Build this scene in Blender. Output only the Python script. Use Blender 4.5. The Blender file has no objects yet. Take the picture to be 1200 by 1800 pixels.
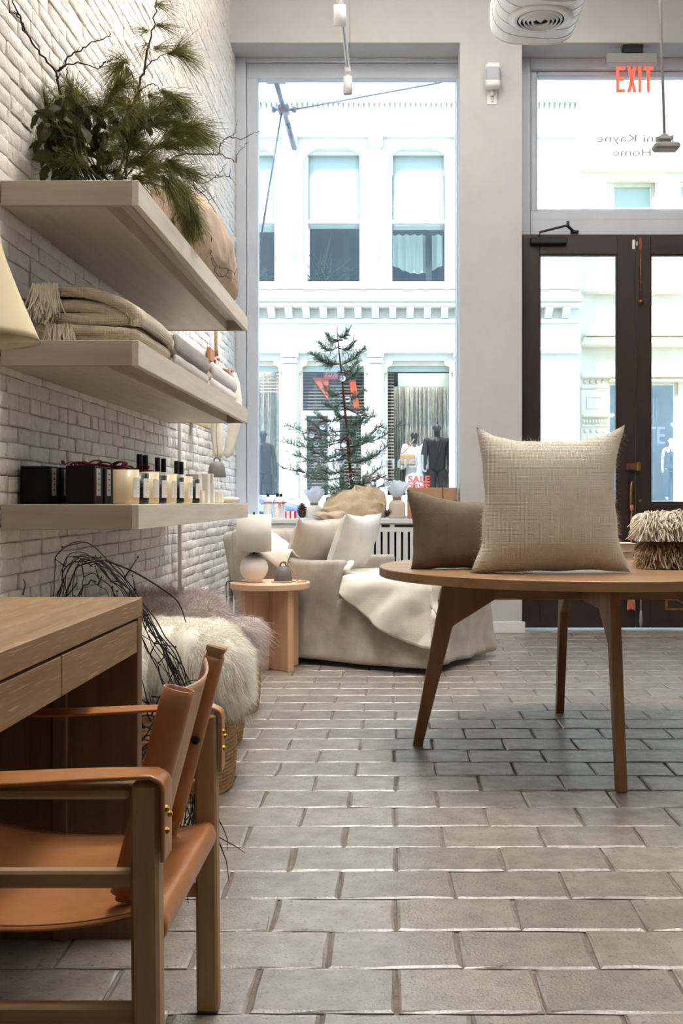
import bpy, bmesh, math, random
import numpy as np
from mathutils import Vector, Matrix, noise

D = bpy.data
SC = bpy.context.scene
COL = SC.collection
rng = random.Random(11)
nrg = np.random.default_rng(11)
PI = math.pi

# ------------------------------------------------------------------ camera, world, lamps, exposure
cam_d = D.cameras.new('camera')
cam = D.objects.new('camera', cam_d)
COL.objects.link(cam)
cam.location = (0, 0, 1.0)
cam.rotation_euler = (PI / 2, 0, 0)
cam_d.sensor_fit = 'VERTICAL'
cam_d.sensor_height = 36
cam_d.lens = 37.6
cam_d.shift_x = -93 / 1800
cam_d.shift_y = -20 / 1800
cam_d.clip_start = 0.05
SC.camera = cam

world = D.worlds.new('sky')
SC.world = world
world.use_nodes = True
bg = world.node_tree.nodes['Background']
bg.inputs[0].default_value = (0.50, 0.73, 1.0, 1)
bg.inputs[1].default_value = 2.6

sun_d = D.lights.new('sun', 'SUN')
sun_d.energy = 3.7
sun_d.angle = 0.02
sun_d.color = (1.0, 0.95, 0.87)
sun = D.objects.new('sun', sun_d)
COL.objects.link(sun)
sun.location = (0, -10, 30)
sun.rotation_euler = (math.radians(47), 0, math.radians(-14))


def disk_lamp(x, y, z, size, power, col=(1.0, 0.97, 0.93)):
    l = D.lights.new('fill_light', 'AREA')
    l.shape = 'DISK'
    l.size = size
    l.energy = power
    l.color = col
    l.spread = math.radians(115)
    o = D.objects.new('fill_light', l)
    COL.objects.link(o)
    o.location = (x, y, z)
    return o


for a in ((-0.1, 4.8, 4.95, 0.8, 36), (0.4, 3.0, 4.95, 0.8, 22)):  # unseen lamps added overhead to fill the room with light
    disk_lamp(*a)
for a in ((0.2, 5.9, 4.35, 0.5, 125), (1.9, 3.6, 4.35, 0.5, 95), (0.3, 1.6, 4.35, 0.5, 38)):
    o = disk_lamp(*a)          # added fill, aimed up so the ceiling bounces soft light
    o.name = 'fill_uplight'
    o.data.spread = math.radians(150)
    o.rotation_euler = (PI, 0, 0)
for a in ((0.5, 20.85, 3.55, 1.2, 26), (-2.7, 20.85, 3.55, 1.2, 24), (6.7, 27.2, 3.9, 1.5, 12)):
    disk_lamp(*a).name = 'shop_light'

SC.view_settings.view_transform = 'Standard'
SC.view_settings.look = 'None'
SC.view_settings.gamma = 1
SC.view_settings.use_curve_mapping = False
SC.view_settings.exposure = 0.40
SC.cycles.max_bounces = 8
SC.cycles.diffuse_bounces = 5
SC.cycles.transparent_max_bounces = 24


def W(x, y, Y):
    """a point of the room seen in the picture at (x, y), standing at depth Y"""
    return Vector(((x - 693) * Y / 1880, Y, 1 + (880 - y) * Y / 1880))


# ------------------------------------------------------------------ materials
def lin(c):
    return tuple(((v / 255) / 12.92 if v <= 10 else ((v / 255 + 0.055) / 1.055) ** 2.4) for v in c)


def surf(name, col, col2=None, ns=6, stretch=(1, 1, 1), rough=0.6, rough2=None, bump=0.0, bs=90, bstretch=None,
         weave=0, wstr=0.5, rnd=0.0, metal=0.0, detail=5, ramp=(0.35, 0.68), fleck=None, fs=160, fthr=0.62, sheen=0,
         spec=0.5, coat=0, dist=0.003, trans=0.0, wcol=0.0, axes='XZY'):
    m = D.materials.new(name)
    m.use_nodes = True
    nt = m.node_tree
    b = nt.nodes['Principled BSDF']
    L = nt.links.new
    c1 = lin(col) + (1,)
    b.inputs['Base Color'].default_value = c1
    b.inputs['Roughness'].default_value = rough
    b.inputs['Metallic'].default_value = metal
    b.inputs['Specular IOR Level'].default_value = spec
    if sheen:
        b.inputs['Sheen Weight'].default_value = sheen
    if coat:
        b.inputs['Coat Weight'].default_value = coat
        b.inputs['Coat Roughness'].default_value = 0.25
    tc = nt.nodes.new('ShaderNodeTexCoord')
    out = None

    def mapped(s):
        mp = nt.nodes.new('ShaderNodeMapping')
        mp.inputs['Scale'].default_value = s
        L(tc.outputs['Object'], mp.inputs['Vector'])
        return mp.outputs[0]
    if rnd:
        oi = nt.nodes.new('ShaderNodeObjectInfo')
        ge = nt.nodes.new('ShaderNodeNewGeometry')
        ad = nt.nodes.new('ShaderNodeMath'); ad.operation = 'ADD'
        L(oi.outputs['Random'], ad.inputs[0]); L(ge.outputs['Random Per Island'], ad.inputs[1])
        fr = nt.nodes.new('ShaderNodeMath'); fr.operation = 'FRACT'
        L(ad.outputs[0], fr.inputs[0])
        rv = fr.outputs[0]
    if col2 is not None:
        nz = nt.nodes.new('ShaderNodeTexNoise')
        nz.inputs['Scale'].default_value = ns
        nz.inputs['Detail'].default_value = detail
        nz.inputs['Roughness'].default_value = 0.62
        vec = mapped(stretch)
        if rnd:
            nz.noise_dimensions = '4D'
            ml = nt.nodes.new('ShaderNodeMath'); ml.operation = 'MULTIPLY'; ml.inputs[1].default_value = 37.0
            L(rv, ml.inputs[0]); L(ml.outputs[0], nz.inputs['W'])
        L(vec, nz.inputs['Vector'])
        cr = nt.nodes.new('ShaderNodeValToRGB')
        cr.color_ramp.elements[0].position = ramp[0]
        cr.color_ramp.elements[1].position = ramp[1]
        cr.color_ramp.elements[0].color = c1
        cr.color_ramp.elements[1].color = lin(col2) + (1,)
        L(nz.outputs['Fac'], cr.inputs[0])
        out = cr.outputs[0]
        if rough2 is not None:
            mr = nt.nodes.new('ShaderNodeMapRange')
            mr.inputs['From Min'].default_value = ramp[0]; mr.inputs['From Max'].default_value = ramp[1]
            mr.inputs['To Min'].default_value = rough; mr.inputs['To Max'].default_value = rough2
            L(nz.outputs['Fac'], mr.inputs[0]); L(mr.outputs[0], b.inputs['Roughness'])
    if fleck is not None:
        fz = nt.nodes.new('ShaderNodeTexNoise')
        fz.inputs['Scale'].default_value = fs
        fz.inputs['Detail'].default_value = 3
        L(mapped(bstretch or stretch), fz.inputs['Vector'])
        fr_ = nt.nodes.new('ShaderNodeMapRange')
        fr_.inputs['From Min'].default_value = fthr; fr_.inputs['From Max'].default_value = fthr + 0.1
        L(fz.outputs['Fac'], fr_.inputs[0])
        mx = nt.nodes.new('ShaderNodeMix'); mx.data_type = 'RGBA'
        L(fr_.outputs[0], mx.inputs[0])
        if out is not None:
            L(out, mx.inputs[6])
        else:
            mx.inputs[6].default_value = c1
        mx.inputs[7].default_value = lin(fleck) + (1,)
        out = mx.outputs[2]
    if rnd:
        hs = nt.nodes.new('ShaderNodeHueSaturation')
        if out is not None:
            L(out, hs.inputs['Color'])
        else:
            hs.inputs['Color'].default_value = c1
        mr = nt.nodes.new('ShaderNodeMapRange')
        mr.inputs['To Min'].default_value = 1 - rnd; mr.inputs['To Max'].default_value = 1 + rnd
        L(rv, mr.inputs[0]); L(mr.outputs[0], hs.inputs['Value'])
        out = hs.outputs[0]
    h = None
    if weave:
        wv = []
        for ax in axes:
            w = nt.nodes.new('ShaderNodeTexWave')
            w.wave_type = 'BANDS'; w.bands_direction = ax; w.wave_profile = 'SIN'
            w.inputs['Scale'].default_value = weave
            w.inputs['Distortion'].default_value = 0.6
            w.inputs['Detail'].default_value = 1
            w.inputs['Detail Scale'].default_value = 2
            L(tc.outputs['Object'], w.inputs['Vector'])
            wv.append(w.outputs['Fac'])
        mu = nt.nodes.new('ShaderNodeMath'); mu.operation = 'MULTIPLY'
        L(wv[0], mu.inputs[0]); L(wv[1], mu.inputs[1])
        m2 = nt.nodes.new('ShaderNodeMath'); m2.operation = 'ADD'; m2.inputs[1].default_value = 0
        L(mu.outputs[0], m2.inputs[0])
        if len(wv) > 2:
            m3 = nt.nodes.new('ShaderNodeMath'); m3.operation = 'MULTIPLY'; m3.inputs[1].default_value = 0.4
            L(wv[2], m3.inputs[0]); L(m3.outputs[0], m2.inputs[1])
        h = m2.outputs[0]
        if wcol:
            wm = nt.nodes.new('ShaderNodeMapRange')
            wm.inputs['From Min'].default_value = 0.1; wm.inputs['From Max'].default_value = 0.8
            wm.inputs['To Min'].default_value = 1 - wcol; wm.inputs['To Max'].default_value = 1.0
            L(h, wm.inputs[0])
            hv = nt.nodes.new('ShaderNodeHueSaturation')
            if out is not None:
                L(out, hv.inputs['Color'])
            else:
                hv.inputs['Color'].default_value = c1
            L(wm.outputs[0], hv.inputs['Value'])
            out = hv.outputs[0]
    if out is not None:
        L(out, b.inputs['Base Color'])
    bz = None
    if bump:
        bn = nt.nodes.new('ShaderNodeTexNoise')
        bn.inputs['Scale'].default_value = bs
        bn.inputs['Detail'].default_value = 4
        L(mapped(bstretch or stretch), bn.inputs['Vector'])
        bz = bn.outputs['Fac']
    last = None
    for hh, st, di in ((h, wstr, 0.0015), (bz, bump, dist)):
        if hh is None:
            continue
        bp = nt.nodes.new('ShaderNodeBump')
        bp.inputs['Strength'].default_value = st
        bp.inputs['Distance'].default_value = di
        L(hh, bp.inputs['Height'])
        if last is not None:
            L(last, bp.inputs['Normal'])
        last = bp.outputs[0]
    if last is not None:
        L(last, b.inputs['Normal'])
    if trans:
        tl = nt.nodes.new('ShaderNodeBsdfTranslucent')
        if out is not None:
            L(out, tl.inputs[0])
        else:
            tl.inputs[0].default_value = c1
        mx = nt.nodes.new('ShaderNodeMixShader'); mx.inputs[0].default_value = trans
        L(b.outputs[0], mx.inputs[1]); L(tl.outputs[0], mx.inputs[2])
        L(mx.outputs[0], nt.nodes['Material Output'].inputs[0])
    return m


def glass_mat(name, tint=(0.97, 0.985, 0.98), refl=1.0, rough=0.0):
    m = D.materials.new(name)
    m.use_nodes = True
    nt = m.node_tree
    nt.nodes.remove(nt.nodes['Principled BSDF'])
    out = nt.nodes['Material Output']
    tr = nt.nodes.new('ShaderNodeBsdfTransparent'); tr.inputs[0].default_value = tint + (1,)
    gl = nt.nodes.new('ShaderNodeBsdfGlossy'); gl.inputs['Roughness'].default_value = rough
    fr = nt.nodes.new('ShaderNodeLayerWeight'); fr.inputs[0].default_value = 0.5
    pw = nt.nodes.new('ShaderNodeMath'); pw.operation = 'POWER'; pw.inputs[1].default_value = 5
    nt.links.new(fr.outputs['Facing'], pw.inputs[0])
    mu = nt.nodes.new('ShaderNodeMath'); mu.operation = 'MULTIPLY_ADD'; mu.inputs[1].default_value = 0.9; mu.inputs[2].default_value = 0.025 * refl
    mu.use_clamp = True
    nt.links.new(pw.outputs[0], mu.inputs[0])
    mx = nt.nodes.new('ShaderNodeMixShader')
    nt.links.new(mu.outputs[0], mx.inputs[0])
    nt.links.new(tr.outputs[0], mx.inputs[1]); nt.links.new(gl.outputs[0], mx.inputs[2])
    nt.links.new(mx.outputs[0], out.inputs[0])
    return m


def glow(name, col, strength):
    m = D.materials.new(name)
    m.use_nodes = True
    b = m.node_tree.nodes['Principled BSDF']
    b.inputs['Base Color'].default_value = lin(col) + (1,)
    b.inputs['Emission Color'].default_value = lin(col) + (1,)
    b.inputs['Emission Strength'].default_value = strength
    return m


def wood(name, c1, c2, axis, rough=0.5, fl=None, s=1.0, bump=0.25, coat=0):
    st = [26 * s, 26 * s, 26 * s]
    st[axis] = 1.6 * s
    fst = [1.0, 1.0, 1.0]
    fst[axis] = 0.022
    return surf(name, c1, c2, ns=1.0, stretch=tuple(st), rough=rough, rough2=rough + 0.12, bump=bump, bs=260, bstretch=tuple(fst),
                detail=6, ramp=(0.3, 0.72), fleck=fl, fs=420, fthr=0.60, coat=coat, dist=0.002)


M = {}
M['paint_wall'] = surf('white wall paint', (194, 192, 190), (184, 182, 180), ns=2, rough=0.75, bump=0.15, bs=120)
M['paint_ceiling'] = surf('white ceiling paint', (232, 230, 226), rough=0.8)
M['paint_white'] = surf('white enamel paint', (230, 230, 230), (222, 222, 224), ns=3, rough=0.4, bump=0.05, bs=60)
M['paint_trim'] = surf('cool grey trim paint', (206, 211, 220), (198, 203, 213), ns=3, rough=0.4, bump=0.05, bs=60)
M['brick_paint'] = surf('whitewashed brick', (234, 228, 219), (213, 205, 195), ns=14, rough=0.5, rough2=0.7, bump=0.9, bs=55, rnd=0.05,
                        ramp=(0.4, 0.75), dist=0.006, fleck=(176, 164, 150), fs=38, fthr=0.66)
M['mortar'] = surf('painted mortar', (190, 180, 168), (112, 100, 88), ns=16, rough=0.85, bump=1.0, bs=80, ramp=(0.5, 0.7), dist=0.006)
M['tile'] = surf('grey clay tile', (152, 143, 132), (112, 103, 93), ns=13, rough=0.28, rough2=0.44, bump=0.55, coat=0.3, bs=150, rnd=0.14, ramp=(0.3, 0.68), dist=0.003, detail=9,
                 spec=1.0, fleck=(82, 74, 66), fs=75, fthr=0.6)
M['grout'] = surf('pale grout', (128, 119, 108), (94, 86, 77), ns=30, rough=0.9, bump=0.8, bs=200)
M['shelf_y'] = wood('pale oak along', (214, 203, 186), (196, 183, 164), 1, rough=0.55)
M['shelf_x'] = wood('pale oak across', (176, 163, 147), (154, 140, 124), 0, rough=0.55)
M['shelf_under'] = wood('pale oak underside', (202, 190, 176), (188, 174, 158), 1, rough=0.4)
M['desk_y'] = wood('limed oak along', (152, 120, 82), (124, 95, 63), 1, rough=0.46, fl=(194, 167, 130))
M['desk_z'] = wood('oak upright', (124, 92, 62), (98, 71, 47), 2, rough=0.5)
M['desk_dark'] = wood('dark oak panel', (92, 62, 42), (70, 46, 31), 2, rough=0.5)
M['chair_z'] = wood('oak chair post', (184, 152, 110), (152, 120, 82), 2, rough=0.5)
M['chair_x'] = wood('oak chair rail', (186, 154, 112), (154, 122, 84), 0, rough=0.5)
M['table_x'] = wood('oiled oak top', (152, 114, 76), (124, 90, 60), 0, rough=0.36, s=0.9)
M['table_z'] = wood('oiled oak leg', (140, 100, 62), (112, 76, 46), 2, rough=0.42)
M['beech_x'] = wood('pale pink oak top', (226, 188, 156), (208, 166, 132), 0, rough=0.5)
M['beech_z'] = wood('pale pink oak board', (216, 174, 140), (196, 152, 118), 2, rough=0.5)
M['leather'] = surf('tan leather', (180, 122, 76), (158, 102, 60), ns=5, rough=0.28, rough2=0.4, bump=0.2, bs=300, dist=0.001)
M['leather_in'] = surf('suede side of leather', (206, 170, 142), (188, 150, 122), ns=8, rough=0.85, bump=0.3, bs=260, dist=0.001)
M['leather_edge'] = surf('stitch thread', (126, 74, 42), rough=0.7)
M['brass'] = surf('brass', (190, 150, 70), (150, 112, 50), ns=14, rough=0.32, metal=1)
M['copper'] = surf('worn copper', (150, 100, 78), (104, 64, 48), ns=20, rough=0.45, metal=0.9)
M['black_metal'] = surf('black metal', (34, 32, 31), rough=0.45, metal=0.4)
M['steel'] = surf('galvanised steel', (176, 180, 188), (150, 154, 162), ns=12, rough=0.4, metal=0.7)
M['grey_metal'] = surf('grey painted metal', (150, 148, 146), rough=0.45, metal=0.2)
M['white_plastic'] = surf('white plastic', (236, 236, 234), rough=0.4)
M['ivory_plastic'] = surf('ivory plastic', (214, 204, 188), rough=0.5)
M['speaker_cloth'] = surf('grey speaker cloth', (176, 178, 186), rough=0.9, bump=0.3, bs=500)
M['white_enamel'] = surf('white enamel duct', (240, 240, 240), (230, 231, 233), ns=2, rough=0.38)
M['seam'] = surf('grey seam', (150, 150, 152), rough=0.6)
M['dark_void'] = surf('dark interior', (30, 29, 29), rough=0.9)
M['door_wood'] = wood('dark walnut door', (48, 32, 24), (32, 21, 16), 2, rough=0.38)
M['door_wood_x'] = wood('dark walnut rail', (48, 32, 24), (32, 21, 16), 0, rough=0.38)
M['linen'] = surf('flax linen slipcover', (182, 173, 161), (162, 151, 138), ns=9, rough=0.9, bump=0.5, bs=420, weave=170, wstr=0.35, sheen=0.2)
M['linen_white'] = surf('white linen', (232, 229, 224), (220, 216, 210), ns=8, rough=0.9, bump=0.4, bs=300, weave=130, wstr=0.5, sheen=0.2)
M['linen_beige'] = surf('beige linen', (206, 195, 180), (192, 180, 164), ns=8, rough=0.9, bump=0.4, bs=300, weave=150, wstr=0.4, sheen=0.2)
M['wool_cream'] = surf('cream wool', (244, 234, 216), (232, 221, 200), ns=10, rough=0.95, bump=0.7, bs=260, weave=70, wstr=1.0, sheen=0.3, wcol=0.34, axes='XZ')
M['wool_throw'] = surf('soft cream throw', (236, 229, 214), (226, 217, 200), ns=10, rough=0.95, bump=0.5, bs=320, weave=150, wstr=0.4, sheen=0.4)
M['wool_waffle'] = surf('waffle wool', (222, 208, 184), (204, 188, 162), ns=10, rough=0.95, bump=0.6, bs=260, weave=62, wstr=1.0, sheen=0.3, wcol=0.35)
M['wool_grey'] = surf('mid grey wool', (150, 142, 134), (128, 120, 112), ns=14, rough=0.95, bump=0.7, bs=300, weave=120, wstr=0.5, sheen=0.3)
M['wool_pale'] = surf('pale grey wool', (196, 190, 184), (178, 171, 164), ns=14, rough=0.95, bump=0.7, bs=300, weave=120, wstr=0.5, sheen=0.3)
M['wool_white'] = surf('white wool', (226, 220, 214), (212, 205, 198), ns=14, rough=0.95, bump=0.7, bs=300, sheen=0.3)
M['linen_brown'] = surf('olive brown linen', (112, 94, 74), (94, 78, 60), ns=12, rough=0.92, bump=0.5, bs=300, weave=170, wstr=0.4, sheen=0.2)
M['fur_white'] = surf('white sheepskin', (248, 244, 234), (240, 233, 218), ns=8, rough=0.85, rnd=0.05, sheen=0.2)
M['fur_mauve'] = surf('mauve grey sheepskin', (216, 202, 196), (186, 168, 162), ns=6, rough=0.85, rnd=0.16, sheen=0.2)
M['fringe_brown'] = surf('brown wool fringe', (190, 162, 134), (164, 136, 108), ns=12, rough=0.95, rnd=0.14)
M['fringe_cream'] = surf('cream wool fringe', (232, 222, 204), (218, 206, 184), ns=12, rough=0.95, rnd=0.06)
M['burlap'] = surf('burlap', (208, 186, 160), (188, 164, 136), ns=12, rough=0.95, bump=0.5, bs=300, weave=120, wstr=0.6)
M['sack'] = surf('grey brown linen', (176, 154, 134), (156, 134, 114), ns=10, rough=0.95, bump=0.4, bs=240, weave=130, wstr=0.4)
M['jute'] = surf('woven jute', (176, 142, 94), (144, 112, 70), ns=40, rough=0.95, bump=0.8, bs=120)
M['twine'] = surf('twine', (178, 152, 112), (140, 114, 80), ns=60, rough=0.95)
M['tissue'] = surf('white tissue', (246, 248, 252), rough=0.8, bump=0.3, bs=40, trans=0.55)
M['kraft'] = surf('kraft board', (172, 134, 102), (160, 122, 92), ns=5, rough=0.75)
M['kraft_in'] = surf('tan bag', (190, 156, 118), rough=0.8)
M['ribbon_red'] = surf('wine red ribbon', (132, 18, 34), (96, 10, 24), ns=20, rough=0.5)
M['ribbon_bright'] = surf('bright red ribbon', (206, 30, 56), rough=0.5)
M['ribbon_dark'] = surf('dark ribbon', (60, 26, 24), rough=0.6)
M['black_box'] = surf('black carton', (13, 11, 12), rough=0.6, spec=0.25)
M['label_silver'] = surf('silver paper label', (206, 204, 202), rough=0.4)
M['label_white'] = surf('white paper label', (240, 236, 228), rough=0.7)
M['ink'] = surf('printed ink', (60, 58, 58), rough=0.8)
M['candle_glass'] = surf('cream candle glass', (232, 214, 176), (222, 200, 156), ns=5, rough=0.22)
M['candle_wax'] = surf('candle wax', (240, 226, 190), rough=0.6)
M['candle_black'] = surf('black candle glass', (24, 22, 21), rough=0.25)
M['carton'] = surf('ivory carton', (226, 212, 192), rough=0.6)
M['carton_white'] = surf('white carton', (240, 236, 228), rough=0.6)
M['clear_glass'] = glass_mat('clear glass', (0.97, 0.98, 0.97), 1.0, 0.02)
M['bauble_glass'] = surf('bauble glass', (240, 244, 243), rough=0.02)
M['bauble_glass'].node_tree.nodes['Principled BSDF'].inputs['Transmission Weight'].default_value = 1
M['bauble_glass'].node_tree.nodes['Principled BSDF'].inputs['IOR'].default_value = 1.3
M['pane'] = glass_mat('window pane', (0.985, 0.992, 0.99), 0.9)
M['pane_street'] = glass_mat('shop pane across the street', (0.93, 0.96, 0.96), 1.6)
M['amber'] = surf('amber scent', (226, 196, 122), rough=0.2)
M['ceramic_white'] = surf('chalk white ceramic', (246, 238, 228), (238, 228, 216), ns=8, rough=0.7, bump=0.15, bs=80)
M['ceramic_grey'] = surf('grey stoneware', (118, 112, 108), (98, 92, 88), ns=12, rough=0.65, bump=0.3, bs=120)
M['shade'] = surf('ivory linen shade', (246, 242, 232), (240, 235, 224), ns=10, rough=0.9, weave=150, wstr=0.3, trans=0.3)
M['shade_cream'] = surf('cream metal shade', (226, 208, 168), rough=0.45)
M['twig'] = surf('dark twig', (52, 42, 38), (36, 28, 26), ns=20, rough=0.8)
M['bark'] = surf('brown bark', (84, 64, 50), (58, 43, 34), ns=30, rough=0.9)
M['needle'] = surf('pine needles', (122, 118, 50), (72, 76, 34), ns=14, rough=0.6, rnd=0.3, trans=0.25)
M['leaf'] = surf('olive leaf', (66, 62, 30), (42, 42, 22), ns=14, rough=0.75, spec=0.25, rnd=0.3, trans=0.25)
M['juniper'] = surf('blue green juniper', (150, 172, 156), (112, 140, 126), ns=14, rough=0.7, rnd=0.25, trans=0.5)
M['cone'] = surf('pine cone', (104, 78, 58), (66, 48, 36), ns=20, rough=0.85)
M['felt'] = surf('white felt', (232, 226, 214), (218, 209, 194), ns=8, rough=0.95, bump=0.4, bs=160)
M['peg'] = surf('reddish wood', (172, 118, 86), (146, 96, 68), ns=10, rough=0.6)
M['exit_red'] = glow('exit red', (255, 70, 52), 1.6)
M['pipe_paint'] = surf('pipe paint', (214, 208, 200), rough=0.6)
M['book'] = surf('book cloth', (206, 192, 176), rough=0.8)
M['page'] = surf('book pages', (188, 172, 154), (170, 154, 136), ns=6, stretch=(1, 1, 90), rough=0.9)
M['tassel'] = surf('coral leather tassel', (206, 128, 98), (186, 106, 78), ns=14, rough=0.6)
# street side
M['stone'] = surf('cream painted cast iron', (240, 235, 224), (232, 226, 214), ns=3, rough=0.7)
M['stone2'] = surf('cream limestone', (240, 230, 206), (230, 219, 193), ns=3, rough=0.75)
M['blind'] = surf('pale roller blind', (228, 232, 220), rough=0.8, trans=0.2)
M['slat'] = surf('dark wood blind slat', (150, 132, 116), rough=0.6)
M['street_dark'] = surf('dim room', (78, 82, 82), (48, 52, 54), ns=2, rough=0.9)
M['street_green'] = surf('plants indoors', (70, 84, 66), (40, 48, 44), ns=9, rough=0.9)
M['shop_grey'] = surf('grey shop interior', (150, 154, 156), (120, 124, 128), ns=1, rough=0.9)
M['tinsel'] = surf('silver tinsel', (238, 234, 222), (150, 148, 142), ns=6, rough=0.3, metal=0.25, rnd=0.4, trans=0.3)
M['orange'] = surf('orange red board', (232, 92, 52), rough=0.7)
M['sale_red'] = surf('red vinyl', (226, 62, 52), rough=0.6)
M['mann_dark'] = surf('dark mannequin', (36, 33, 33), rough=0.5)
M['mann_white'] = surf('white mannequin', (240, 238, 234), rough=0.5)
M['suit_dark'] = surf('dark suit', (40, 36, 38), (28, 26, 28), ns=10, rough=0.9)
M['coat_white'] = surf('white coat', (240, 238, 238), rough=0.9)
M['denim'] = surf('blue grey suit', (110, 126, 144), (88, 104, 122), ns=10, rough=0.9)
M['plaid'] = surf('dark plaid sleeve', (60, 62, 70), rough=0.9)
M['tan_cloth'] = surf('tan cloth', (190, 150, 116), rough=0.9)
M['asphalt'] = surf('asphalt', (120, 118, 116), (98, 97, 96), ns=12, rough=0.9)
M['pavement'] = surf('concrete pavement', (196, 192, 184), (180, 176, 168), ns=4, rough=0.9)
M['car_blue'] = surf('blue car paint', (70, 108, 160), rough=0.25, coat=0.6)
M['car_glass'] = surf('dark car glass', (40, 54, 70), rough=0.08)
M['rubber'] = surf('rubber', (26, 26, 27), rough=0.8)
M['neon_blue'] = glow('blue neon', (120, 130, 255), 0.8)
M['letter_grey'] = surf('grey glass lettering', (190, 188, 186), rough=0.6)
M['letter_white'] = surf('white glass lettering', (246, 246, 244), rough=0.6, trans=0.6)

# ------------------------------------------------------------------ builders
WM = {}
_bev = {}


def bevel_box(b):
    """unit table of a bevelled box: (corner signs, inset axis signs) so any size can be made from it"""
    vs = []
    for sx in (-1, 1):
        for sy in (-1, 1):
            for sz in (-1, 1):
                for k in range(3):
                    vs.append((sx, sy, sz, k))
    idx = {v: i for i, v in enumerate(vs)}
    fs = []
    for k in range(3):
        a, c = [q for q in range(3) if q != k]
        for s in (-1, 1):
            loop = []
            for (p, q) in ((-1, -1), (1, -1), (1, 1), (-1, 1)):
                g = [0, 0, 0]; g[k] = s; g[a] = p; g[c] = q
                loop.append(idx[(g[0], g[1], g[2], k)])
            fs.append(tuple(loop))
    for k in range(3):
        a, c = [q for q in range(3) if q != k]
        for p in (-1, 1):
            for q in (-1, 1):
                g = [0, 0, 0]; g[a] = p; g[c] = q
                g1 = list(g); g1[k] = -1; g2 = list(g); g2[k] = 1
                fs.append((idx[tuple(g1) + (a,)], idx[tuple(g2) + (a,)], idx[tuple(g2) + (c,)], idx[tuple(g1) + (c,)]))
    for sx in (-1, 1):
        for sy in (-1, 1):
            for sz in (-1, 1):
                fs.append(tuple(idx[(sx, sy, sz, k)] for k in range(3)))
    return vs, fs


_BV, _BF = bevel_box(0)


def frame_of(d):
    d = Vector(d).normalized()
    a = Vector((0, 0, 1)) if abs(d.z) < 0.9 else Vector((1, 0, 0))
    u = d.cross(a).normalized()
    return u, d.cross(u).normalized()


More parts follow.
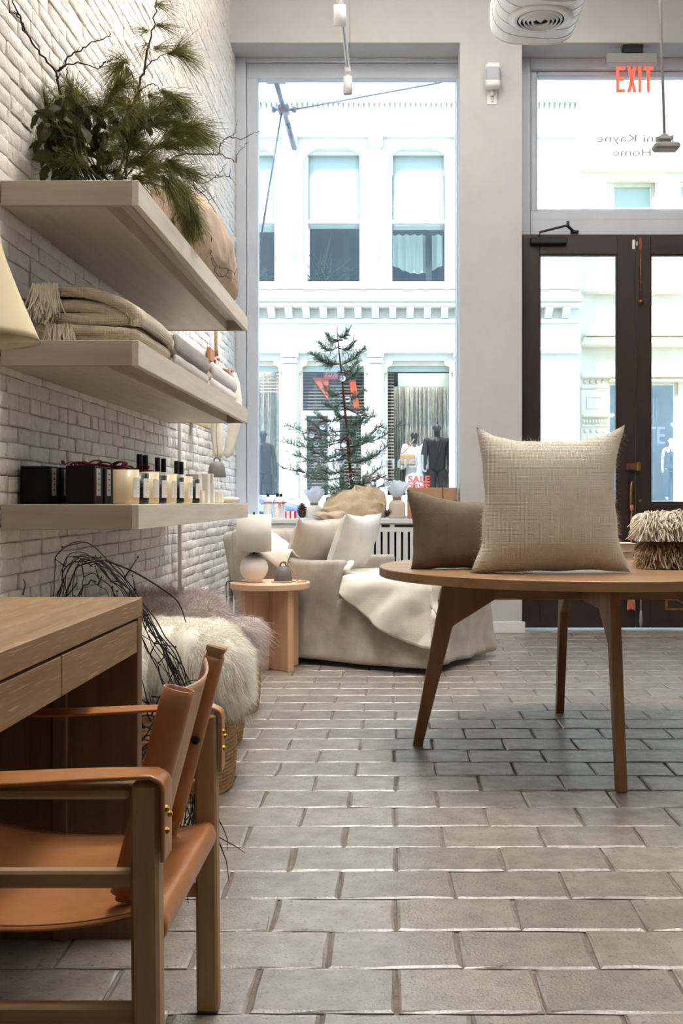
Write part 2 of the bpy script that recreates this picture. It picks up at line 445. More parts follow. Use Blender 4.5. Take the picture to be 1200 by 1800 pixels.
class MB:
    def __init__(s):
        s.v = []; s.f = []; s.sm = []

    def add(s, vs, fs, smooth=False, mtx=None):
        o = len(s.v)
        if mtx is not None:
            s.v += [tuple(mtx @ Vector(v)) for v in vs]
        else:
            s.v += [tuple(v) for v in vs]
        s.f += [tuple(i + o for i in f) for f in fs]
        s.sm += [smooth] * len(fs)
        return s

    def box(s, x0, x1, y0, y1, z0, z1, b=0.002, mtx=None):
        c = ((x0 + x1) / 2, (y0 + y1) / 2, (z0 + z1) / 2)
        h = (abs(x1 - x0) / 2, abs(y1 - y0) / 2, abs(z1 - z0) / 2)
        b = min(b, min(h) * 0.6)
        if b <= 0:
            vs = [(c[0] + h[0] * i, c[1] + h[1] * j, c[2] + h[2] * k) for i in (-1, 1) for j in (-1, 1) for k in (-1, 1)]
            return s.add(vs, [(0, 1, 3, 2), (4, 6, 7, 5), (0, 4, 5, 1), (2, 3, 7, 6), (0, 2, 6, 4), (1, 5, 7, 3)], False, mtx)
        vs = []
        for (sx, sy, sz, k) in _BV:
            g = [sx * (h[0] - b), sy * (h[1] - b), sz * (h[2] - b)]
            g[k] = (sx, sy, sz)[k] * h[k]
            vs.append((c[0] + g[0], c[1] + g[1], c[2] + g[2]))
        return s.add(vs, _BF, False, mtx)

    def rbox(s, c, h, r, n=(6, 6, 6), k=3, mtx=None, smooth=True):
        """box with round edges: centre c, half sizes h, radius r"""
        key = {}
        vs = []; fs = []
        co = []
        for a in range(3):
            rr = min(r, h[a])
            e = [rr * (1 - math.cos(t * PI / 2 / k)) for t in range(k)] if rr > 0 else [0]
            inner = h[a] - rr
            mid = [-inner + 2 * inner * t / n[a] for t in range(n[a] + 1)] if inner > 1e-6 else [0]
            lo = [-h[a] + q for q in e]
            co.append(lo + mid + [-q for q in reversed(lo)])

        def vert(p):
            q = [0, 0, 0]; d = [0, 0, 0]
            for a in range(3):
                rr = min(r, h[a])
                i = h[a] - rr
                q[a] = max(-i, min(i, p[a])); d[a] = (p[a] - q[a]) / max(rr, 1e-9)
            ln = math.sqrt(sum(x * x for x in d))
            if ln > 1e-9:
                p = [q[a] + d[a] / ln * min(r, h[a]) for a in range(3)]
            kk = (round(p[0], 5), round(p[1], 5), round(p[2], 5))
            if kk not in key:
                key[kk] = len(vs); vs.append((p[0] + c[0], p[1] + c[1], p[2] + c[2]))
            return key[kk]
        for ax in range(3):
            a, b = [(1, 2), (2, 0), (0, 1)][ax]
            for sg in (-1, 1):
                g = []
                for i in co[a]:
                    row = []
                    for j in co[b]:
                        p = [0, 0, 0]; p[ax] = sg * h[ax]; p[a] = i; p[b] = j
                        row.append(vert(p))
                    g.append(row)
                for i in range(len(co[a]) - 1):
                    for j in range(len(co[b]) - 1):
                        f = [g[i][j], g[i + 1][j], g[i + 1][j + 1], g[i][j + 1]]
                        if sg < 0:
                            f.reverse()
                        ff = []
                        for q in f:
                            if q not in ff:
                                ff.append(q)
                        if len(ff) > 2:
                            fs.append(tuple(ff))
        return s.add(vs, fs, smooth, mtx)

    def tube(s, pts, r, n=8, caps=True, closed=False, smooth=True, ell=1.0, up=None):
        pts = [Vector(p) for p in pts]
        m = len(pts)
        rs = r if isinstance(r, (list, tuple)) else [r] * m
        vs = []; fs = []
        u = None
        for i, p in enumerate(pts):
            a = pts[i - 1] if (i or closed) else p
            b = pts[(i + 1) % m] if (i < m - 1 or closed) else p
            d = (b - a)
            if d.length < 1e-9:
                d = Vector((0, 0, 1))
            d.normalize()
            if u is None:
                if up is not None:
                    u = (Vector(up) - d * d.dot(Vector(up))).normalized()
                else:
                    u = frame_of(d)[0]
            else:
                u = u - d * d.dot(u)
                u = u.normalized() if u.length > 1e-6 else frame_of(d)[0]
            w = d.cross(u)
            for k in range(n):
                t = 2 * PI * k / n
                vs.append(p + u * math.cos(t) * rs[i] + w * math.sin(t) * rs[i] * ell)
        for i in range(m if closed else m - 1):
            j = (i + 1) % m
            for k in range(n):
                q = (k + 1) % n
                fs.append((i * n + k, i * n + q, j * n + q, j * n + k))
        if caps and not closed:
            fs.append(tuple(range(n - 1, -1, -1)))
            fs.append(tuple((m - 1) * n + k for k in range(n)))
        return s.add(vs, fs, smooth)

    def lathe(s, prof, c=(0, 0, 0), n=28, mtx=None, smooth=True, wob=None):
        """profile of (radius, height) about the z axis through c"""
        vs = []; fs = []
        for i, (r, z) in enumerate(prof):
            for k in range(n):
                t = 2 * PI * k / n
                q = r * (1 + (wob(t, z) if wob else 0))
                vs.append((c[0] + q * math.cos(t), c[1] + q * math.sin(t), c[2] + z))
        for i in range(len(prof) - 1):
            for k in range(n):
                q = (k + 1) % n
                fs.append((i * n + k, i * n + q, (i + 1) * n + q, (i + 1) * n + k))
        if prof[0][0] > 1e-5:
            fs.append(tuple(range(n - 1, -1, -1)))
        if prof[-1][0] > 1e-5:
            fs.append(tuple((len(prof) - 1) * n + k for k in range(n)))
        return s.add(vs, fs, smooth, mtx)

    def prism(s, poly, ax, a0, a1, mtx=None, smooth=False):
        """2D outline swept along axis ax (0 x, 1 y, 2 z) between a0 and a1"""
        n = len(poly)
        vs = []
        for a in (a0, a1):
            for (p, q) in poly:
                vs.append([(a, p, q), (p, a, q), (p, q, a)][ax])
        fs = [tuple(range(n)), tuple(range(2 * n - 1, n - 1, -1))]
        for i in range(n):
            j = (i + 1) % n
            fs.append((i, j, n + j, n + i))
        return s.add(vs, fs, smooth, mtx)

    def grid(s, fn, nu, nv, cu=False, cv=False, smooth=True, thick=0):
        vs = [Vector(fn(i / nu, j / nv)) for i in range(nu + (0 if cu else 1)) for j in range(nv + (0 if cv else 1))]
        w = nv + (0 if cv else 1)
        hh = nu + (0 if cu else 1)
        fs = []
        for i in range(nu):
            for j in range(nv):
                i2, j2 = (i + 1) % hh, (j + 1) % w
                fs.append((i * w + j, i2 * w + j, i2 * w + j2, i * w + j2))
        if thick:
            nrm = [Vector((0, 0, 0)) for _ in vs]
            for f in fs:
                a, b, c, d = (vs[q] for q in f)
                nn = (c - a).cross(d - b)
                for q in f:
                    nrm[q] += nn
            n0 = len(vs)
            vs = vs + [v - (m_.normalized() * thick if m_.length > 1e-12 else Vector((0, 0, thick))) for v, m_ in zip(vs, nrm)]
            back = [tuple(q + n0 for q in reversed(f)) for f in fs]
            rim = []
            if not cu:
                for j in range(w - 1):
                    rim.append((j, j + 1, n0 + j + 1, n0 + j))
                    k = nu * w
                    rim.append((k + j + 1, k + j, n0 + k + j, n0 + k + j + 1))
            if not cv:
                for i in range(hh - 1):
                    rim.append(((i + 1) * w, i * w, n0 + i * w, n0 + (i + 1) * w))
                    rim.append((i * w + nv, (i + 1) * w + nv, n0 + (i + 1) * w + nv, n0 + i * w + nv))
            fs = fs + back + rim
        return s.add(vs, fs, smooth)

    def deform(s, fn, start=0):
        s.v[start:] = [tuple(fn(Vector(v))) for v in s.v[start:]]
        return s

    def build(s, name, mat, parent=None, loc=None, rotz=0.0, kind=None, recalc=True):
        me = D.meshes.new(name)
        if parent is not None:
            inv = WM[parent].inverted()
        else:
            inv = (Matrix.Translation(Vector(loc)) @ Matrix.Rotation(rotz, 4, 'Z')).inverted() if loc is not None else None
        vs = [tuple(inv @ Vector(v)) for v in s.v] if inv is not None else s.v
        me.from_pydata(vs, [], s.f)
        me.polygons.foreach_set('use_smooth', s.sm)
        if recalc and len(s.f) < 30000:
            bm = bmesh.new(); bm.from_mesh(me)
            bmesh.ops.recalc_face_normals(bm, faces=bm.faces)
            bm.to_mesh(me); bm.free()
        me.materials.append(mat)
        me.update()
        o = D.objects.new(name, me)
        COL.objects.link(o)
        if parent is not None:
            o.parent = parent
            WM[o] = WM[parent]
        else:
            if loc is not None:
                o.location = loc; o.rotation_euler = (0, 0, rotz)
                WM[o] = Matrix.Translation(Vector(loc)) @ Matrix.Rotation(rotz, 4, 'Z')
            else:
                WM[o] = Matrix.Identity(4)
        if kind:
            o['kind'] = kind
        return o


def thing(name, label, cat, loc=(0, 0, 0), rotz=0.0, group=None):
    o = D.objects.new(name, None)
    COL.objects.link(o)
    o.empty_display_size = 0.05
    o.location = loc; o.rotation_euler = (0, 0, rotz)
    o['label'] = label; o['category'] = cat
    if group:
        o['group'] = group
    WM[o] = Matrix.Translation(Vector(loc)) @ Matrix.Rotation(rotz, 4, 'Z')
    return o


def tag(o, label, cat, group=None):
    o['label'] = label; o['category'] = cat
    if group:
        o['group'] = group
    return o


def structure(o):
    o['kind'] = 'structure'
    return o


def copy_tree(o, label=None, loc=None, rotz=None):
    r = o.copy(); COL.objects.link(r)
    if label:
        r['label'] = label
    if loc is not None:
        r.location = loc
    if rotz is not None:
        r.rotation_euler = (0, 0, rotz)
    for ch in list(o.children):
        c = ch.copy(); COL.objects.link(c); c.parent = r
        for g in ch.children:
            d = g.copy(); COL.objects.link(d); d.parent = c
    return r


def mesh_np(name, V, Q, mat, parent=None, loc=None, kind=None, smooth=True):
    me = D.meshes.new(name)
    V = np.asarray(V, dtype=np.float64).reshape(-1, 3)
    Q = np.asarray(Q, dtype=np.int32)
    if parent is not None:
        im = np.array(WM[parent].inverted())
        V = V @ im[:3, :3].T + im[:3, 3]
    elif loc is not None:
        V = V - np.array(loc)
    k = Q.shape[1]
    me.vertices.add(len(V)); me.vertices.foreach_set('co', V.ravel())
    me.loops.add(Q.size); me.loops.foreach_set('vertex_index', Q.ravel())
    me.polygons.add(len(Q))
    me.polygons.foreach_set('loop_start', np.arange(0, Q.size, k, dtype=np.int32))
    me.polygons.foreach_set('loop_total', np.full(len(Q), k, dtype=np.int32))
    me.polygons.foreach_set('use_smooth', np.full(len(Q), smooth))
    me.update(calc_edges=True)
    me.validate()
    me.materials.append(mat)
    o = D.objects.new(name, me)
    COL.objects.link(o)
    if parent is not None:
        o.parent = parent; WM[o] = WM[parent]
    elif loc is not None:
        o.location = loc
        WM[o] = Matrix.Translation(Vector(loc))
    else:
        WM[o] = Matrix.Identity(4)
    if kind:
        o['kind'] = kind
    return o


def strands(roots, dirs, length, width, segs=3, droop=(0, 0, -0.3), curl=0.15, taper=0.25, sides=2, seed=0):
    """hair-like strands: numpy roots (N,3), dirs (N,3); returns verts, quads"""
    g = np.random.default_rng(seed)
    roots = np.asarray(roots, float); dirs = np.asarray(dirs, float)
    N = len(roots)
    length = np.broadcast_to(np.asarray(length, float), (N,))
    d = dirs / np.maximum(np.linalg.norm(dirs, axis=1, keepdims=True), 1e-9)
    dr = np.asarray(droop, float)
    cu = g.normal(size=(N, 3)) * curl
    side = np.cross(d, g.normal(size=(N, 3)))
    side /= np.maximum(np.linalg.norm(side, axis=1, keepdims=True), 1e-9)
    s2 = np.cross(d, side)
    rings = []
    for i in range(segs + 1):
        t = i / segs
        p = roots + length[:, None] * (d * t + (dr + cu) * t * t)
        w = width * (1 - (1 - taper) * t)
        if sides == 2:
            rings.append(np.stack([p - side * w, p + side * w], 1))
        else:
            rings.append(np.stack([p + (side * math.cos(2 * PI * k / sides) + s2 * math.sin(2 * PI * k / sides)) * w for k in range(sides)], 1))
    V = np.stack(rings, 1)                       # N, segs+1, sides, 3
    S = V.shape[2]
    base = (np.arange(N) * (segs + 1) * S)[:, None]
    Q = []
    for i in range(segs):
        for k in range(1 if S == 2 else S):
            q = (k + 1) % S
            Q.append(np.concatenate([base + i * S + k, base + i * S + q, base + (i + 1) * S + q, base + (i + 1) * S + k], 1))
    Q = np.stack(Q, 1).reshape(-1, 4)
    return V.reshape(-1, 3), Q


def on_mesh(mb, n, seed=0, keep=None):
    """random points with normals over a builder's faces"""
    g = np.random.default_rng(seed)
    V = np.array(mb.v)
    T = []
    for f in mb.f:
        for i in range(1, len(f) - 1):
            T.append((f[0], f[i], f[i + 1]))
    T = np.array(T)
    a, b, c = V[T[:, 0]], V[T[:, 1]], V[T[:, 2]]
    nn = np.cross(b - a, c - a)
    ar = np.linalg.norm(nn, axis=1)
    pick = g.choice(len(T), size=n, p=ar / ar.sum())
    r1 = np.sqrt(g.random(n)); r2 = g.random(n)
    P = a[pick] * (1 - r1)[:, None] + b[pick] * (r1 * (1 - r2))[:, None] + c[pick] * (r1 * r2)[:, None]
    Nn = nn[pick] / np.maximum(ar[pick], 1e-12)[:, None]
    cen = V.mean(0)
    flip = ((P - cen) * Nn).sum(1) < 0
    Nn[flip] *= -1
    if keep is not None:
        k = keep(P, Nn)
        P, Nn = P[k], Nn[k]
    return P, Nn


def nz3(p, s=1.0, o=0.0):
    return noise.noise(Vector((p[0] * s + o, p[1] * s + o * 1.7, p[2] * s - o)))


def smooth_path(pts, per=6):
    """Catmull-Rom through the points"""
    P = [Vector(p) for p in pts]
    P = [P[0] * 2 - P[1]] + P + [P[-1] * 2 - P[-2]]
    out = []
    for i in range(1, len(P) - 2):
        for k in range(per):
            t = k / per
            a, b, c, d = P[i - 1], P[i], P[i + 1], P[i + 2]
            out.append(0.5 * (2 * b + (c - a) * t + (2 * a - 5 * b + 4 * c - d) * t * t + (3 * b - a - 3 * c + d) * t ** 3))
    out.append(P[-2])
    return out


def pillow_mb(w, h, t, n=30, ear=0.12, seed=0, sag=0.0, wr=0.006):
    """square cushion standing in the local xz plane, thickness along y, base at z=0"""
    mb = MB()

    def side(sg):
        def fn(a, b):
            u, v = 2 * a - 1, 2 * b - 1
            x = w / 2 * u * (1 - ear * (1 - v * v) * (0.35 + 0.65 * u * u))
            z = h / 2 * v * (1 - ear * (1 - u * u) * (0.35 + 0.65 * v * v))
            th = (max(0, 1 - abs(u) ** 2.6) * max(0, 1 - abs(v) ** 2.6)) ** 0.55
            y = sg * t / 2 * th
            q = nz3((x, z, sg), 7, seed) * 0.6 + nz3((x, z, sg), 16, seed + 3) * 0.4
            edge = 1 - min(1, th * 1.2)
            y += wr * q * (0.5 + 1.5 * edge) * (1 if th > 0.02 else 0.0)
            x += wr * 1.2 * edge * nz3((x, z, 3), 12, seed + 5)
            z += wr * 1.2 * edge * nz3((x, z, 9), 12, seed + 8)
            z -= sag * (1 - v) * 0.0
            return (x, y, z + h / 2)
        return fn
    mb.grid(side(-1), n, n)
    mb.grid(side(1), n, n)
    return mb


def text_mesh(body, size, name, mat, parent, mtx, depth=0.002, bold=0.0, sx=1.0):
    cu = D.curves.new('lettering', 'FONT')
    cu.body = body; cu.size = size; cu.extrude = depth; cu.offset = bold
    cu.align_x = 'CENTER'; cu.align_y = 'CENTER'
    cu.resolution_u = 3
    tmp = D.objects.new('lettering', cu)
    COL.objects.link(tmp)
    dg = bpy.context.evaluated_depsgraph_get()
    me = D.meshes.new_from_object(tmp.evaluated_get(dg))
    D.objects.remove(tmp); D.curves.remove(cu)
    me.name = name
    tr = WM[parent].inverted() @ mtx @ Matrix.Diagonal((sx, 1, 1, 1)) if parent is not None else mtx @ Matrix.Diagonal((sx, 1, 1, 1))
    me.transform(tr)
    me.materials.clear(); me.materials.append(mat)
    o = D.objects.new(name, me)
    COL.objects.link(o)
    if parent is not None:
        o.parent = parent; WM[o] = WM[parent]
    return o


def face_cam(p, mirror=False):
    """matrix that stands lettering in the xz plane facing the room (-y)"""
    return Matrix.Translation(Vector(p)) @ Matrix.Rotation(PI / 2, 4, 'X') @ (Matrix.Diagonal((-1, 1, 1, 1)) if mirror else Matrix.Identity(4))

# ------------------------------------------------------------------ the room
XW = -1.236
YF = 8.07        # front face of beam and pillar
YB = 8.37        # window frames
floor = structure(MB().box(-1.6, 4.2, -4.2, 8.9, -0.30, -0.007, 0).build('floor', M['grout']))


def tile_variant(seed, lx, ly):
    g = random.Random(seed)
    n = 14
    base = []
    # outline points around a rectangle
    px = [-.5, -.25, 0, .25, .5, .5, .5, .25, 0, -.25, -.5, -.5]
    py = [-.5, -.5, -.5, -.5, -.5, 0, .5, .5, .5, .5, .5, 0]
    vs = []; n = 12
    jit = [(g.uniform(-.003, .003), g.uniform(-.003, .003)) for _ in range(n)]
    for (ins, z) in ((0, -0.02), (0.0, -0.0035), (0.006, 0.0)):
        for k in range(n):
            sx = (px[k] > 0) - (px[k] < 0) if abs(px[k]) == .5 else 0
            sy = (py[k] > 0) - (py[k] < 0) if abs(py[k]) == .5 else 0
            e = ins * (1 + g.uniform(-.4, .6))
            vs.append((px[k] * lx + jit[k][0] - sx * e, py[k] * ly + jit[k][1] - sy * e, z + (g.uniform(-.0008, .0008) if ins else 0)))
    fs = []
    for i in range(2):
        for k in range(n):
            q = (k + 1) % n
            fs.append((i * n + k, i * n + q, (i + 1) * n + q, (i + 1) * n + k))
    fs.append(tuple(2 * n + k for k in range(n)))
    return vs, fs


TW, TD = 0.293, 0.2002
tvars = [tile_variant(s, TW - 0.0065, TD - 0.0055) for s in range(10)]
tmesh = []
for i, (v, f) in enumerate(tvars):
    me = D.meshes.new('tile'); me.from_pydata(v, [], f); me.materials.append(M['tile']); tmesh.append(me)
cand = []
for k in range(-5, 31):
    y = 2.089 + TD * (k + 0.5)
    drift = rng.uniform(-.006, .006) + (0.0 if k % 2 == 0 else TW / 2)
    for i in range(-8, 14):
        x = 0.003 + drift + TW * (i + 0.5)
        if x < XW + 0.05 or x > 3.6 or y > 8.27:
            continue
        px, py = 693 + x * 1880 / y, 880 + 1880 / (y)
        vis = -60 < px < 1260 and py < 1850
        cand.append((0 if vis else 1, y, x))
cand.sort()
far = MB()
for j, (nv, y, x) in enumerate(cand):
    i = rng.randrange(10)
    rz = rng.choice((0, PI)) + rng.uniform(-.006, .006)
    m4 = Matrix.Translation((x, y, rng.uniform(-.0012, .0012))) @ Matrix.Rotation(rz, 4, 'Z')
    if j < 300 and not nv:
        o = D.objects.new('tile', tmesh[i]); COL.objects.link(o); o.parent = floor; o.matrix_local = m4
    else:
        far.add(tvars[i][0], tvars[i][1], False, m4)
far.build('tile_field', M['tile'], floor, kind='stuff', recalc=False)

# brick wall on the left
wl = structure(MB().box(-1.55, XW - 0.0075, -4.2, 8.9, -0.3, 5.3, 0).build('wall_left', M['mortar']))
CH, BL = 0.0535, 0.2085


def brick_variant(seed, l):
    g = random.Random(seed)
    ny, nz = 6, 3
    a = l / 2 - 0.0042; b = CH / 2 - 0.0012
    vs = []; fs = []
    for j in range(nz + 1):
        for i in range(ny + 1):
            u, v = (-1, -.95, -.5, 0, .5, .95, 1)[i], (-1, -.8, .8, 1)[j]
            edge = 1.0 if abs(u) == 1 else (0.45 if abs(v) == 1 else 0.0)
            x = 0.003 + g.uniform(-.0015, .0015) - (0.0028 + g.uniform(0, .003)) * edge
            vs.append((x, u * a + g.uniform(-.0022, .0022), v * b + g.uniform(-.0016, .0016)))
    w = ny + 1
    for j in range(nz):
        for i in range(ny):
            fs.append((j * w + i, j * w + i + 1, (j + 1) * w + i + 1, (j + 1) * w + i))
    ring = [i for i in range(w)] + [j * w + ny for j in range(1, nz + 1)] + [nz * w + i for i in range(ny - 1, -1, -1)] + [j * w for j in range(nz - 1, 0, -1)]
    n0 = len(vs)
    for q in ring:
        vs.append((-0.012, vs[q][1] * 1.015, vs[q][2] * 1.03))
    n = len(ring)
    for k in range(n):
        q = (k + 1) % n
        fs.append((ring[q], ring[k], n0 + k, n0 + q))
    return vs, fs


bvars = [brick_variant(100 + s, BL) for s in range(14)] + [brick_variant(200 + s, BL / 2) for s in range(6)]
bmesh_list = []
for v, f in bvars:
    me = D.meshes.new('brick'); me.from_pydata(v, [], f)
    me.polygons.foreach_set('use_smooth', [i < 18 for i in range(len(f))]); me.materials.append(M['brick_paint']); bmesh_list.append(me)


def in_poly(p, poly):
    c = False
    for i in range(len(poly)):
        (x1, y1), (x2, y2) = poly[i - 1], poly[i]
        if (y1 > p[1]) != (y2 > p[1]) and p[0] < (x2 - x1) * (p[1] - y1) / (y2 - y1) + x1:
            c = not c
    return c


hide = [[(-50, 310), (243, 317), (436, 560), (433, 583), (295, 583), (-50, 350)], [(-50, 590), (243, 598), (436, 717), (436, 743), (283, 738), (-50, 625)],
        [(-50, 880), (437, 885), (437, 908), (245, 932), (-50, 930)], [(-50, 1050), (250, 1050), (250, 1700), (-50, 1700)],
        [(40, 815), (350, 815), (350, 890), (40, 890)], [(30, 170), (330, 170), (330, 320), (30, 320)], [(60, 500), (300, 600), (60, 610)]]
bc = []
for r in range(-1, 96):
    z = 0.01 + CH * (r + 0.5)
    y = 2.6 + (0.0 if r % 2 else BL / 2) + rng.uniform(-.02, .02)
    header = r % 6 == 0
    while y < 8.34:
        l = BL / 2 if header or rng.random() < 0.04 else BL
        yc = y + l / 2
        px, py = 693 + XW * 1880 / yc, 880 - (z - 1) * 1880 / yc
        vis = -10 < px < 412 and -10 < py < 1100 and not any(in_poly((px, py), h) for h in hide)
        bc.append((0 if vis else 1, yc, z, l))
        y += l
bc.sort()
rest = MB()
for j, (nv, y, z, l) in enumerate(bc):
    i = rng.randrange(14) if l > 0.15 else 14 + rng.randrange(6)
    m4 = Matrix.Translation((XW - 0.0035 + rng.uniform(-.003, .003), y, z + rng.uniform(-.0015, .0015))) @ Matrix.Rotation(rng.choice((0, PI)), 4, 'X') @ Matrix.Rotation(rng.uniform(-.016, .016), 4, 'Z') @ Matrix.Rotation(rng.uniform(-.03, .03), 4, 'Y')
    if j < 300 and not nv:
        o = D.objects.new('brick', bmesh_list[i]); COL.objects.link(o); o.parent = wl; o.matrix_local = m4
    else:
        rest.add(bvars[i][0], bvars[i][1][:18], True, m4); rest.add(bvars[i][0], bvars[i][1][18:], False, m4)
rest.build('brick_field', M['brick_paint'], wl, kind='stuff', recalc=False)
# thin conduit on the brick
tag(MB().tube([(-1.208, 6.02, 0.02), (-1.208, 6.02, 1.98)], 0.011, 10).build('wall_conduit', M['pipe_paint'], loc=(-1.208, 6.02, 0.02)),
    'thin painted conduit running up the white brick wall', 'pipe')

structure(MB().box(4.0, 4.3, -4.2, 8.9, -0.3, 5.3, 0).build('wall_right', M['paint_wall']))
structure(MB().box(-1.6, 4.3, -4.4, -4.2, -0.3, 5.3, 0).build('wall_back', M['paint_wall']))
structure(MB().box(-1.6, 4.3, -4.4, 8.9, 5.1, 5.4, 0).build('ceiling', M['paint_ceiling']))
wf = MB()
ZS = 4.456
wf.box(XW - 0.01, 4.2, YF, 8.75, ZS, 5.35, 0)
wf.box(0.494, 0.9615, YF, 8.72, -0.014, ZS, 0)
wf.box(2.80, 4.2, YF, 8.72, -0.014, ZS, 0)
wf.box(-1.3, 4.3, 8.3, 8.75, 5.35, 7.4, 0)
wf = structure(wf.build('wall_front', M['paint_wall']))
bb = MB().box(0.484, 0.985, YF - 0.016, YF, 0, 0.088, 0.004)
structure(bb.build('baseboard_front', M['paint_white']))

# large shop window
w1 = structure(MB().box(-1.2377, -1.1576, YB - 0.03, YB + 0.12, 0.80, ZS, 0.004).build('window_1', M['paint_trim']))
MB().box(-1.1556, -1.0685, YB, YB + 0.10, 0.80, 4.3075, 0.004).build('stile', M['paint_trim'], w1)
MB().box(-1.1556, 0.52, YB, YB + 0.10, 4.308, ZS - 0.034, 0.004).build('head_rail', M['paint_trim'], w1)
MB().box(-1.1570, 0.52, YB - 0.025, YB + 0.10, ZS - 0.032, ZS, 0.004).build('head_casing', M['paint_trim'], w1)
MB().box(0.487, 0.515, YB, YB + 0.10, 0.80, 4.306, 0.004).build('stile', M['paint_trim'], w1)
MB().box(-1.0665, 0.485, YB, YB + 0.10, 0.80, 0.88, 0.004).build('bottom_rail', M['paint_trim'], w1)
MB().box(-1.0675, 0.486, YB + 0.045, YB + 0.053, 0.88, 4.309, 0).build('pane', M['pane'], w1)
# wall under the window
structure(MB().box(XW - 0.01, 0.52, YB, YB + 0.3, -0.014, 0.80, 0.003).build('wall_window', M['paint_wall']))

# transom over the doors
w2 = structure(MB().box(0.9615, 1.06, YB - 0.02, YB + 0.12, 3.07, ZS, 0.004).build('window_2', M['paint_trim']))
MB().box(1.062, 2.80, YB - 0.02, YB + 0.12, 4.37, ZS, 0.004).build('head_rail', M['paint_trim'], w2)
MB().box(1.062, 2.80, YB - 0.02, YB + 0.12, 3.19, 3.262, 0.004).build('bottom_rail', M['paint_trim'], w2)
MB().box(1.062, 2.80, YB - 0.035, YB + 0.12, 3.07, 3.188, 0.004).build('transom_bar', M['paint_trim'], w2)
MB().box(2.66, 2.80, YB - 0.02, YB + 0.12, 3.262, 4.37, 0.004).build('stile', M['paint_trim'], w2)
bead = MB()
for a in (((1.062, 1.122), (3.263, 4.369)), ((2.60, 2.659), (3.263, 4.369)), ((1.123, 2.599), (3.263, 3.288)), ((1.123, 2.599), (4.326, 4.369))):
    bead.box(a[0][0], a[0][1], YB + 0.012, YB + 0.10, a[1][0], a[1][1], 0.012)
bead.build('glazing_bead', M['paint_trim'], w2)
MB().box(1.12, 2.602, YB + 0.055, YB + 0.063, 3.286, 4.328, 0).build('pane', M['pane'], w2)
text_mesh('Jenni Kayne', 0.085, 'lettering', M['letter_grey'], w2, face_cam((1.90, YB + 0.068, 3.855), True), 0.001, 0, 1.55)
text_mesh('Home', 0.085, 'lettering', M['letter_grey'], w2, face_cam((1.875, YB + 0.068, 3.745), True), 0.001, 0, 1.45)
text_mesh('Jenni Kayne', 0.15, 'lettering', M['letter_white'], w1, face_cam((-0.20, YB + 0.058, 1.305), True), 0.001, 0, 1.25)

# pair of doors
YD = 8.30


def door_leaf(n, x0, x1, g0, g1):
    d = structure(MB().box(x0, g0, YD, YD + 0.055, 0.014, 3.066, 0.003).build('door_%d' % n, M['door_wood']))
    MB().box(g1, x1, YD, YD + 0.055, 0.014, 3.066, 0.003).build('stile', M['door_wood'], d)
    MB().box(g0 + .001, g1 - .001, YD, YD + 0.055, 2.912, 3.066, 0.003).build('top_rail', M['door_wood_x'], d)
    MB().box(g0 + .001, g1 - .001, YD, YD + 0.055, 0.80, 0.982, 0.003).build('middle_rail', M['door_wood_x'], d)
    MB().box(g0 + .001, g1 - .001, YD, YD + 0.055, 0.014, 0.24, 0.003).build('bottom_rail', M['door_wood_x'], d)
    MB().box(g0 + .001, g1 - .001, YD + 0.016, YD + 0.045, 0.24, 0.80, 0.001).build('door_panel', M['door_wood'], d)
    MB().box(g0 - .002, g1 + .002, YD + 0.024, YD + 0.030, 0.980, 2.914, 0).build('pane', M['pane'], d)
    b = MB()
    for q in ((g0, g0 + .010, .982, 2.912), (g1 - .010, g1, .982, 2.912)):
        b.box(q[0], q[1], YD + 0.006, YD + 0.05, q[2], q[3], 0.003)
    for q in ((g0 + .011, g1 - .011, .982, .992), (g0 + .011, g1 - .011, 2.902, 2.912)):
        b.box(q[0], q[1], YD + 0.006, YD + 0.05, q[2], q[3], 0.003)
    b.build('glazing_bead', M['door_wood'], d)
    return d


d1 = door_leaf(1, 0.9977, 1.8675, 1.1258, 1.7307)
d2 = door_leaf(2, 1.8725, 2.742, 1.9867, 2.60)
structure(MB().box(0.9615, 0.993, YD - 0.01, YD + 0.12, -0.014, 3.07, 0.003).build('trim_1', M['door_wood']))
structure(MB().box(2.746, 2.80, YD - 0.01, YD + 0.12, -0.014, 3.07, 0.003).build('trim_2', M['door_wood']))
structure(MB().box(0.993, 2.746, YD - 0.02, YD + 0.45, -0.04, -0.004, 0.003).build('trim_3', M['pavement']))
# hardware of the doors
dc = MB().box(1.05, 1.335, YD - 0.05, YD - 0.001, 2.985, 3.035, 0.008)
dc = dc.build('closer_body', M['black_metal'], d1)
MB().tube([(1.12, YD - 0.03, 3.03), (1.125, YD - 0.035, 3.075), (1.33, YD - 0.07, 3.118), (1.345, YD - 0.072, 3.122)], 0.009, 8).build('closer_arm', M['black_metal'], d1)
MB().tube([(1.335, YD - 0.07, 3.15), (1.335, YD - 0.07, 3.11), (1.40, YD + 0.03, 3.092)], 0.012, 8).box(1.37, 1.43, YD - 0.0, YD + 0.033, 3.08, 3.10, 0.004).build('closer_shoe', M['black_metal'], d1)
MB().box(1.8425, 1.866, YD - 0.014, YD - 0.001, 2.95, 3.023, 0.005).build('contact_sensor', M['white_plastic'], d1)
MB().box(1.875, 1.884, YD - 0.014, YD - 0.001, 2.975, 3.01, 0.003).build('contact_magnet', M['white_plastic'], d2)
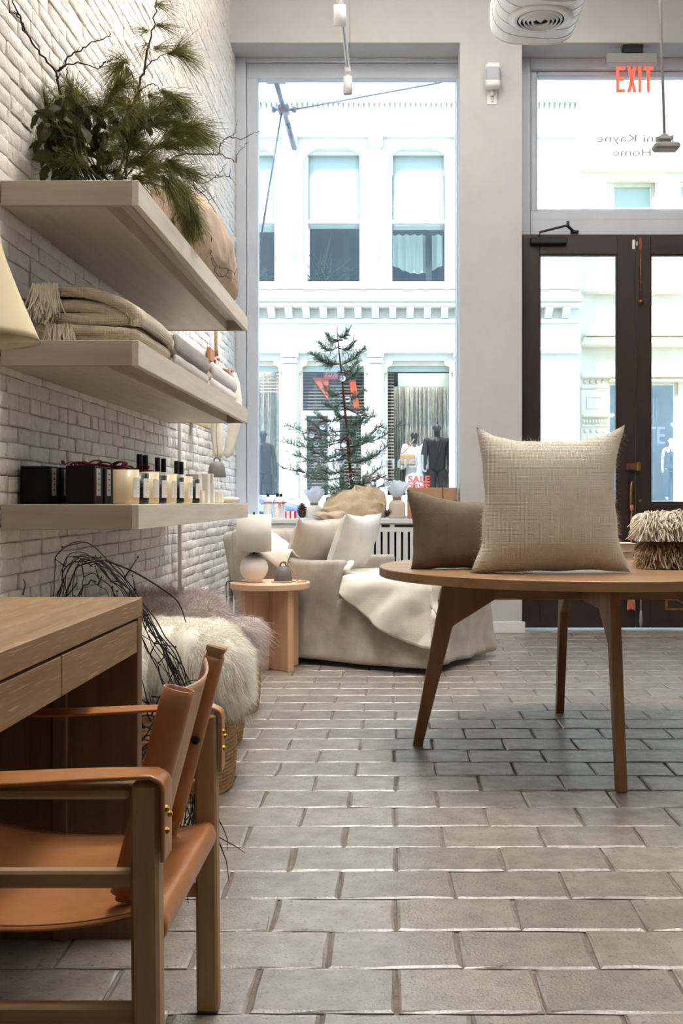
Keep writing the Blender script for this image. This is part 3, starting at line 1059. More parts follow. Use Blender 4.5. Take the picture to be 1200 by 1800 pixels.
MB().box(1.895, 1.922, YD - 0.012, YD - 0.001, 2.945, 3.04, 0.004).tube([(1.908, YD - 0.012, 2.95), (1.908, YD - 0.012, 2.56)], 0.006, 8).lathe([(0, -.02), (0.018, -.015), (0.02, 0), (0.012, .016), (0, .02)], (1.908, YD - 0.012, 2.545), 12).tube(
    [(1.908, YD - 0.012, 2.54), (1.906, YD - 0.012, 2.50)], [0.006, 0.002], 6).build('surface_bolt', M['copper'], d2)
lk = MB().box(1.795, 1.868, YD - 0.03, YD - 0.001, 1.235, 1.29, 0.004)
lk.build('rim_lock', M['copper'], d1)
MB().box(1.8735, 1.905, YD - 0.034, YD - 0.001, 1.225, 1.30, 0.006).build('lock_keeper', M['brass'], d2)
# lever handle of the left leaf with back plate
pl = []
for t in range(0, 13):
    a = PI * t / 12
    pl.append((1.833 + 0.02 * math.cos(a), 1.165 + 0.028 * math.sin(a)))
pl += [(1.813, 0.955), (1.853, 0.955)]
MB().prism(pl, 1, YD - 0.006, YD - 0.0005).build('handle_plate', M['black_metal'], d1)
MB().tube([(1.833, YD - 0.004, 1.14), (1.833, YD - 0.045, 1.145), (1.826, YD - 0.055, 1.12), (1.822, YD - 0.05, 0.985), (1.822, YD - 0.02, 0.965)], [0.008, 0.009, 0.01, 0.011, 0.012], 10).build('handle', M['brass'], d1)
MB().lathe([(0, -.004), (.026, -.004), (.028, 0), (.022, .004), (0, .005)], n=24, mtx=Matrix.Translation((1.935, YD - 0.004, 0.862)) @ Matrix.Rotation(PI / 2, 4, 'X')).build('cylinder_lock', M['brass'], d2)
MB().box(1.914, 1.956, YD - 0.0125, YD - 0.009, 0.857, 0.868, 0.001).build('key_slot', M['black_metal'], d2)
MB().lathe([(0, -.004), (.008, -.003), (.008, .003), (0, .004)], n=14, mtx=Matrix.Translation((1.905, YD - 0.004, 1.0)) @ Matrix.Rotation(PI / 2, 4, 'X')).build('round_knob', M['steel'], d2)
ms = MB()
for q in ((2.10, 2.40, .225, .24), (2.10, 2.40, .15, .165), (2.10, 2.118, .166, .224), (2.382, 2.40, .166, .224)):
    ms.box(q[0], q[1], YD - 0.008, YD - 0.0005, q[2], q[3], 0.002)
ms.build('mail_slot', M['brass'], d2)
fb = MB().tube([(1.908, YD - 0.014, 0.40), (1.908, YD - 0.014, 0.06)], 0.007, 8).lathe([(0, -.07), (.006, -.07), (.012, -.05), (.016, -.02), (.012, .02), (.008, .06), (0, .062)], (1.908, YD - 0.014, 0.09), 12)
fb.build('floor_bolt', M['grey_metal'], d2)

# tassel hanging from the handle
tl = MB().tube(smooth_path([(1.822, YD - 0.036, 0.97), (1.838, YD - 0.04, 0.945), (1.832, YD - 0.037, 0.90), (1.828, YD - 0.035, 0.80), (1.828, YD - 0.034, 0.48), (1.826, YD - 0.034, 0.365)], 4), 0.007, 7)
tl.lathe([(0, .03), (.013, .025), (.016, 0), (.012, -.02), (0, -.025)], (1.832, YD - 0.038, 0.94), 10)
tl.lathe([(0, .02), (.012, .018), (.014, 0), (.01, -.02), (0, -.022)], (1.828, YD - 0.036, 0.80), 10)
tl.lathe([(0, .03), (.012, .028), (.02, .005), (.02, -.02), (0, -.021)], (1.826, YD - 0.04, 0.34), 12)
tas = tag(tl.build('leather_tassel', M['tassel'], loc=(1.826, YD - 0.036, 0.95)), 'long coral leather tassel hanging from the brass door handle', 'tassel')
ts = MB()
for k in range(22):
    a = 2 * PI * k / 22
    r1, r2 = 0.017, 0.030 + rng.uniform(-.003, .004)
    ts.tube([(1.826 + r1 * math.cos(a), YD - 0.042 + 0.6 * r1 * math.sin(a), 0.335), (1.826 + r2 * math.cos(a), YD - 0.042 + 0.55 * r2 * math.sin(a), 0.16 + rng.uniform(-.01, .01))], 0.0036, 4, smooth=False)
ts.build('tassel_skirt', M['tassel'], tas)

# radiator cover with slotted front, window sill on top
YR = 7.95
rc = thing('radiator_cover', 'white slotted wooden radiator cover under the shop window', 'radiator cover', (-0.36, YR + .1, 0))
MB().box(-1.205, 0.485, YR, YB - 0.001, 0.828, 0.865, 0.004).build('sill_board', M['paint_white'], rc)
MB().box(-1.195, 0.475, YR + 0.012, YR + 0.03, 0.767, 0.8275, 0.001).build('top_rail', M['paint_white'], rc)
MB().box(-1.195, 0.475, YR + 0.012, YR + 0.03, 0.0, 0.14, 0.002).build('bottom_rail', M['paint_white'], rc)
MB().box(-1.195, -1.165, YR + 0.031, YB - 0.001, 0.0, 0.827, 0.002).build('end_panel', M['paint_white'], rc)
P_ = 0.0507
nsl = 33
for k in range(nsl + 1):
    x = -1.185 + P_ * k
    w = 0.0355
    m = MB().box(x - w / 2, x + w / 2, YR + 0.012, YR + 0.03, 0.1405, 0.7665, 0.002)
    m.build('slat', M['paint_white'], rc)
for q in ((-0.095, -0.035), (0.0, 0.26), (-0.60, -0.34)):
    MB().box(q[0], q[1], YR + 0.009, YR + 0.0119, 0.803, 0.821, 0.001).build('vent_slot', M['dark_void'], rc)
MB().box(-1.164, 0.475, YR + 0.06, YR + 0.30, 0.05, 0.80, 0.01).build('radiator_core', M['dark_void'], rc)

# ------------------------------------------------------------------ three shelves
XS, Y1, Y2 = -0.801, 3.35, 5.84


def shelf(zb, zt, label, led):
    t = thing('floating_shelf', label, 'shelf', (XW + .2, 4.6, zb), 0, 'pale oak shelves on the brick wall')
    XWB = XW + 0.003
    MB().box(XWB, XS - .0225, Y1 + .0225, Y2 - .0225, zt - 0.022, zt, 0.001).build('top_board', M['shelf_y'], t)
    MB().box(XS - .022, XS, Y1, Y2, zb, zt, 0.0015).build('front_fascia', M['shelf_y'], t)
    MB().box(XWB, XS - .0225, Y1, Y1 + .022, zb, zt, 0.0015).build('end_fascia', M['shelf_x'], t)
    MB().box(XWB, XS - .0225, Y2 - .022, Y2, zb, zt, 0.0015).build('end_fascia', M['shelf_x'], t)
    MB().box(XWB, -0.912, Y1 + .0225, Y2 - .0225, zb + 0.002, zb + 0.02, 0.001).build('bottom_panel', M['shelf_under'], t)
    MB().box(-0.930, -0.912, Y1 + .0225, Y2 - .0225, zb + 0.0205, zt - .0225, 0.001).build('groove_side', M['shelf_y'], t)
    if led:
        MB().box(-0.872, -0.850, Y1 + .05, Y2 - .06, zt - .034, zt - .0225, 0.003).build('light_channel', M['steel'], t)
        MB().tube(smooth_path([(-0.865, Y1 + .05, zt - .03), (-0.868, Y1 + .045, zt - .045), (-0.862, Y1 + .04, zb + .012), (-0.87, Y1 + .03, zb + .016)], 4), 0.004, 6).build('wire', M['white_plastic'], t)
    return t


shelf(1.925, 2.003, 'uppermost oak shelf, holding the pine branches', True)
shelf(1.4223, 1.5025, 'middle oak shelf, holding the folded wool blankets', True)
shelf(0.909, 0.988, 'lowest oak shelf, holding candles and black boxes', False)
ZT, ZM, ZL = 2.003, 1.5025, 0.988


# ------------------------------------------------------------------ folded blankets on the middle shelf
def slab(mb, x0, x1, y0, y1, z0, z1, seed=0, droop=0.0, amp=0.006, side_round=0.5):
    s0 = len(mb.v)
    c = ((x0 + x1) / 2, (y0 + y1) / 2, (z0 + z1) / 2)
    h = ((x1 - x0) / 2, (y1 - y0) / 2, (z1 - z0) / 2)
    mb.rbox(c, h, h[2] * 0.92, (12, 10, 1), 4)

    def fn(v):
        u = (v.x - x0) / (x1 - x0)
        dz = -droop * max(0, u - 0.35) ** 2 * 2.4
        q = nz3(v, 6, seed)
        return Vector((v.x + 0.5 * amp * nz3(v, 9, seed + 4), v.y + 1.2 * amp * nz3((v.x, v.z * 3, v.y), 8, seed + 2), v.z + dz + amp * q))
    mb.deform(fn, s0)
    return mb


def blanket_fringe(parent, mat, x0, x1, y, ztop, ln, n, seed=0):
    g = np.random.default_rng(seed)
    r = np.stack([g.uniform(x0, x1, n), np.full(n, y) + g.uniform(-.008, .008, n), ztop + g.uniform(-.008, .008, n)], 1)
    d = np.stack([g.uniform(-.25, .3, n), -0.28 + g.uniform(-.1, .1, n), -1 + g.uniform(-.1, .1, n)], 1)
    V, Q = strands(r, d, ln * g.uniform(.8, 1.1, n), 0.0030, 5, (0, 0.05, -0.15), 0.12, 0.8, 5, seed)
    mesh_np('fringe', V, Q, mat, parent, kind='stuff')


b = thing('folded_blanket', 'cream waffle wool throw with fringe, upper one of the pair on the middle shelf', 'blanket', (-1.0, 3.68, 1.575), 0)
tp = [Vector(q) for q in smooth_path([(-1.165, 0, 1.694), (-1.08, 0, 1.706), (-.98, 0, 1.694), (-.90, 0, 1.672), (-.845, 0, 1.640), (-.815, 0, 1.602), (-.818, 0, 1.570)], 6)]


def over(u, v):
    k = min(len(tp) - 1, u * (len(tp) - 1)); i = min(len(tp) - 2, int(k)); q = tp[i].lerp(tp[i + 1], k - i)
    e = 1 - abs(2 * v - 1) ** 8
    return (q.x, 3.455 + .50 * v + .006 * nz3((q.x, q.z * 3, v), 7, 2), q.z - .010 * (1 - e) + .007 * nz3((q.x, v, 0), 6, 5))


MB().grid(lambda u, v: over(u, 1 - v), 36, 16, thick=-.036).build('top_fold', M['wool_waffle'], b)
slab(MB(), -1.165, -0.868, 3.465, 3.945, 1.612, 1.655, 2, 0.03).build('middle_fold', M['wool_waffle'], b)
slab(MB(), -1.165, -0.850, 3.46, 3.95, 1.568, 1.612, 3, 0.0, 0.005).build('bottom_fold', M['wool_waffle'], b)
blanket_fringe(b, M['fringe_cream'], -1.165, -1.085, 3.452, 1.695, 0.095, 120, 3)
b = thing('folded_blanket', 'cream waffle wool throw with fringe, lower one resting on the middle shelf', 'blanket', (-1.0, 3.68, 1.504), 0)
slab(MB(), -1.16, -0.825, 3.45, 3.96, 1.535, 1.570, 5, 0.012, 0.004).build('top_fold', M['wool_waffle'], b)
slab(MB(), -1.15, -0.855, 3.455, 3.955, 1.5035, 1.537, 6, 0.0, 0.003).build('bottom_fold', M['wool_waffle'], b)
blanket_fringe(b, M['fringe_cream'], -1.125, -1.035, 3.45, 1.562, 0.062, 110, 4)
b = tag(slab(MB(), -1.2, -1.12, 3.5, 4.0, 1.504, 1.66, 9, 0, 0.004).build('rolled_throw', M['wool_pale'], loc=(-1.16, 3.7, 1.504)),
        'pale rolled throw against the bricks behind the fringed blankets', 'blanket')


def fold_roll(t, x0, x1, y0, y1, z0, z1, mat, seed):
    """blanket folded over itself: a spiral outline swept along x"""
    h = (z1 - z0)

    def fn(u, v):
        # outline in yz: lower flap, round nose at the front, upper flap
        a = u
        if a < 0.42:
            k = a / 0.42
            x = x0 + (x1 - x0 - h / 2) * k; z = z0 + h * 0.26
        elif a < 0.58:
            k = (a - .42) / .16
            t_ = -PI / 2 + PI * k
            x = x1 - h / 2 + math.cos(t_) * h * 0.42; z = (z0 + z1) / 2 + math.sin(t_) * h * 0.24
        else:
            k = (a - .58) / .42
            x = x1 - h / 2 - (x1 - x0 - h / 2) * k; z = z0 + h * 0.74
        p = (x, y0 + (y1 - y0) * v, z)
        return (p[0] + .004 * nz3(p, 9, seed), p[1] + .005 * nz3((x * 2, z * 4, 0), 6, seed), p[2] + .006 * nz3(p, 7, seed + 2))
    s = MB().grid(fn, 46, 14, thick=h * 0.44)
    return s.build('fold', mat, t)


for (y0, y1, z0, z1, mt, lab, sd) in ((3.99, 4.72, 1.555, 1.632, 'wool_grey', 'mid grey wool blanket folded on top of the pale grey one', 21),
                                      (4.0, 4.70, 1.504, 1.556, 'wool_pale', 'pale grey wool blanket lying under the mid grey one', 22),
                                      (4.80, 5.55, 1.556, 1.632, 'wool_white', 'white wool blanket folded on top, beyond the grey blankets', 23),
                                      (4.80, 5.52, 1.504, 1.557, 'wool_white', 'thin white blanket at the bottom, beyond the grey blankets', 24)):
    b = thing('folded_blanket', lab, 'blanket', (-1.0, (y0 + y1) / 2, z0))
    for q in range(2 if z1 - z0 > .06 else 1):
        hh = (z1 - z0) / (2 if z1 - z0 > .06 else 1)
        slab(MB(), -1.17, -0.822 - .0 * q, y0, y1, z0 + hh * q, z0 + hh * (q + 1) + (.002 if q == 0 and z1 - z0 > .06 else 0), sd + q * 7, 0.012, 0.004).build('fold', M[mt], b)
    slab(MB(), -0.836, -0.812, y0 + .004, y1 - .004, z0 + .004, z1 - .004, sd + 3, 0, 0.003).build('folded_edge', M[mt], b)


# ------------------------------------------------------------------ lowest shelf
def ribbon_bow(parent, c, s, mat, ax=(0, 1, 0), seed=0, tails=True):
    g = random.Random(seed)
    c = Vector(c); a = Vector(ax).normalized(); u = Vector((0, 0, 1))
    mb = MB()
    for sg in (-1, 1):
        pts = [c, c + a * sg * .5 * s + u * .22 * s, c + a * sg * s + u * .14 * s, c + a * sg * .9 * s - u * .03 * s, c + a * sg * .4 * s + u * .0 * s, c]
        mb.tube(smooth_path(pts, 4), s * 0.24, 6, ell=0.22)
        if tails:
            mb.tube(smooth_path([c, c + a * sg * .5 * s - u * .1 * s, c + a * sg * (1.0 + .5 * g.random()) * s - u * (.15 + .25 * g.random()) * s], 4), s * 0.20, 6, ell=0.22)
    mb.lathe([(0, -s * .16), (s * .16, -s * .1), (s * .18, s * .1), (0, s * .16)], c, 8)
    return mb.build('bow', mat, parent)


def black_box(x0, y0, label, ribbon, seed):
    w, d, h = 0.093, 0.11, 0.125
    t = thing('gift_box', label, 'box', (x0 + w / 2, y0 + d / 2, ZL), 0, 'black cartons on the lowest shelf')
    MB().box(x0, x0 + w, y0, y0 + d, ZL + .001, ZL + h, 0.002).build('carton', M['black_box'], t)
    MB().box(x0 + w, x0 + w + .0008, y0 + .03, y0 + .075, ZL + .028, ZL + h - .006, 0).box(x0 + w - .02, x0 + w, y0 + .03, y0 + .075, ZL + h, ZL + h + .0008, 0).build('label', M['label_silver'], t)
    k = MB()
    for q in range(4):
        k.box(x0 + w + .0008, x0 + w + .0014, y0 + .046 + .003 * (q % 2), y0 + .056 + .002 * q % 3, ZL + .045 + .018 * q, ZL + .050 + .018 * q, 0)
    k.build('print', M['ink'], t)
    if ribbon:
        r = MB()
        yc = y0 + .018
        r.box(x0 + w, x0 + w + .0012, yc - .004, yc + .004, ZL + .001, ZL + h, 0)
        r.box(x0, x0 + w, yc - .004, yc + .004, ZL + h, ZL + h + .0012, 0)
        r.box(x0 + .005, x0 + .011, y0, y0 + d, ZL + h, ZL + h + .0014, 0)
        r.build('ribbon', M['ribbon_red'], t)
        ribbon_bow(t, (x0 + .045 + .012 * (seed % 2), y0 + .04, ZL + h + .006), 0.050 + .008 * (seed % 3), M['ribbon_red'], (.8, .6 - .5 * (seed % 3), .1 * (seed % 2)), seed)
        m_ = MB().tube(smooth_path([(x0 + .04, y0 + .03, ZL + h + .008), (x0 + .02, y0 + .0, ZL + h + .014), (x0 + .0, y0 - .01, ZL + h + .006), (x0 - .012, y0 + .01, ZL + h + .018)], 5), 0.006, 6, ell=.25)
        m_.build('ribbon_tail', M['ribbon_red'], t)


black_box(-1.2235, 3.50, 'plain black carton nearest the front corner, without a ribbon', False, 1)
black_box(-1.2235, 3.63, 'plain black carton standing second, behind the ribbonless front one', False, 2)
black_box(-1.076, 3.50, 'black carton tied with wine red ribbon, nearest of the ribboned ones', True, 3)
black_box(-1.076, 3.63, 'black carton with red ribbon, second one behind the first candle', True, 4)
for i, nm in enumerate(('third', 'fourth', 'fifth')):
    black_box(-1.076, 3.80 + .17 * i, 'black carton with red ribbon, %s one along the row behind candles' % nm, True, 5 + i)


def candle(x, y, black, label):
    t = thing('candle_jar', label, 'candle', (x, y, ZL), 0, 'candles along the shelf edge')
    r, h = (0.041, 0.111) if not black else (0.039, 0.103)
    mt = M['candle_black' if black else 'candle_glass']
    MB().lathe([(0, .001), (r * .93, .001), (r, .006), (r, h), (r - .003, h), (r - .003, h - .016), (0, h - .016)], (x, y, ZL), 32).build('jar', mt, t)
    MB().lathe([(0, h - .0155), (r - .0035, h - .0155), (r - .0035, h - .012), (0, h - .012)], (x, y, ZL), 24).tube([(x, y, ZL + h - .012), (x + .001, y, ZL + h - .002)], 0.0012, 5).build('wax', M['candle_wax'], t)
    a0, a1 = -.55, .55
    vs = []
    f = MB().grid(lambda u, v: (x + (r + .0008) * math.cos(a0 + (a1 - a0) * u - .25), y + (r + .0008) * math.sin(a0 + (a1 - a0) * u - .25), ZL + .022 + .064 * v), 10, 2)
    f.build('label', M['label_white'], t)
    k = MB()
    for q in range(5):
        aa = -.35 + .03 * (q % 2)
        k.grid(lambda u, v: (x + (r + .0014) * math.cos(aa + .12 * u), y + (r + .0014) * math.sin(aa + .12 * u), ZL + .036 + .0095 * q + .0016 * v), 3, 1)
    k.build('print', M['ink'], t)


ys = [3.43, 3.585, 3.735, 3.885, 4.06, 4.225, 4.40, 4.585]
on = ['nearest', 'second', 'third', 'fourth', 'fifth', 'sixth', 'seventh', 'farthest']
for i, y in enumerate(ys):
    candle(-0.86 - (0.002 * i), y, i % 2 == 1, '%s candle in the row on the shelf edge, in a %s glass' % (on[i], 'black' if i % 2 else 'cream'))


def scent(x, y, label):
    t = thing('perfume_bottle', label, 'bottle', (x, y, ZL), 0, 'scent bottles with black caps')
    r = 0.019
    MB().lathe([(0, .001), (r, .001), (r, .128), (r * .9, .136), (.009, .138), (.009, .150), (0, .150)], (x, y, ZL), 20).build('flask', M['clear_glass'], t)
    MB().lathe([(0, .006), (r - .003, .006), (r - .003, .105), (0, .105)], (x, y, ZL), 18).build('liquid', M['amber'], t)
    MB().lathe([(0, .150), (.0125, .150), (.0125, .214), (.0115, .216), (0, .216)], (x, y, ZL), 20).build('cap', M['black_metal'], t)


for i, (x, y) in enumerate(((-1.12, 4.70), (-1.12, 4.81), (-1.12, 5.06), (-1.12, 5.19), (-1.12, 5.50), (-1.12, 5.62))):
    scent(x, y, 'black capped scent bottle, %s from the near end of the six' % ('first', 'second', 'third', 'fourth', 'fifth', 'last')[i])


def carton(x0, x1, y0, y1, z0, z1, mat, label):
    t = thing('small_carton', label, 'box', ((x0 + x1) / 2, (y0 + y1) / 2, z0))
    MB().box(x0, x1, y0, y1, z0, z1, 0.002).build('carton_body', M[mat], t)
    MB().box(x1, x1 + .0007, y0 + (y1 - y0) * .2, y1 - (y1 - y0) * .2, z0 + (z1 - z0) * .25, z1 - (z1 - z0) * .2, 0).build('label', M['label_white'], t)


carton(-0.905, -0.855, 4.76, 4.83, ZL + .001, ZL + .056, 'carton', 'squat ivory carton under the larger ivory cube')
carton(-0.925, -0.867, 4.74, 4.83, ZL + .057, ZL + .13, 'carton', 'ivory cube carton stacked on a squat one')
carton(-0.885, -0.850, 4.88, 4.94, ZL + .001, ZL + .135, 'carton_white', 'tall white carton beside the stacked ivory cubes')
carton(-0.88, -0.845, 5.0, 5.04, ZL + .001, ZL + .094, 'carton_white', 'narrow white carton carrying a small ivory block')
carton(-0.885, -0.850, 5.0, 5.04, ZL + .095, ZL + .138, 'carton', 'small ivory block on top of the narrow carton')
carton(-0.86, -0.835, 5.10, 5.13, ZL + .001, ZL + .055, 'carton_white', 'tiny white carton, nearer of the last two')
carton(-0.855, -0.83, 5.17, 5.20, ZL + .001, ZL + .055, 'carton_white', 'tiny white carton, farther of the last two')
for i, (x, y) in enumerate(((-0.90, 5.30), (-0.895, 5.40))):
    t = thing('small_jar', '%s little ivory jar near the far end of the lowest shelf' % ('nearer', 'farther')[i], 'jar', (x, y, ZL))
    MB().lathe([(0, .001), (.021, .001), (.022, .004), (.022, .05), (0, .05)], (x, y, ZL), 20).build('jar_body', M['carton'], t)
    MB().lathe([(0, .0505), (.023, .0505), (.023, .066), (0, .067)], (x, y, ZL), 20).build('lid', M['carton_white'], t)
t = thing('white_tub', 'white lidded tub behind the tiny cartons', 'jar', (-0.905, 5.14, ZL))
MB().lathe([(0, .001), (.03, .001), (.031, .01), (.031, .07), (0, .07)], (-0.905, 5.14, ZL), 24).build('tub_body', M['ceramic_white'], t)
MB().lathe([(0, .0705), (.033, .0705), (.033, .092), (.03, .094), (0, .094)], (-0.905, 5.14, ZL), 24).build('lid', M['carton_white'], t)
t = MB().tube([(-0.885, 5.42, ZL + .016), (-0.84, 5.52, ZL + .017), (-0.825, 5.62, ZL + .016)], [0.015, 0.016, 0.013], 12)
tag(t.build('paper_roll', M['carton'], loc=(-0.85, 5.5, ZL)), 'small rolled paper bundle at the far end of the lowest shelf', 'roll')

# ------------------------------------------------------------------ desk
XD = -0.583
YE = 2.435
dk = thing('desk', 'limed oak desk with drawers under a thick top', 'desk', (-0.9, 1.6, 0))
MB().box(-1.215, XD, 0.75, YE + .042, 0.733, 0.777, 0.002).build('top', M['desk_y'], dk)
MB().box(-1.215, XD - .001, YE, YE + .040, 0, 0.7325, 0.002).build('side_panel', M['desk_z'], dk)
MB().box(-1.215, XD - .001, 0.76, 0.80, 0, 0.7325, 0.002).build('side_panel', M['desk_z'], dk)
MB().box(-1.215, -1.19, 0.801, YE - .001, 0.05, 0.7325, 0.002).build('back_panel', M['desk_dark'], dk)
MB().box(-0.775, -0.742, YE - .013, YE - .0005, 0.001, 0.60, 0.002).build('batten', M['desk_z'], dk)
for i, (a, c) in enumerate(((1.8835, YE - .004), (1.332, 1.879), (0.804, 1.3275))):
    dr = MB().box(XD - .024, XD - .002, a, c, 0.655, 0.727, 0.0015).build('drawer', M['desk_y'], dk)
    MB().box(-1.15, XD - .0245, a + .012, c - .012, 0.660, 0.715, 0.001).build('drawer_box', M['desk_dark'], dr)

# ------------------------------------------------------------------ leather chair
ch = thing('leather_armchair', 'oak armchair with slung tan leather seat, pulled under the desk', 'chair', (-0.62, 1.85, 0))
PXs = (-0.386, -0.344)


def post(y0, y1, xs, top, lean):
    mb = MB().box(xs[0], xs[1], y0, y1, 0, top, 0.005)
    mb.deform(lambda v: Vector((v.x - lean * v.z, v.y, v.z)))
    return mb.build('leg', M['chair_z'], ch)


for (y0, y1) in ((1.575, 1.615), (2.085, 2.125)):
    post(y0, y1, PXs, 0.582, 0.008)
    post(y0, y1, (-0.935, -0.893), 0.582, -0.008)
for y in (1.583, 2.093):
    MB().box(-0.892, -0.387, y, y + .024, 0.425, 0.4505, 0.004).build('side_rail', M['chair_x'], ch)
    MB().box(-0.894, -0.385, y, y + .026, 0.222, 0.25, 0.004).build('stretcher', M['chair_x'], ch)
MB().box(-0.925, -0.90, 1.616, 2.084, 0.40, 0.43, 0.006).build('front_rail', M['chair_z'], ch)
MB().box(-0.378, -0.356, 1.616, 2.084, 0.33, 0.368, 0.008).build('rear_rail', M['chair_z'], ch)


def seat_pt(u, v):
    """u 0 rear .. 1 front, v 0 near .. 1 far"""
    x = -0.3665 - 0.53 * u
    z = 0.378 + 0.045 * u ** 1.6 - 0.055 * math.sin(PI * min(1, u * 1.02)) * (0.75 + 0.25 * math.sin(PI * v))
    if u < 0.08:
        k = 1 - u / 0.08
        z -= 0.0
    return Vector((x, 1.622 + 0.456 * v, z + 0.0025 * nz3((x, v, 0), 6)))


def seat_full(a, v):
    if a < 0.2:                       # wraps around the rear rail
        t = a / 0.2
        ang = -PI * 0.5 + PI * t
        zc = 0.350
        return Vector((-0.366 + 0.020 * math.cos(ang) - (0.012 if t < .5 else 0) * 0, 1.622 + 0.456 * v, zc + 0.027 * math.sin(ang)))
    return seat_pt((a - 0.2) / 0.8, v)


MB().grid(lambda a, v: seat_full(a, v), 44, 20, thick=-0.004).build('seat', M['leather'], ch)
st = MB()
for v in (0.02, 0.98):
    st.tube([seat_pt(u / 30, v) + Vector((0, 0, .0026)) for u in range(2, 31)], 0.0013, 5)
st.build('stitching', M['leather_edge'], ch)


def strap(y0, y1, n_):
    def fn(u, v):
        y = y0 + (y1 - y0) * v
        L1 = 0.10
        a = u
        if a < 0.22:
            return Vector((-0.338 - 0.008 * 0.58, y, 0.47 + (0.588 - 0.012 - 0.47) * a / .22))
        if a < 0.30:
            t = (a - .22) / .08 * PI / 2
            return Vector((-0.3426 - 0.012 + 0.012 * math.cos(t), y, 0.576 + 0.012 * math.sin(t)))
        k = (a - .30) / .70
        x = -0.3546 - k * (0.54)
        z = 0.588 + 0.004 * math.sin(k * 5 + 1) - 0.006 * math.sin(PI * k)
        tw = 0.5 * math.sin(PI * k)
        return Vector((x, y, z + (v - .5) * 0.012 * tw))
    MB().grid(fn, 46, 6, thick=0.005).build('arm_strap', M['leather'], ch)
    if n_ == 0:
        MB().box(-0.892, -0.392, y0 + .012, y0 + .034, 0.558, 0.577, 0.005).build('arm_rail', M['chair_x'], ch)
    bl = MB()
    for (dy, z) in ((.014, .545), (.034, .532), (.016, .512)):
        bl.lathe([(0, 0), (.0055, 0), (.0055, .006), (.003, .009), (0, .009)], n=6, smooth=False,
                 mtx=Matrix.Translation((-0.341, y0 + dy, z)) @ Matrix.Rotation(PI / 2, 4, 'Y'))
    bl.build('bolt', M['brass'], ch)


strap(1.566, 1.622, 0)
strap(2.092, 2.128, 1)


def stile(y, half_t, w):
    top = Vector((-0.336, y, 0.718)); bot = Vector((-0.425, y, 0.372))
    d = (top - bot).normalized()
    n = Vector((d.z, 0, -d.x))
    return top, bot, d, n


def board(y0, y1, w, ext_top=0.0, ext_bot=0.0, name='back_stile', mat=None, b=0.003):
    top, bot, d, n = stile((y0 + y1) / 2, 0, w)
    top = top + d * ext_top; bot = bot - d * ext_bot
    L_ = (top - bot).length
    mtx = Matrix(((n.x, 0, d.x, bot.x), (0, 1, 0, (y0 + y1) / 2), (n.z, 0, d.z, bot.z), (0, 0, 0, 1)))
    return MB().box(-w / 2, w / 2, -(y1 - y0) / 2, (y1 - y0) / 2, 0, L_, b, mtx), mtx, L_


mb, mt_, L_ = board(2.004, 2.028, 0.031)
mb.build('back_stile', M['chair_z'], ch)
mb, mt2, L2 = board(1.676, 1.70, 0.028, -0.045, 0.004)
mb.build('back_stile', M['chair_z'], ch)
MB().box(-0.018, 0.018, -0.015, 0.015, L_ - .003, L_ + .010, 0.003, mt_).build('stile_cap', M['chair_x'], ch)
lw = MB()
# leather pocket around the near stile, open at the top
oval = [(0.026 * math.cos(2 * PI * k / 24), 0.020 * math.sin(2 * PI * k / 24)) for k in range(24)]


def pocket(mtx, L, w0, w1, z0, z1):
    mb = MB()
    mb.grid(lambda u, v: tuple(mtx @ Vector((math.copysign(abs(math.cos(2 * PI * u)) ** .75, math.cos(2 * PI * u)) * w0, math.copysign(abs(math.sin(2 * PI * u)) ** .75, math.sin(2 * PI * u)) * w1, z0 + (z1 - z0) * v))), 28, 10, cu=True, thick=0.003)
    return mb


pocket(mt2, L2, 0.025, 0.019, 0.012, L2 + 0.030).build('leather_pocket', M['leather'], ch)
pocket(mt_, L_, 0.0190, 0.0165, 0.03, L_ - 0.012).build('leather_pocket', M['leather'], ch)
# sling between the stiles, sagging to the back


def sling(u, v):
    a = mt2 @ Vector((0.0, 0.018, 0.02 + (L2 + .004) * v)); c = mt_ @ Vector((-0.012, -0.016, 0.02 + (L_ - .035) * v))
    p = a.lerp(c, u)
    return p + Vector((0.020 * math.sin(PI * u), 0, -0.006 * math.sin(PI * u) * v))


MB().grid(sling, 18, 24, thick=0.004).build('back_sling', M['leather_in'], ch)
bt = MB().lathe([(0, 0), (.0085, 0), (.0085, .004), (.005, .006), (0, .006)], n=18, mtx=mt_ @ Matrix.Translation((0.007, -0.0195, L_ * 0.53)) @ Matrix.Rotation(PI / 2, 4, 'X'))
bt.build('pivot_bolt', M['black_metal'], ch)
bt = MB().tube([mt_ @ Vector((0, .0, L_ * .53)), mt_ @ Vector((0, .075, L_ * .53))], 0.006, 8)
bt.tube([mt2 @ Vector((0, -.06, L2 * .53)), mt2 @ Vector((0, 0, L2 * .53))], 0.006, 8)
bt.build('pivot_pin', M['black_metal'], ch)

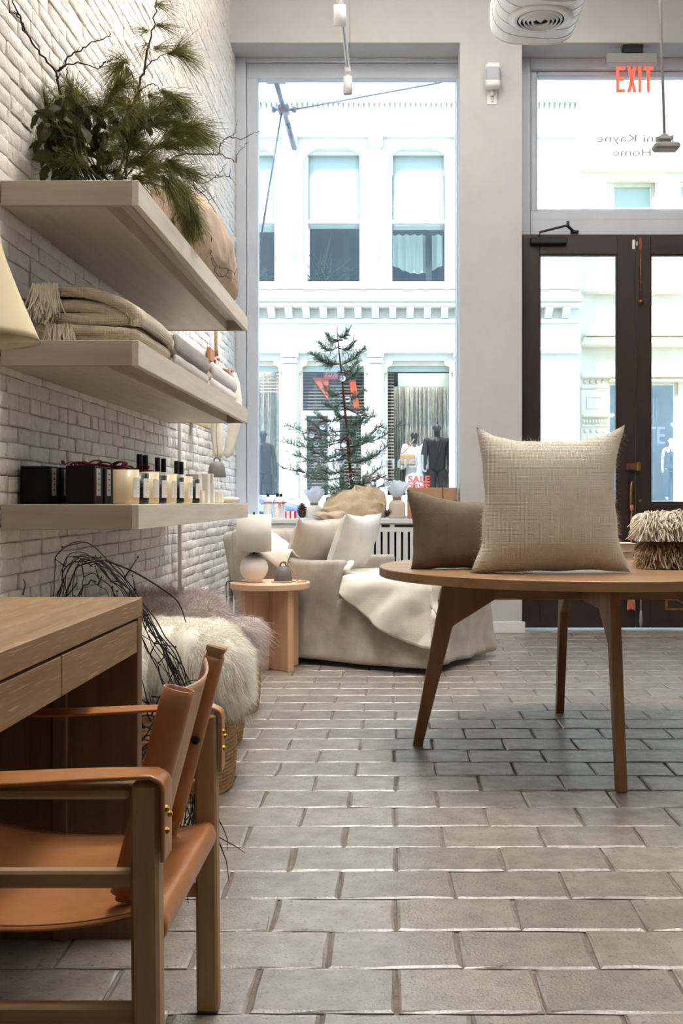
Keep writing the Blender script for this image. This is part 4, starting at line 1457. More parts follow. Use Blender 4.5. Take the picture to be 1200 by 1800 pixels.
# ------------------------------------------------------------------ round dining table
TX, TY, TH = 0.78, 4.366, 0.734
tb = thing('round_table', 'large round oak table on four splayed legs', 'table', (TX, TY, 0))
MB().lathe([(0, .697), (.838, .697), (.842, .700), (.842, .731), (.839, .734), (0, .734)], (TX, TY, 0), 96, smooth=False).build('tabletop', M['table_x'], tb)
leg2d = [(.706, 0), (.666, 0), (.543, .489), (.375, .595), (.30, .6965), (.578, .6965)]
for k in range(4):
    mtx = Matrix.Translation((TX, TY, 0)) @ Matrix.Rotation(k * PI / 2, 4, 'Z')
    lg = MB().prism(leg2d, 1, -0.019, 0.019, mtx)
    o = lg.build('leg', M['table_z'], tb)
    md = o.modifiers.new('edge', 'BEVEL'); md.width = 0.005; md.segments = 2; md.limit_method = 'ANGLE'
MB().box(TX - .40, TX + .40, TY - .0185, TY + .0185, .597, .6965, 0.003).build('crossbeam', M['table_x'], tb)
MB().box(TX - .0185, TX + .0185, TY + .019, TY + .40, .597, .6965, 0.003).box(TX - .0185, TX + .0185, TY - .40, TY - .019, .597, .6965, 0.003).build('crossbeam', M['table_z'], tb)


def place(mb, p, rz=0.0, tilt=0.0, roll=0.0):
    m4 = Matrix.Translation(Vector(p)) @ Matrix.Rotation(rz, 4, 'Z') @ Matrix.Rotation(tilt, 4, 'X') @ Matrix.Rotation(roll, 4, 'Y')
    mb.deform(lambda v: m4 @ v)
    return mb


def standing_pillow(w, h, t, n, ear, seed, bot, wr=0.006, round_base=0.0):
    """cushion standing on its lower edge: the foot spreads and rests flat"""
    mb = pillow_mb(w, h, t, n, ear, seed, 0, wr)

    def fn(v):
        k = max(0.0, 1 - v.z / (h * 0.4))
        z = v.z
        mid = 1 - min(1, abs(v.x) / (w / 2)) ** 2
        z -= ear * h * 0.5 * 1.1 * k * k * mid
        y = v.y * (1 + bot * k * k)
        return Vector((v.x, y, max(0.0, z)))
    return mb.deform(fn)


# large cream cushion and brown cushion on the table
def fuzz(parent, mb, n, ln, w, mat, seed, keep=None):
    P, N = on_mesh(mb, n, seed, keep)
    g = np.random.default_rng(seed)
    V, Q = strands(P, N + g.normal(size=N.shape) * .5, ln * g.uniform(.3, 1, len(P)), w, 2, (0, 0, -.1), .5, .4, 2, seed)
    return mesh_np('fuzz', V, Q, mat, parent, kind='stuff')


c = standing_pillow(0.57, 0.52, 0.20, 44, 0.135, 4, 0.35, 0.006)


def cream_shape(v):
    # ears at the top corners, spread lower corners
    u = v.x / 0.2925
    z = v.z
    top = max(0, (z - 0.36) / 0.145)
    x = v.x
    if z > 0.25:
        x *= 1 - 0.03 * math.sin(PI * min(1, (z - .25) / .25))
    low = max(0, 1 - z / 0.09)
    x *= 1 + 0.045 * low
    if u > 0 and top > 0:
        z += 0.012 * top * max(0, u - .5) * 2
        x += 0.012 * top * max(0, u - .6)
    z += .022 * max(0, abs(u) - .72) / .28 * max(0, (v.z - .40) / .12)
    if u < 0 and top > 0:
        x += 0.028 * top * max(0, -u - .5) * 1.2
    return Vector((x, v.y, z))


c.deform(cream_shape)
place(c, (0.575, 3.93, TH + .001), math.radians(4), math.radians(-5))
o = c.build('cushion', M['wool_cream'], loc=(0.575, 3.93, TH))
tag(o, 'large square cream wool cushion with pointed corners standing on the round table', 'cushion')
fuzz(o, c, 9000, 0.014, 0.00035, M['fringe_cream'], 5)
c = standing_pillow(0.40, 0.285, 0.15, 34, 0.10, 9, 0.35, 0.007)
c.deform(lambda v: Vector((v.x - .05 * max(0, (v.z - .18) / .11) * (0 if v.x < 0 else 0), v.y, v.z * (1.0 + .10 * max(0, -v.x / .2) - .10 * max(0, v.x / .2)))))
place(c, (0.255, 4.16, TH + .001), math.radians(12), math.radians(-10))
o = c.build('cushion', M['linen_brown'], loc=(0.255, 4.16, TH))
tag(o, 'olive brown linen cushion leaning behind the big cream one', 'cushion')

for i, (z0, z1, lab) in enumerate(((TH + .0005, TH + .036, 'lower of two pale books stacked behind the cream cushion'), (TH + .0365, TH + .073, 'upper of two pale books stacked behind the cream cushion'))):
    t = thing('book', lab, 'book', (1.0, 4.92, z0), math.radians(3 - 4 * i))
    dx = 0.006 * i
    MB().box(.90 + dx, 1.086 + dx, 4.83, 4.98, z0, z0 + .003, .001).box(.90 + dx, 1.086 + dx, 4.83, 4.98, z1 - .003, z1, .001).box(.90 + dx, .903 + dx, 4.83, 4.98, z0 + .0031, z1 - .0031, .001).build('cover', M['book'], t)
    MB().box(.9035 + dx, 1.08 + dx, 4.834, 4.976, z0 + .0032, z1 - .0032, .001).build('pages', M['page'], t)

# two fringed throws stacked on the table
for i, (z0, z1, mt, fm, lab) in enumerate(((TH + .001, TH + .105, 'linen', 'fringe_brown', 'brown throw with a thick shaggy fringe, under the cream one on the table'),
                                           (TH + .106, TH + .212, 'wool_throw', 'fringe_cream', 'cream throw with thick shaggy fringe stacked on the brown one'))):
    t = thing('fringed_throw', lab, 'blanket', (1.17, 4.30, z0))
    x0 = 0.985 if i else 1.0
    bd = slab(MB(), x0, 1.42, 4.2, 4.52, z0, z1, 60 + i, 0, 0.006)
    bd.build('folded_cloth', M[mt], t)
    g = np.random.default_rng(70 + i)
    n = 2500
    px = g.uniform(x0 + .0, 1.42, n); zz = g.beta(2.2, 1.4, n)
    yy = 4.215 - .02 * np.sin(zz * PI) + g.uniform(-.01, .01, n)
    r = np.stack([px, yy, z0 + .02 + (z1 - z0 - .012) * zz], 1)
    d = np.stack([-.35 + g.normal(size=n) * .45, np.full(n, -.75) + g.normal(size=n) * .3, .25 + g.normal(size=n) * .35], 1)
    V, Q = strands(r, d, g.uniform(.045, .075, n), .0029, 5, (0, -.1, -1.0), .22, .85, 5, 71 + i)
    V[:, 2] = np.maximum(V[:, 2], z0 + .002)
    mesh_np('fringe', V, Q, M[fm], t, kind='stuff')
    n = 420 if i else 0
    if n:
        r = np.stack([g.uniform(x0 + .02, 1.4, n), g.uniform(4.21, 4.30, n), np.full(n, z1 - .004)], 1)
        d = np.stack([g.normal(size=n) * .4, -.8 + g.normal(size=n) * .4, .6 + g.normal(size=n) * .3], 1)
        V, Q = strands(r, d, g.uniform(.04, .07, n), .003, 5, (0, -.3, -.9), .2, .85, 5, 75)
        mesh_np('fringe', V, Q, M[fm], t, kind='stuff')
    n = 380
    r = np.stack([x0 + .01 + g.uniform(0, .012, n), g.uniform(4.2, 4.34, n), z0 + (z1 - z0) * g.uniform(.25, .95, n)], 1)
    d = np.stack([-.6 + g.normal(size=n) * .2, -.3 + g.normal(size=n) * .4, .3 + g.normal(size=n) * .3], 1)
    V, Q = strands(r, d, g.uniform(.03, .05, n), .003, 5, (-.1, -.2, -.9), .2, .85, 5, 77 + i)
    V[:, 2] = np.maximum(V[:, 2], z0 + .002)
    mesh_np('fringe', V, Q, M[fm], t, kind='stuff')

# ------------------------------------------------------------------ side table, lamp, bell
SX, SY, SH = -0.742, 6.385, 0.5145
t = thing('side_table', 'small round pale oak side table on a cross base', 'table', (SX, SY, 0))
MB().lathe([(0, SH - .038), (.233, SH - .038), (.238, SH - .033), (.238, SH - .004), (.234, SH), (0, SH)], (SX, SY, 0), 64, smooth=False).build('tabletop', M['beech_x'], t)
rt = Matrix.Translation((SX, SY, 0)) @ Matrix.Rotation(math.radians(-46), 4, 'Z')
MB().box(-.2, .2, -.0225, .0225, 0, SH - .0385, .003, rt).build('base_board', M['beech_z'], t)
MB().box(-.0225, .0225, .0227, .2, 0, SH - .0385, .003, rt).box(-.0225, .0225, -.2, -.0227, 0, SH - .0385, .003, rt).build('base_board', M['beech_z'], t)
LX, LY = -0.832, 6.34
t = thing('table_lamp', 'white ceramic ball lamp with a drum shade on the side table', 'lamp', (LX, LY, SH))
pr = [(0, .001), (.045, .001), (.05, .006)] + [(.0835 * math.cos(a), .088 + .0835 * math.sin(a)) for a in [(-.87 + (PI / 2 + .87 - .2) * k / 18) for k in range(19)]] + [(0, .171)]
MB().lathe(pr, (LX, LY, SH), 40).build('base', M['ceramic_white'], t)
MB().lathe([(0, .1712), (.028, .1712), (.028, .174), (.006, .175), (.006, .22), (0, .22)], (LX, LY, SH), 20).tube([(LX, LY, SH + .40), (LX, LY, SH + .418)], 0.006, 10).build('stem', M['black_metal'], t)
sh = MB().lathe([(.1025, .186), (.1025, .404), (.1005, .404), (.1005, .186), (.1025, .186)], (LX, LY, SH), 48)
sh.build('shade', M['shade'], t)
sp = MB()
for k in range(3):
    a = k * 2 * PI / 3 + .5
    sp.tube([(LX, LY, SH + .398), (LX + .1004 * math.cos(a), LY + .1004 * math.sin(a), SH + .398)], .0015, 5)
sp.lathe([(0, .20), (.012, .20), (.028, .26), (.026, .30), (0, .32)], (LX, LY, SH), 16)
sp.tube([(LX, LY, SH + .3), (LX, LY, SH + .4)], .003, 6)
sp.build('harp', M['grey_metal'], t)
MB().tube(smooth_path([(LX - .05, LY + .04, SH + .004), (LX - .10, LY + .05, SH + .004), (LX - .145, LY + .04, SH + .003), (LX - .175, LY + .06, SH - .02), (LX - .175, LY + .1, .3), (LX - .2, LY + .15, .05), (-1.18, LY + .1, .006)], 5), .003, 6).build('cord', M['black_metal'], t)


def bell(loc, s, label, hang):
    x, y, z = loc
    t = thing('stoneware_bell', label, 'bell', loc, 0)
    MB().lathe([(.053 * s, 0), (.054 * s, .006 * s), (.051 * s, .03 * s), (.047 * s, .06 * s), (.038 * s, .082 * s), (.02 * s, .094 * s), (0, .096 * s), (0, .090 * s), (.018 * s, .088 * s), (.034 * s, .077 * s), (.046 * s, .03 * s), (.048 * s, .002 * s), (.053 * s, 0)], loc, 36).build('bell_body', M['ceramic_grey'], t)
    MB().tube([(x + .018 * s * math.cos(a), y, z + .094 * s + .024 * s * math.sin(a)) for a in [PI * k / 10 for k in range(11)]], .005 * s, 8).build('loop', M['ceramic_grey'], t)
    if hang:
        MB().tube(smooth_path([(x, y, z + .118 * s), (x + .004, y, z + .16), (x - .002, y + .01, z + .3), hang], 5), .0032, 6).build('twine', M['twine'], t)
    else:
        MB().tube(smooth_path([(x - .015, y - .01, z + .11), (x + .012, y - .012, z + .122), (x + .045, y - .03, z + .09), (x + .062, y - .03, z + .045), (x + .055, y - .05, z + .008), (x + .02, y - .07, z + .004), (x - .05, y - .06, z + .004),
                               (x - .06, y - .04, z + .004), (x - .01, y - .066, z + .005), (x + .07, y - .03, z + .005), (x + .10, y - .02, z + .018), (x + .125, y - .02, z + .008), (x + .14, y - .03, z + .005), (x + .09, y - .05, z + .004)], 5), .0032, 6).build('twine', M['twine'], t)
    return t


bell((-0.663, 6.37, SH + .001), 1.0, 'grey stoneware bell with a twine cord on the side table', None)

# wall socket with plug and cable
t = thing('wall_socket', 'ivory socket box with plug on the brick wall behind the baskets', 'socket', (XW + .02, 7.0, 0.45))
so = W(367, 1047, 6.85)
MB().box(XW + .001, XW + .045, so.y - .10, so.y + .03, so.z - .055, so.z + .055, .006).build('socket_box', M['ivory_plastic'], t)
MB().box(XW + .0455, XW + .075, so.y - .02, so.y + .015, so.z - .035, so.z - .005, .006).build('plug', M['black_metal'], t)
MB().tube(smooth_path([(XW + .07, so.y, so.z - .02), (XW + .10, so.y + .01, so.z - .022), (XW + .105, so.y + .02, so.z - .10), (XW + .08, so.y + .05, so.z - .3), (XW + .06, so.y + .1, .01)], 5), .004, 6).build('cable', M['black_metal'], t)

# ------------------------------------------------------------------ daybed
P0 = Vector((0.20, 6.14, 0)); U = Vector((.866, -.5, 0)); Vv = Vector((.5, .866, 0))
DBM = Matrix(((U.x, Vv.x, 0, P0.x), (U.y, Vv.y, 0, P0.y), (0, 0, 1, 0), (0, 0, 0, 1)))   # local x towards the foot, y across
db = thing('daybed', 'slipcovered flax linen chaise with arms beside the side table', 'sofa', P0, math.radians(-30))


def dmap(v):
    return DBM @ v


m = MB().rbox((-.71, .435, .22), (.71, .435, .19), .035, (30, 18, 10), 3)


def skirt(v):
    k = max(0, 1 - v.z / .36)
    f = .035 * k * k + .010 * k * math.sin(v.x * 21 + 2 * math.sin(v.x * 5)) * .6 + .020 * k * math.sin(v.y * 30 + 1 + 1.5 * math.sin(v.y * 9))
    cx, cy = v.x + .71, v.y - .435
    ex, ey = abs(cx) / .71, abs(cy) / .435
    if ex > .95:
        v.x += math.copysign(f, cx)
    if ey > .95:
        v.y += math.copysign(f, cy)
    w = .007 * nz3(v, 9, 3) + .006 * nz3((v.x * 3, v.y * 3, v.z * 1.2), 6, 8)
    return Vector((v.x + w, v.y + w, max(.014, v.z + (.004 * math.sin(v.x * 6 + 1) * k if v.z < .1 else 0))))


m.deform(skirt).deform(dmap).build('slipcover_base', M['linen'], db)
m = MB().rbox((-.60, .435, .455), (.605, .425, .055), .05, (24, 16, 2), 4)
m.deform(lambda v: Vector((v.x, v.y, v.z + .02 * math.sin(PI * min(1, max(0, v.y / .87))) + .006 * nz3(v, 6, 8)))).deform(dmap).build('seat_cushion', M['linen'], db)


def arm(y0, y1, set_back):
    s0 = -.62 - set_back
    L_ = 1.42 + s0
    m = MB().rbox(((s0 - 1.42) / 2, (y0 + y1) / 2, .36), (L_ / 2, (y1 - y0) / 2, .28), .028, (26, 4, 14), 3)

    def fn(v):
        d = (s0 - v.x)             # distance behind the arm front
        k = max(0.0, v.z - .3) / .34
        rise = .175 * max(0, min(1, (d - .30) / .42)) ** 1.3
        z = v.z + rise * k
        z -= .010 * math.sin(PI * min(1, d / .5)) * k
        e = .008 * nz3(v, 7, 5)
        return Vector((v.x - .03 * k * max(0, (d - .6) / .2), v.y + e * .8 + (.0), z))
    m.deform(fn).deform(dmap)
    return m.build('arm', M['linen'], db)


arm(-.005, .12, 0.0)
arm(.735, .86, 0.09)
m = MB().rbox((-1.31, .43, .44), (.13, .432, .36), .05, (4, 18, 14), 3)
m.deform(lambda v: Vector((v.x - .10 * max(0, (v.z - .35) / .45) + .008 * nz3(v, 6, 2), v.y, v.z + .012 * math.sin(v.y * 4)))).deform(dmap).build('back', M['linen'], db)
pp = MB()
for (a, b_) in ((-.22, .16), (-.22, .71), (-1.25, .16), (-1.25, .71)):
    q = DBM @ Vector((a, b_, 0))
    pp.lathe([(0, 0), (.02, 0), (.024, .05), (0, .05)], q, 10)
pp.build('foot', M['black_metal'], db)


def loose_cushion(sx, ty, z, w, h, t, rz, tilt, mat, label, seed, ear=.1):
    c = pillow_mb(w, h, t, 32, ear, seed, 0, .007)
    pos = DBM @ Vector((sx, ty, z))
    place(c, pos, rz, tilt)
    return tag(c.build('cushion', M[mat], loc=pos), label, 'cushion')


ROT = math.radians(60)
loose_cushion(-.86, .40, .495, .50, .46, .17, ROT + math.radians(4), math.radians(22), 'linen_white', 'white linen cushion leaning upright on the daybed', 31, .11)
loose_cushion(-1.06, .24, .50, .46, .43, .15, ROT - math.radians(6), math.radians(24), 'linen_beige', 'beige linen cushion tucked behind the white one on the daybed', 32, .1)

# throw on the daybed
tw = thing('throw_blanket', 'soft cream throw draped over the daybed seat and its side', 'blanket', DBM @ Vector((-.4, .2, .51)), math.radians(-30))
ZD = 0.5235


def drop_len(a):
    """how far the throw hangs over the near side at distance a behind the foot"""
    k = max(0, min(1, (a + .02) / .62))
    return .375 - .30 * k ** 1.7


def drape(u, v):
    b0 = -.25 + .87 * v
    amin = -.36 + .31 * max(0, min(1, (b0 - .0) / .16))
    a = amin + (.585 + .26 * max(0, min(1, (b0 - .10) / .14)) - amin) * u      # along, negative hangs over the foot
    dl = drop_len(max(a, 0))
    b_ = -dl + (dl + .62) * v             # across, negative hangs over the side
    ox, oy = max(0, -a), max(0, -b_)
    if a < 0 and b_ < 0:
        r_ = math.hypot(ox, oy)
        down = max(ox, oy)
    else:
        down = max(ox, oy)
    out = .016 + .045 * min(1, down / .3)
    x = -max(a, 0) + (out if ox > 0 else 0) * min(1, ox / .04)
    y = max(b_, 0) - (out if oy > 0 else 0) * min(1, oy / .04)
    zt = ZD + .02 * math.sin(PI * min(1, max(0, b_ / .87))) + (0 if down == 0 else 0)
    e = min(a if a > 0 else 0, 1)
    z = zt - max(0, down - .012)
    z = max(z, .03)
    f = 0
    if down < .01:
        f = .022 * max(0, math.sin(b_ * 12 + a * 11 + 1.2)) + .014 * nz3((a, b_, 0), 5, 3)
        z += abs(f) * .9
    else:
        sw = .024 * math.sin(a * 15 - down * 13 + 1) + .016 * nz3((a * 2, down * 2, 0), 4, 6)
        y -= max(-.012, sw) * min(1, down / .1) if oy >= ox else 0
        x += max(-.012, sw) * min(1, down / .1) if ox > oy else 0
    return DBM @ Vector((x, y - .0, z))


MB().grid(drape, 60, 56, thick=.006).build('drape', M['wool_throw'], tw, recalc=False)
# rolled edge running up the arm front
ed = [Vector(drape(.992, v / 30)) for v in range(0, 13)] + [DBM @ Vector(q) for q in ((-.602, .055, .565), (-.604, .10, .605), (-.63, .14, .615), (-.70, .17, .58))]
ed = smooth_path(ed, 3)
MB().tube(ed, [.010 + .016 * min(1, i / 36) for i in range(len(ed))], 10, ell=.6).deform(lambda v: v + Vector((0, 0, .004 * nz3(v, 14, 1)))).build('rolled_edge', M['wool_throw'], tw)


def over_arm(u, v):
    # folded end of the throw lying over the arm near the back
    x = -.98 - .34 * u + .05 * v
    y = -.035 + .21 * v
    d = -.62 - x
    rise = .175 * max(0, min(1, (d - .30) / .42)) ** 1.3
    top = .64 + rise
    edge = max(0, 1 - v / .22)
    z = top + .018 - .13 * edge ** 1.5 * (1 - .55 * u) + .022 * math.sin(v * 10 + u * 4) * (1 - edge * .6) + .018 * nz3((u * 2, v * 2, 1), 3, 9)
    return DBM @ Vector((x, y - .012 * edge, z))


MB().grid(over_arm, 22, 22, thick=.010).build('arm_fold', M['wool_throw'], tw, recalc=False)
g = np.random.default_rng(4)
fr = []
for k in range(90):
    v = .02 + .32 * k / 90
    fr.append(tuple(drape(0.004, v)))
fr = np.array(fr)
d = np.stack([np.full(90, .25 * U.x) + g.normal(size=90) * .1, np.full(90, .25 * U.y) + g.normal(size=90) * .1, np.full(90, -1.0)], 1)
V, Q = strands(fr, d, g.uniform(.08, .115, 90), .003, 4, (0, 0, 0), .12, .8, 4, 9)
V[:, 2] = np.maximum(V[:, 2], .004)
mesh_np('fringe', V, Q, M['fringe_cream'], tw, kind='stuff')

# ------------------------------------------------------------------ baskets with sheepskins
def basket(x, y, r, h, label):
    t = thing('jute_basket', label, 'basket', (x, y, 0), 0)
    n, rows = 84, int(h / .0135)
    mb = MB()
    pr = []
    for i in range(rows + 1):
        z = h * i / rows
        pr.append((z, r * (.93 + .10 * math.sin(PI * min(1, .15 + .75 * i / rows)))))

    def fn(u, v):
        i = v * rows * 3
        z = h * v
        rr = r * (.93 + .10 * math.sin(PI * min(1, .15 + .75 * v)))
        kn = abs(math.sin(PI * (v * rows)))
        a = 2 * PI * u
        ch_ = abs(math.sin(a * n / 2 + (int(v * rows) % 2) * PI / 2))
        rr += .0065 * kn * (.45 + .55 * ch_)
        return (x + rr * math.cos(a), y + rr * math.sin(a), z + .001)
    mb.grid(fn, n * 2, rows * 3, cu=True)
    mb.lathe([(0, .006), (r * .9, .006), (r * .9, .002), (0, .002)], (x, y, 0), 40)
    mb.build('basket_wall', M['jute'], t, recalc=False)
    MB().tube([(x + r * .985 * math.cos(2 * PI * k / 48), y + r * .985 * math.sin(2 * PI * k / 48), h) for k in range(48)], .012, 8, closed=True).build('rim', M['jute'], t)
    return t


basket(-0.82, 3.74, .255, .30, 'nearest woven jute basket, behind the armchair and desk')
basket(-0.885, 4.46, .25, .29, 'middle woven jute basket in the row along the brick wall')
basket(-0.905, 5.10, .255, .30, 'farthest woven jute basket, beside the small side table')


def sheepskin(blobs, label, mat, n, ln, width, seed, droop=(0, 0, -.55), curl=.22, lay=(0, 0, 0)):
    c = blobs[0][0]
    t = thing('sheepskin', label, 'rug', c)
    allV = []; allQ = []; off = 0
    hb = MB()
    for i, (ce, h, r) in enumerate(blobs):
        b_ = MB().rbox(ce, h, r, (8, 8, 5), 5)
        b_.deform(lambda v: v + Vector((.025 * nz3(v, 5, seed), .025 * nz3(v, 5, seed + 3), .022 * nz3(v, 5, seed + 6))))
        hb.add(b_.v, b_.f, True)
        k = int(n * (h[0] * h[1] + h[1] * h[2] + h[0] * h[2]) / sum(q[1][0] * q[1][1] + q[1][1] * q[1][2] + q[1][0] * q[1][2] for q in blobs))
        P, N = on_mesh(b_, k, seed + i)
        g = np.random.default_rng(seed + 9 + i)
        clump = np.array([[nz3(p, 16, 1), nz3(p, 16, 5), nz3(p, 16, 9)] for p in P])
        V, Q = strands(P - N * .006, N * .75 + clump * .9 + np.array(lay) + g.normal(size=N.shape) * .18, ln * g.uniform(.5, 1.1, len(P)), width, 3, droop, curl, .2, 2, seed + i)
        V[:, 0] = np.maximum(V[:, 0], XW + .012)
        allV.append(V); allQ.append(Q + off); off += len(V)
    hb.build('hide', M[mat], t, recalc=False)
    mesh_np('fur', np.concatenate(allV), np.concatenate(allQ), M[mat], t, kind='stuff')


sheepskin([((-.80, 3.86, .445), (.225, .27, .115), .11), ((-.64, 3.80, .40), (.10, .20, .12), .09), ((-.95, 3.62, .40), (.10, .17, .14), .09)],
          'thick white sheepskin heaped over the nearest jute basket', 'fur_white', 115000, .046, .0009, 40, (0, -.05, -.7), .16, (.25, -.2, -.25))
sheepskin([((-.93, 4.50, .475), (.2, .20, .12), .11), ((-1.02, 4.2, .46), (.12, .12, .12), .1)], 'mauve grey sheepskin heaped on the middle basket', 'fur_mauve', 40000, .075, .0009, 50, (0, 0, -.5), .35)
sheepskin([((-.86, 5.10, .36), (.21, .22, .06), .05), ((-.675, 5.04, .30), (.025, .10, .05), .02)], 'mauve grey sheepskin spilling over the edge of the farthest basket', 'fur_mauve', 20000, .055, .0011, 55, (.15, -.1, -.9), .3)
sheepskin([((-.66, 4.40, .24), (.03, .05, .06), .02)], 'tuft of white sheepskin poking over the middle basket rim', 'fur_white', 2500, .06, .0011, 58, (.1, -.2, -.9), .2)

# ------------------------------------------------------------------ hoop of twigs behind the desk end
hc = Vector((-0.665, 2.60, 0.435))
hp = thing('twig_hoop', 'tall hoop of bundled dark twigs standing behind the desk end', 'wreath', (hc.x, hc.y, 0))
tg = MB()
g = random.Random(5)
for k in range(27):
    a0 = g.uniform(0, 2 * PI); ln = g.uniform(1.6, 4.2)
    dr, dy = g.gauss(0, .016), g.gauss(0, .022)
    ph = g.uniform(0, 6)
    pts = []
    nn = int(ln / .11)
    for i in range(nn + 1):
        a = a0 + ln * i / nn
        rr = 1 + .05 * math.sin(3 * a + ph)
        z = (.405 + dr) * rr * math.sin(a)
        x = (.135 + dr) * rr * math.cos(a) + .36 * (.42 - max(z, .02)) - .092
        pts.append((hc.x + x + g.gauss(0, .003), hc.y + dy + .012 * math.sin(2 * a + ph), max(.006, hc.z + z + g.gauss(0, .003))))
    sp_ = smooth_path(pts, 3)
    tg.tube(sp_, [.0018 * (1 - .5 * i / len(sp_)) for i in range(len(sp_))], 5, smooth=True)
    for q in range(3):
        i = g.randrange(1, nn)
        p = Vector(pts[i]); dd = (Vector(pts[i]) - Vector(pts[i - 1])).normalized()
        o_ = (dd + Vector((g.gauss(0, .6), g.gauss(0, .3), g.gauss(0, .6)))).normalized() * g.uniform(.02, .06)
        tg.tube([p, p + o_ * .6, p + o_], [.0018, .0014, .0008], 4)
        tg.lathe([(0, -.003), (.0028, 0), (0, .004)], p + o_, 5)
tg.build('twig', M['twig'], hp)
for pl_, r0 in (([(W(185, 985, 2.56)), W(235, 1005, 2.56), W(292, 1040, 2.57), W(315, 1062, 2.57), W(327, 1095, 2.57)], .0026),
                ([W(250, 1075, 2.58), W(275, 1125, 2.58), W(300, 1150, 2.58), W(322, 1172, 2.58), W(326, 1195, 2.58)], .0022),
                ([W(228, 1040, 2.56), W(224, 1075, 2.56), W(240, 1108, 2.56), W(268, 1128, 2.56)], .002),
                ([W(150, 990, 2.56), W(190, 985, 2.58), W(215, 1005, 2.57), W(222, 1025, 2.57)], .002),
                ([W(290, 1150, 2.54), W(310, 1185, 2.54), W(312, 1160, 2.54), W(300, 1140, 2.54)], .0018),
                ([W(40, 1046, 2.60), W(44, 1028, 2.60), W(41, 1018, 2.60)], .0018)):
    pts = smooth_path(pl_, 5)
    MB().tube(pts, [r0 * (1 - .6 * i / len(pts)) for i in range(len(pts))], 5).build('twig', M['twig'], hp)
tg = MB()
for k in range(34):
    x0 = g.uniform(248, 300); y0 = g.uniform(1222, 1330)
    p = W(x0, y0, 2.56 + g.uniform(-.03, .05))
    pts = [p]
    dd = Vector((g.gauss(0, 1), g.gauss(0, .2), g.gauss(0, 1))).normalized()
    for i in range(5):
        dd = (dd + Vector((g.gauss(0, .4), g.gauss(0, .1), g.gauss(0, .4)))).normalized()
        pts.append(pts[-1] + dd * .022)
    tg.tube(pts, [.0024 * (1 - .12 * i) for i in range(6)], 5)
for k in range(16):
    p = Vector((hc.x + g.uniform(.05, .22), hc.y + g.uniform(-.04, .06), .2 + g.uniform(-.12, .12)))
    pts = [p]
    dd = Vector((g.gauss(.2, .5), g.gauss(0, .2), -1)).normalized()
    for i in range(5):
        dd = (dd + Vector((g.gauss(0, .3), g.gauss(0, .1), g.gauss(0, .3)))).normalized()
        q = pts[-1] + dd * .03
        q.z = max(.006, q.z)
        pts.append(q)
    tg.tube(pts, [.0022 * (1 - .12 * i) for i in range(6)], 5)
tg.build('side_twigs', M['twig'], hp)

# ------------------------------------------------------------------ things on the wall by the window
t = thing('peg_rack', 'small reddish wooden peg rack hung on a rope by the window', 'rack', (-1.19, 7.3, 1.95))
MB().box(XW + .012, XW + .035, 6.98, 7.22, 1.915, 2.005, .004).box(XW + .012, XW + .035, 7.36, 7.66, 1.845, 1.915, .004).build('board', M['peg'], t)
for (px, py, Y) in ((376, 634, 7.15), (400, 655, 7.55)):
    p = W(px, py, Y)
    MB().tube([Vector((XW + .034, Y, p.z)), Vector((p.x - .03, Y - .02, p.z + .005)), p], [.022, .026, .030], 12).lathe([(0, -.012), (.010, -.008), (.012, 0), (0, .012)], p + Vector((.03, 0, .012)), 8).build('peg', M['peg'], t)
MB().tube([(-1.195 + .004 * math.sin(k), 7.18, 2.32 - .05 * k) for k in range(8)], .012, 8).build('rope', M['twine'], t)
for i, (cx, cy0, cy1, Y, lab) in enumerate(((370, 640, 808, 7.15, 'white felt stocking hanging nearer, in front of the conduit'), (404, 655, 806, 7.6, 'white felt stocking hanging beside the window frame'))):
    a = W(cx, cy0, Y); b_ = W(cx, cy1, Y)
    c = a + Vector((.03, 0, 0))
    L_ = a.z - b_.z
    def fn(u, v, a=a, L_=L_, i=i):
        s = 2 * PI * u
        w = .030 + .016 * math.sin(PI * min(1, v * 1.05)) if v < .92 else .0001 + .034 * math.sqrt(max(0, 1 - ((v - .92) / .08) ** 2))
        dx = .020 * math.sin(v * 3 + i * 2) + (.050 * v * v if i == 0 else .045 * math.sin(PI * v))
        return (a.x + dx + w * math.cos(s) + .006 * nz3((u * 4, v * 6, i), 2), a.y + w * .7 * math.sin(s), a.z - L_ * v)
    o = MB().grid(fn, 24, 26, cu=True).build('felt_stocking', M['felt'], loc=a)
    tag(o, lab, 'stocking')
bp = W(381, 839, 6.9)
bell(bp, 1.09, 'grey stoneware bell hanging on twine between the felt stockings', (-1.17, 7.12, 1.93))


def cone_lamp(name, label, top, rim, r0, r1, cord, flare=True):
    top = Vector(top); rim = Vector(rim)
    d = (top - rim)
    L_ = d.length
    u, w = frame_of(d)
    d.normalize()
    mtx = Matrix(((u.x, w.x, d.x, rim.x), (u.y, w.y, d.y, rim.y), (u.z, w.z, d.z, rim.z), (0, 0, 0, 1)))
    t = thing(name, label, 'lamp', rim)
    pr = []
    for k in range(17):
        v = k / 16
        if flare:
            # wide rim, waist, slightly wider collar
            r = r0 + (r1 - r0) * (1 - v) ** 1.25 + .016 * max(0, (v - .7) / .3) ** 1.5
        else:
            r = r0 + (r1 - r0) * (1 - v)
        pr.append((r, L_ * v))
    pr2 = pr + [(max(.001, r - .0025), z) for r, z in reversed(pr)] + [pr[0]]
    MB().lathe(pr2, n=48, mtx=mtx).build('shade', M['shade_cream'], t)
    MB().lathe([(0, L_ * .45), (.03, L_ * .5), (.028, L_ * .62), (.02, L_ * .8), (.02, L_ * 1.02), (0, L_ * 1.02)], n=20, mtx=mtx).build('bulb_holder', M['white_plastic'], t)
    MB().tube([top - d * .02, top + d * .05] + cord, .004, 6).build('cord', M['black_metal'], t)
    return t


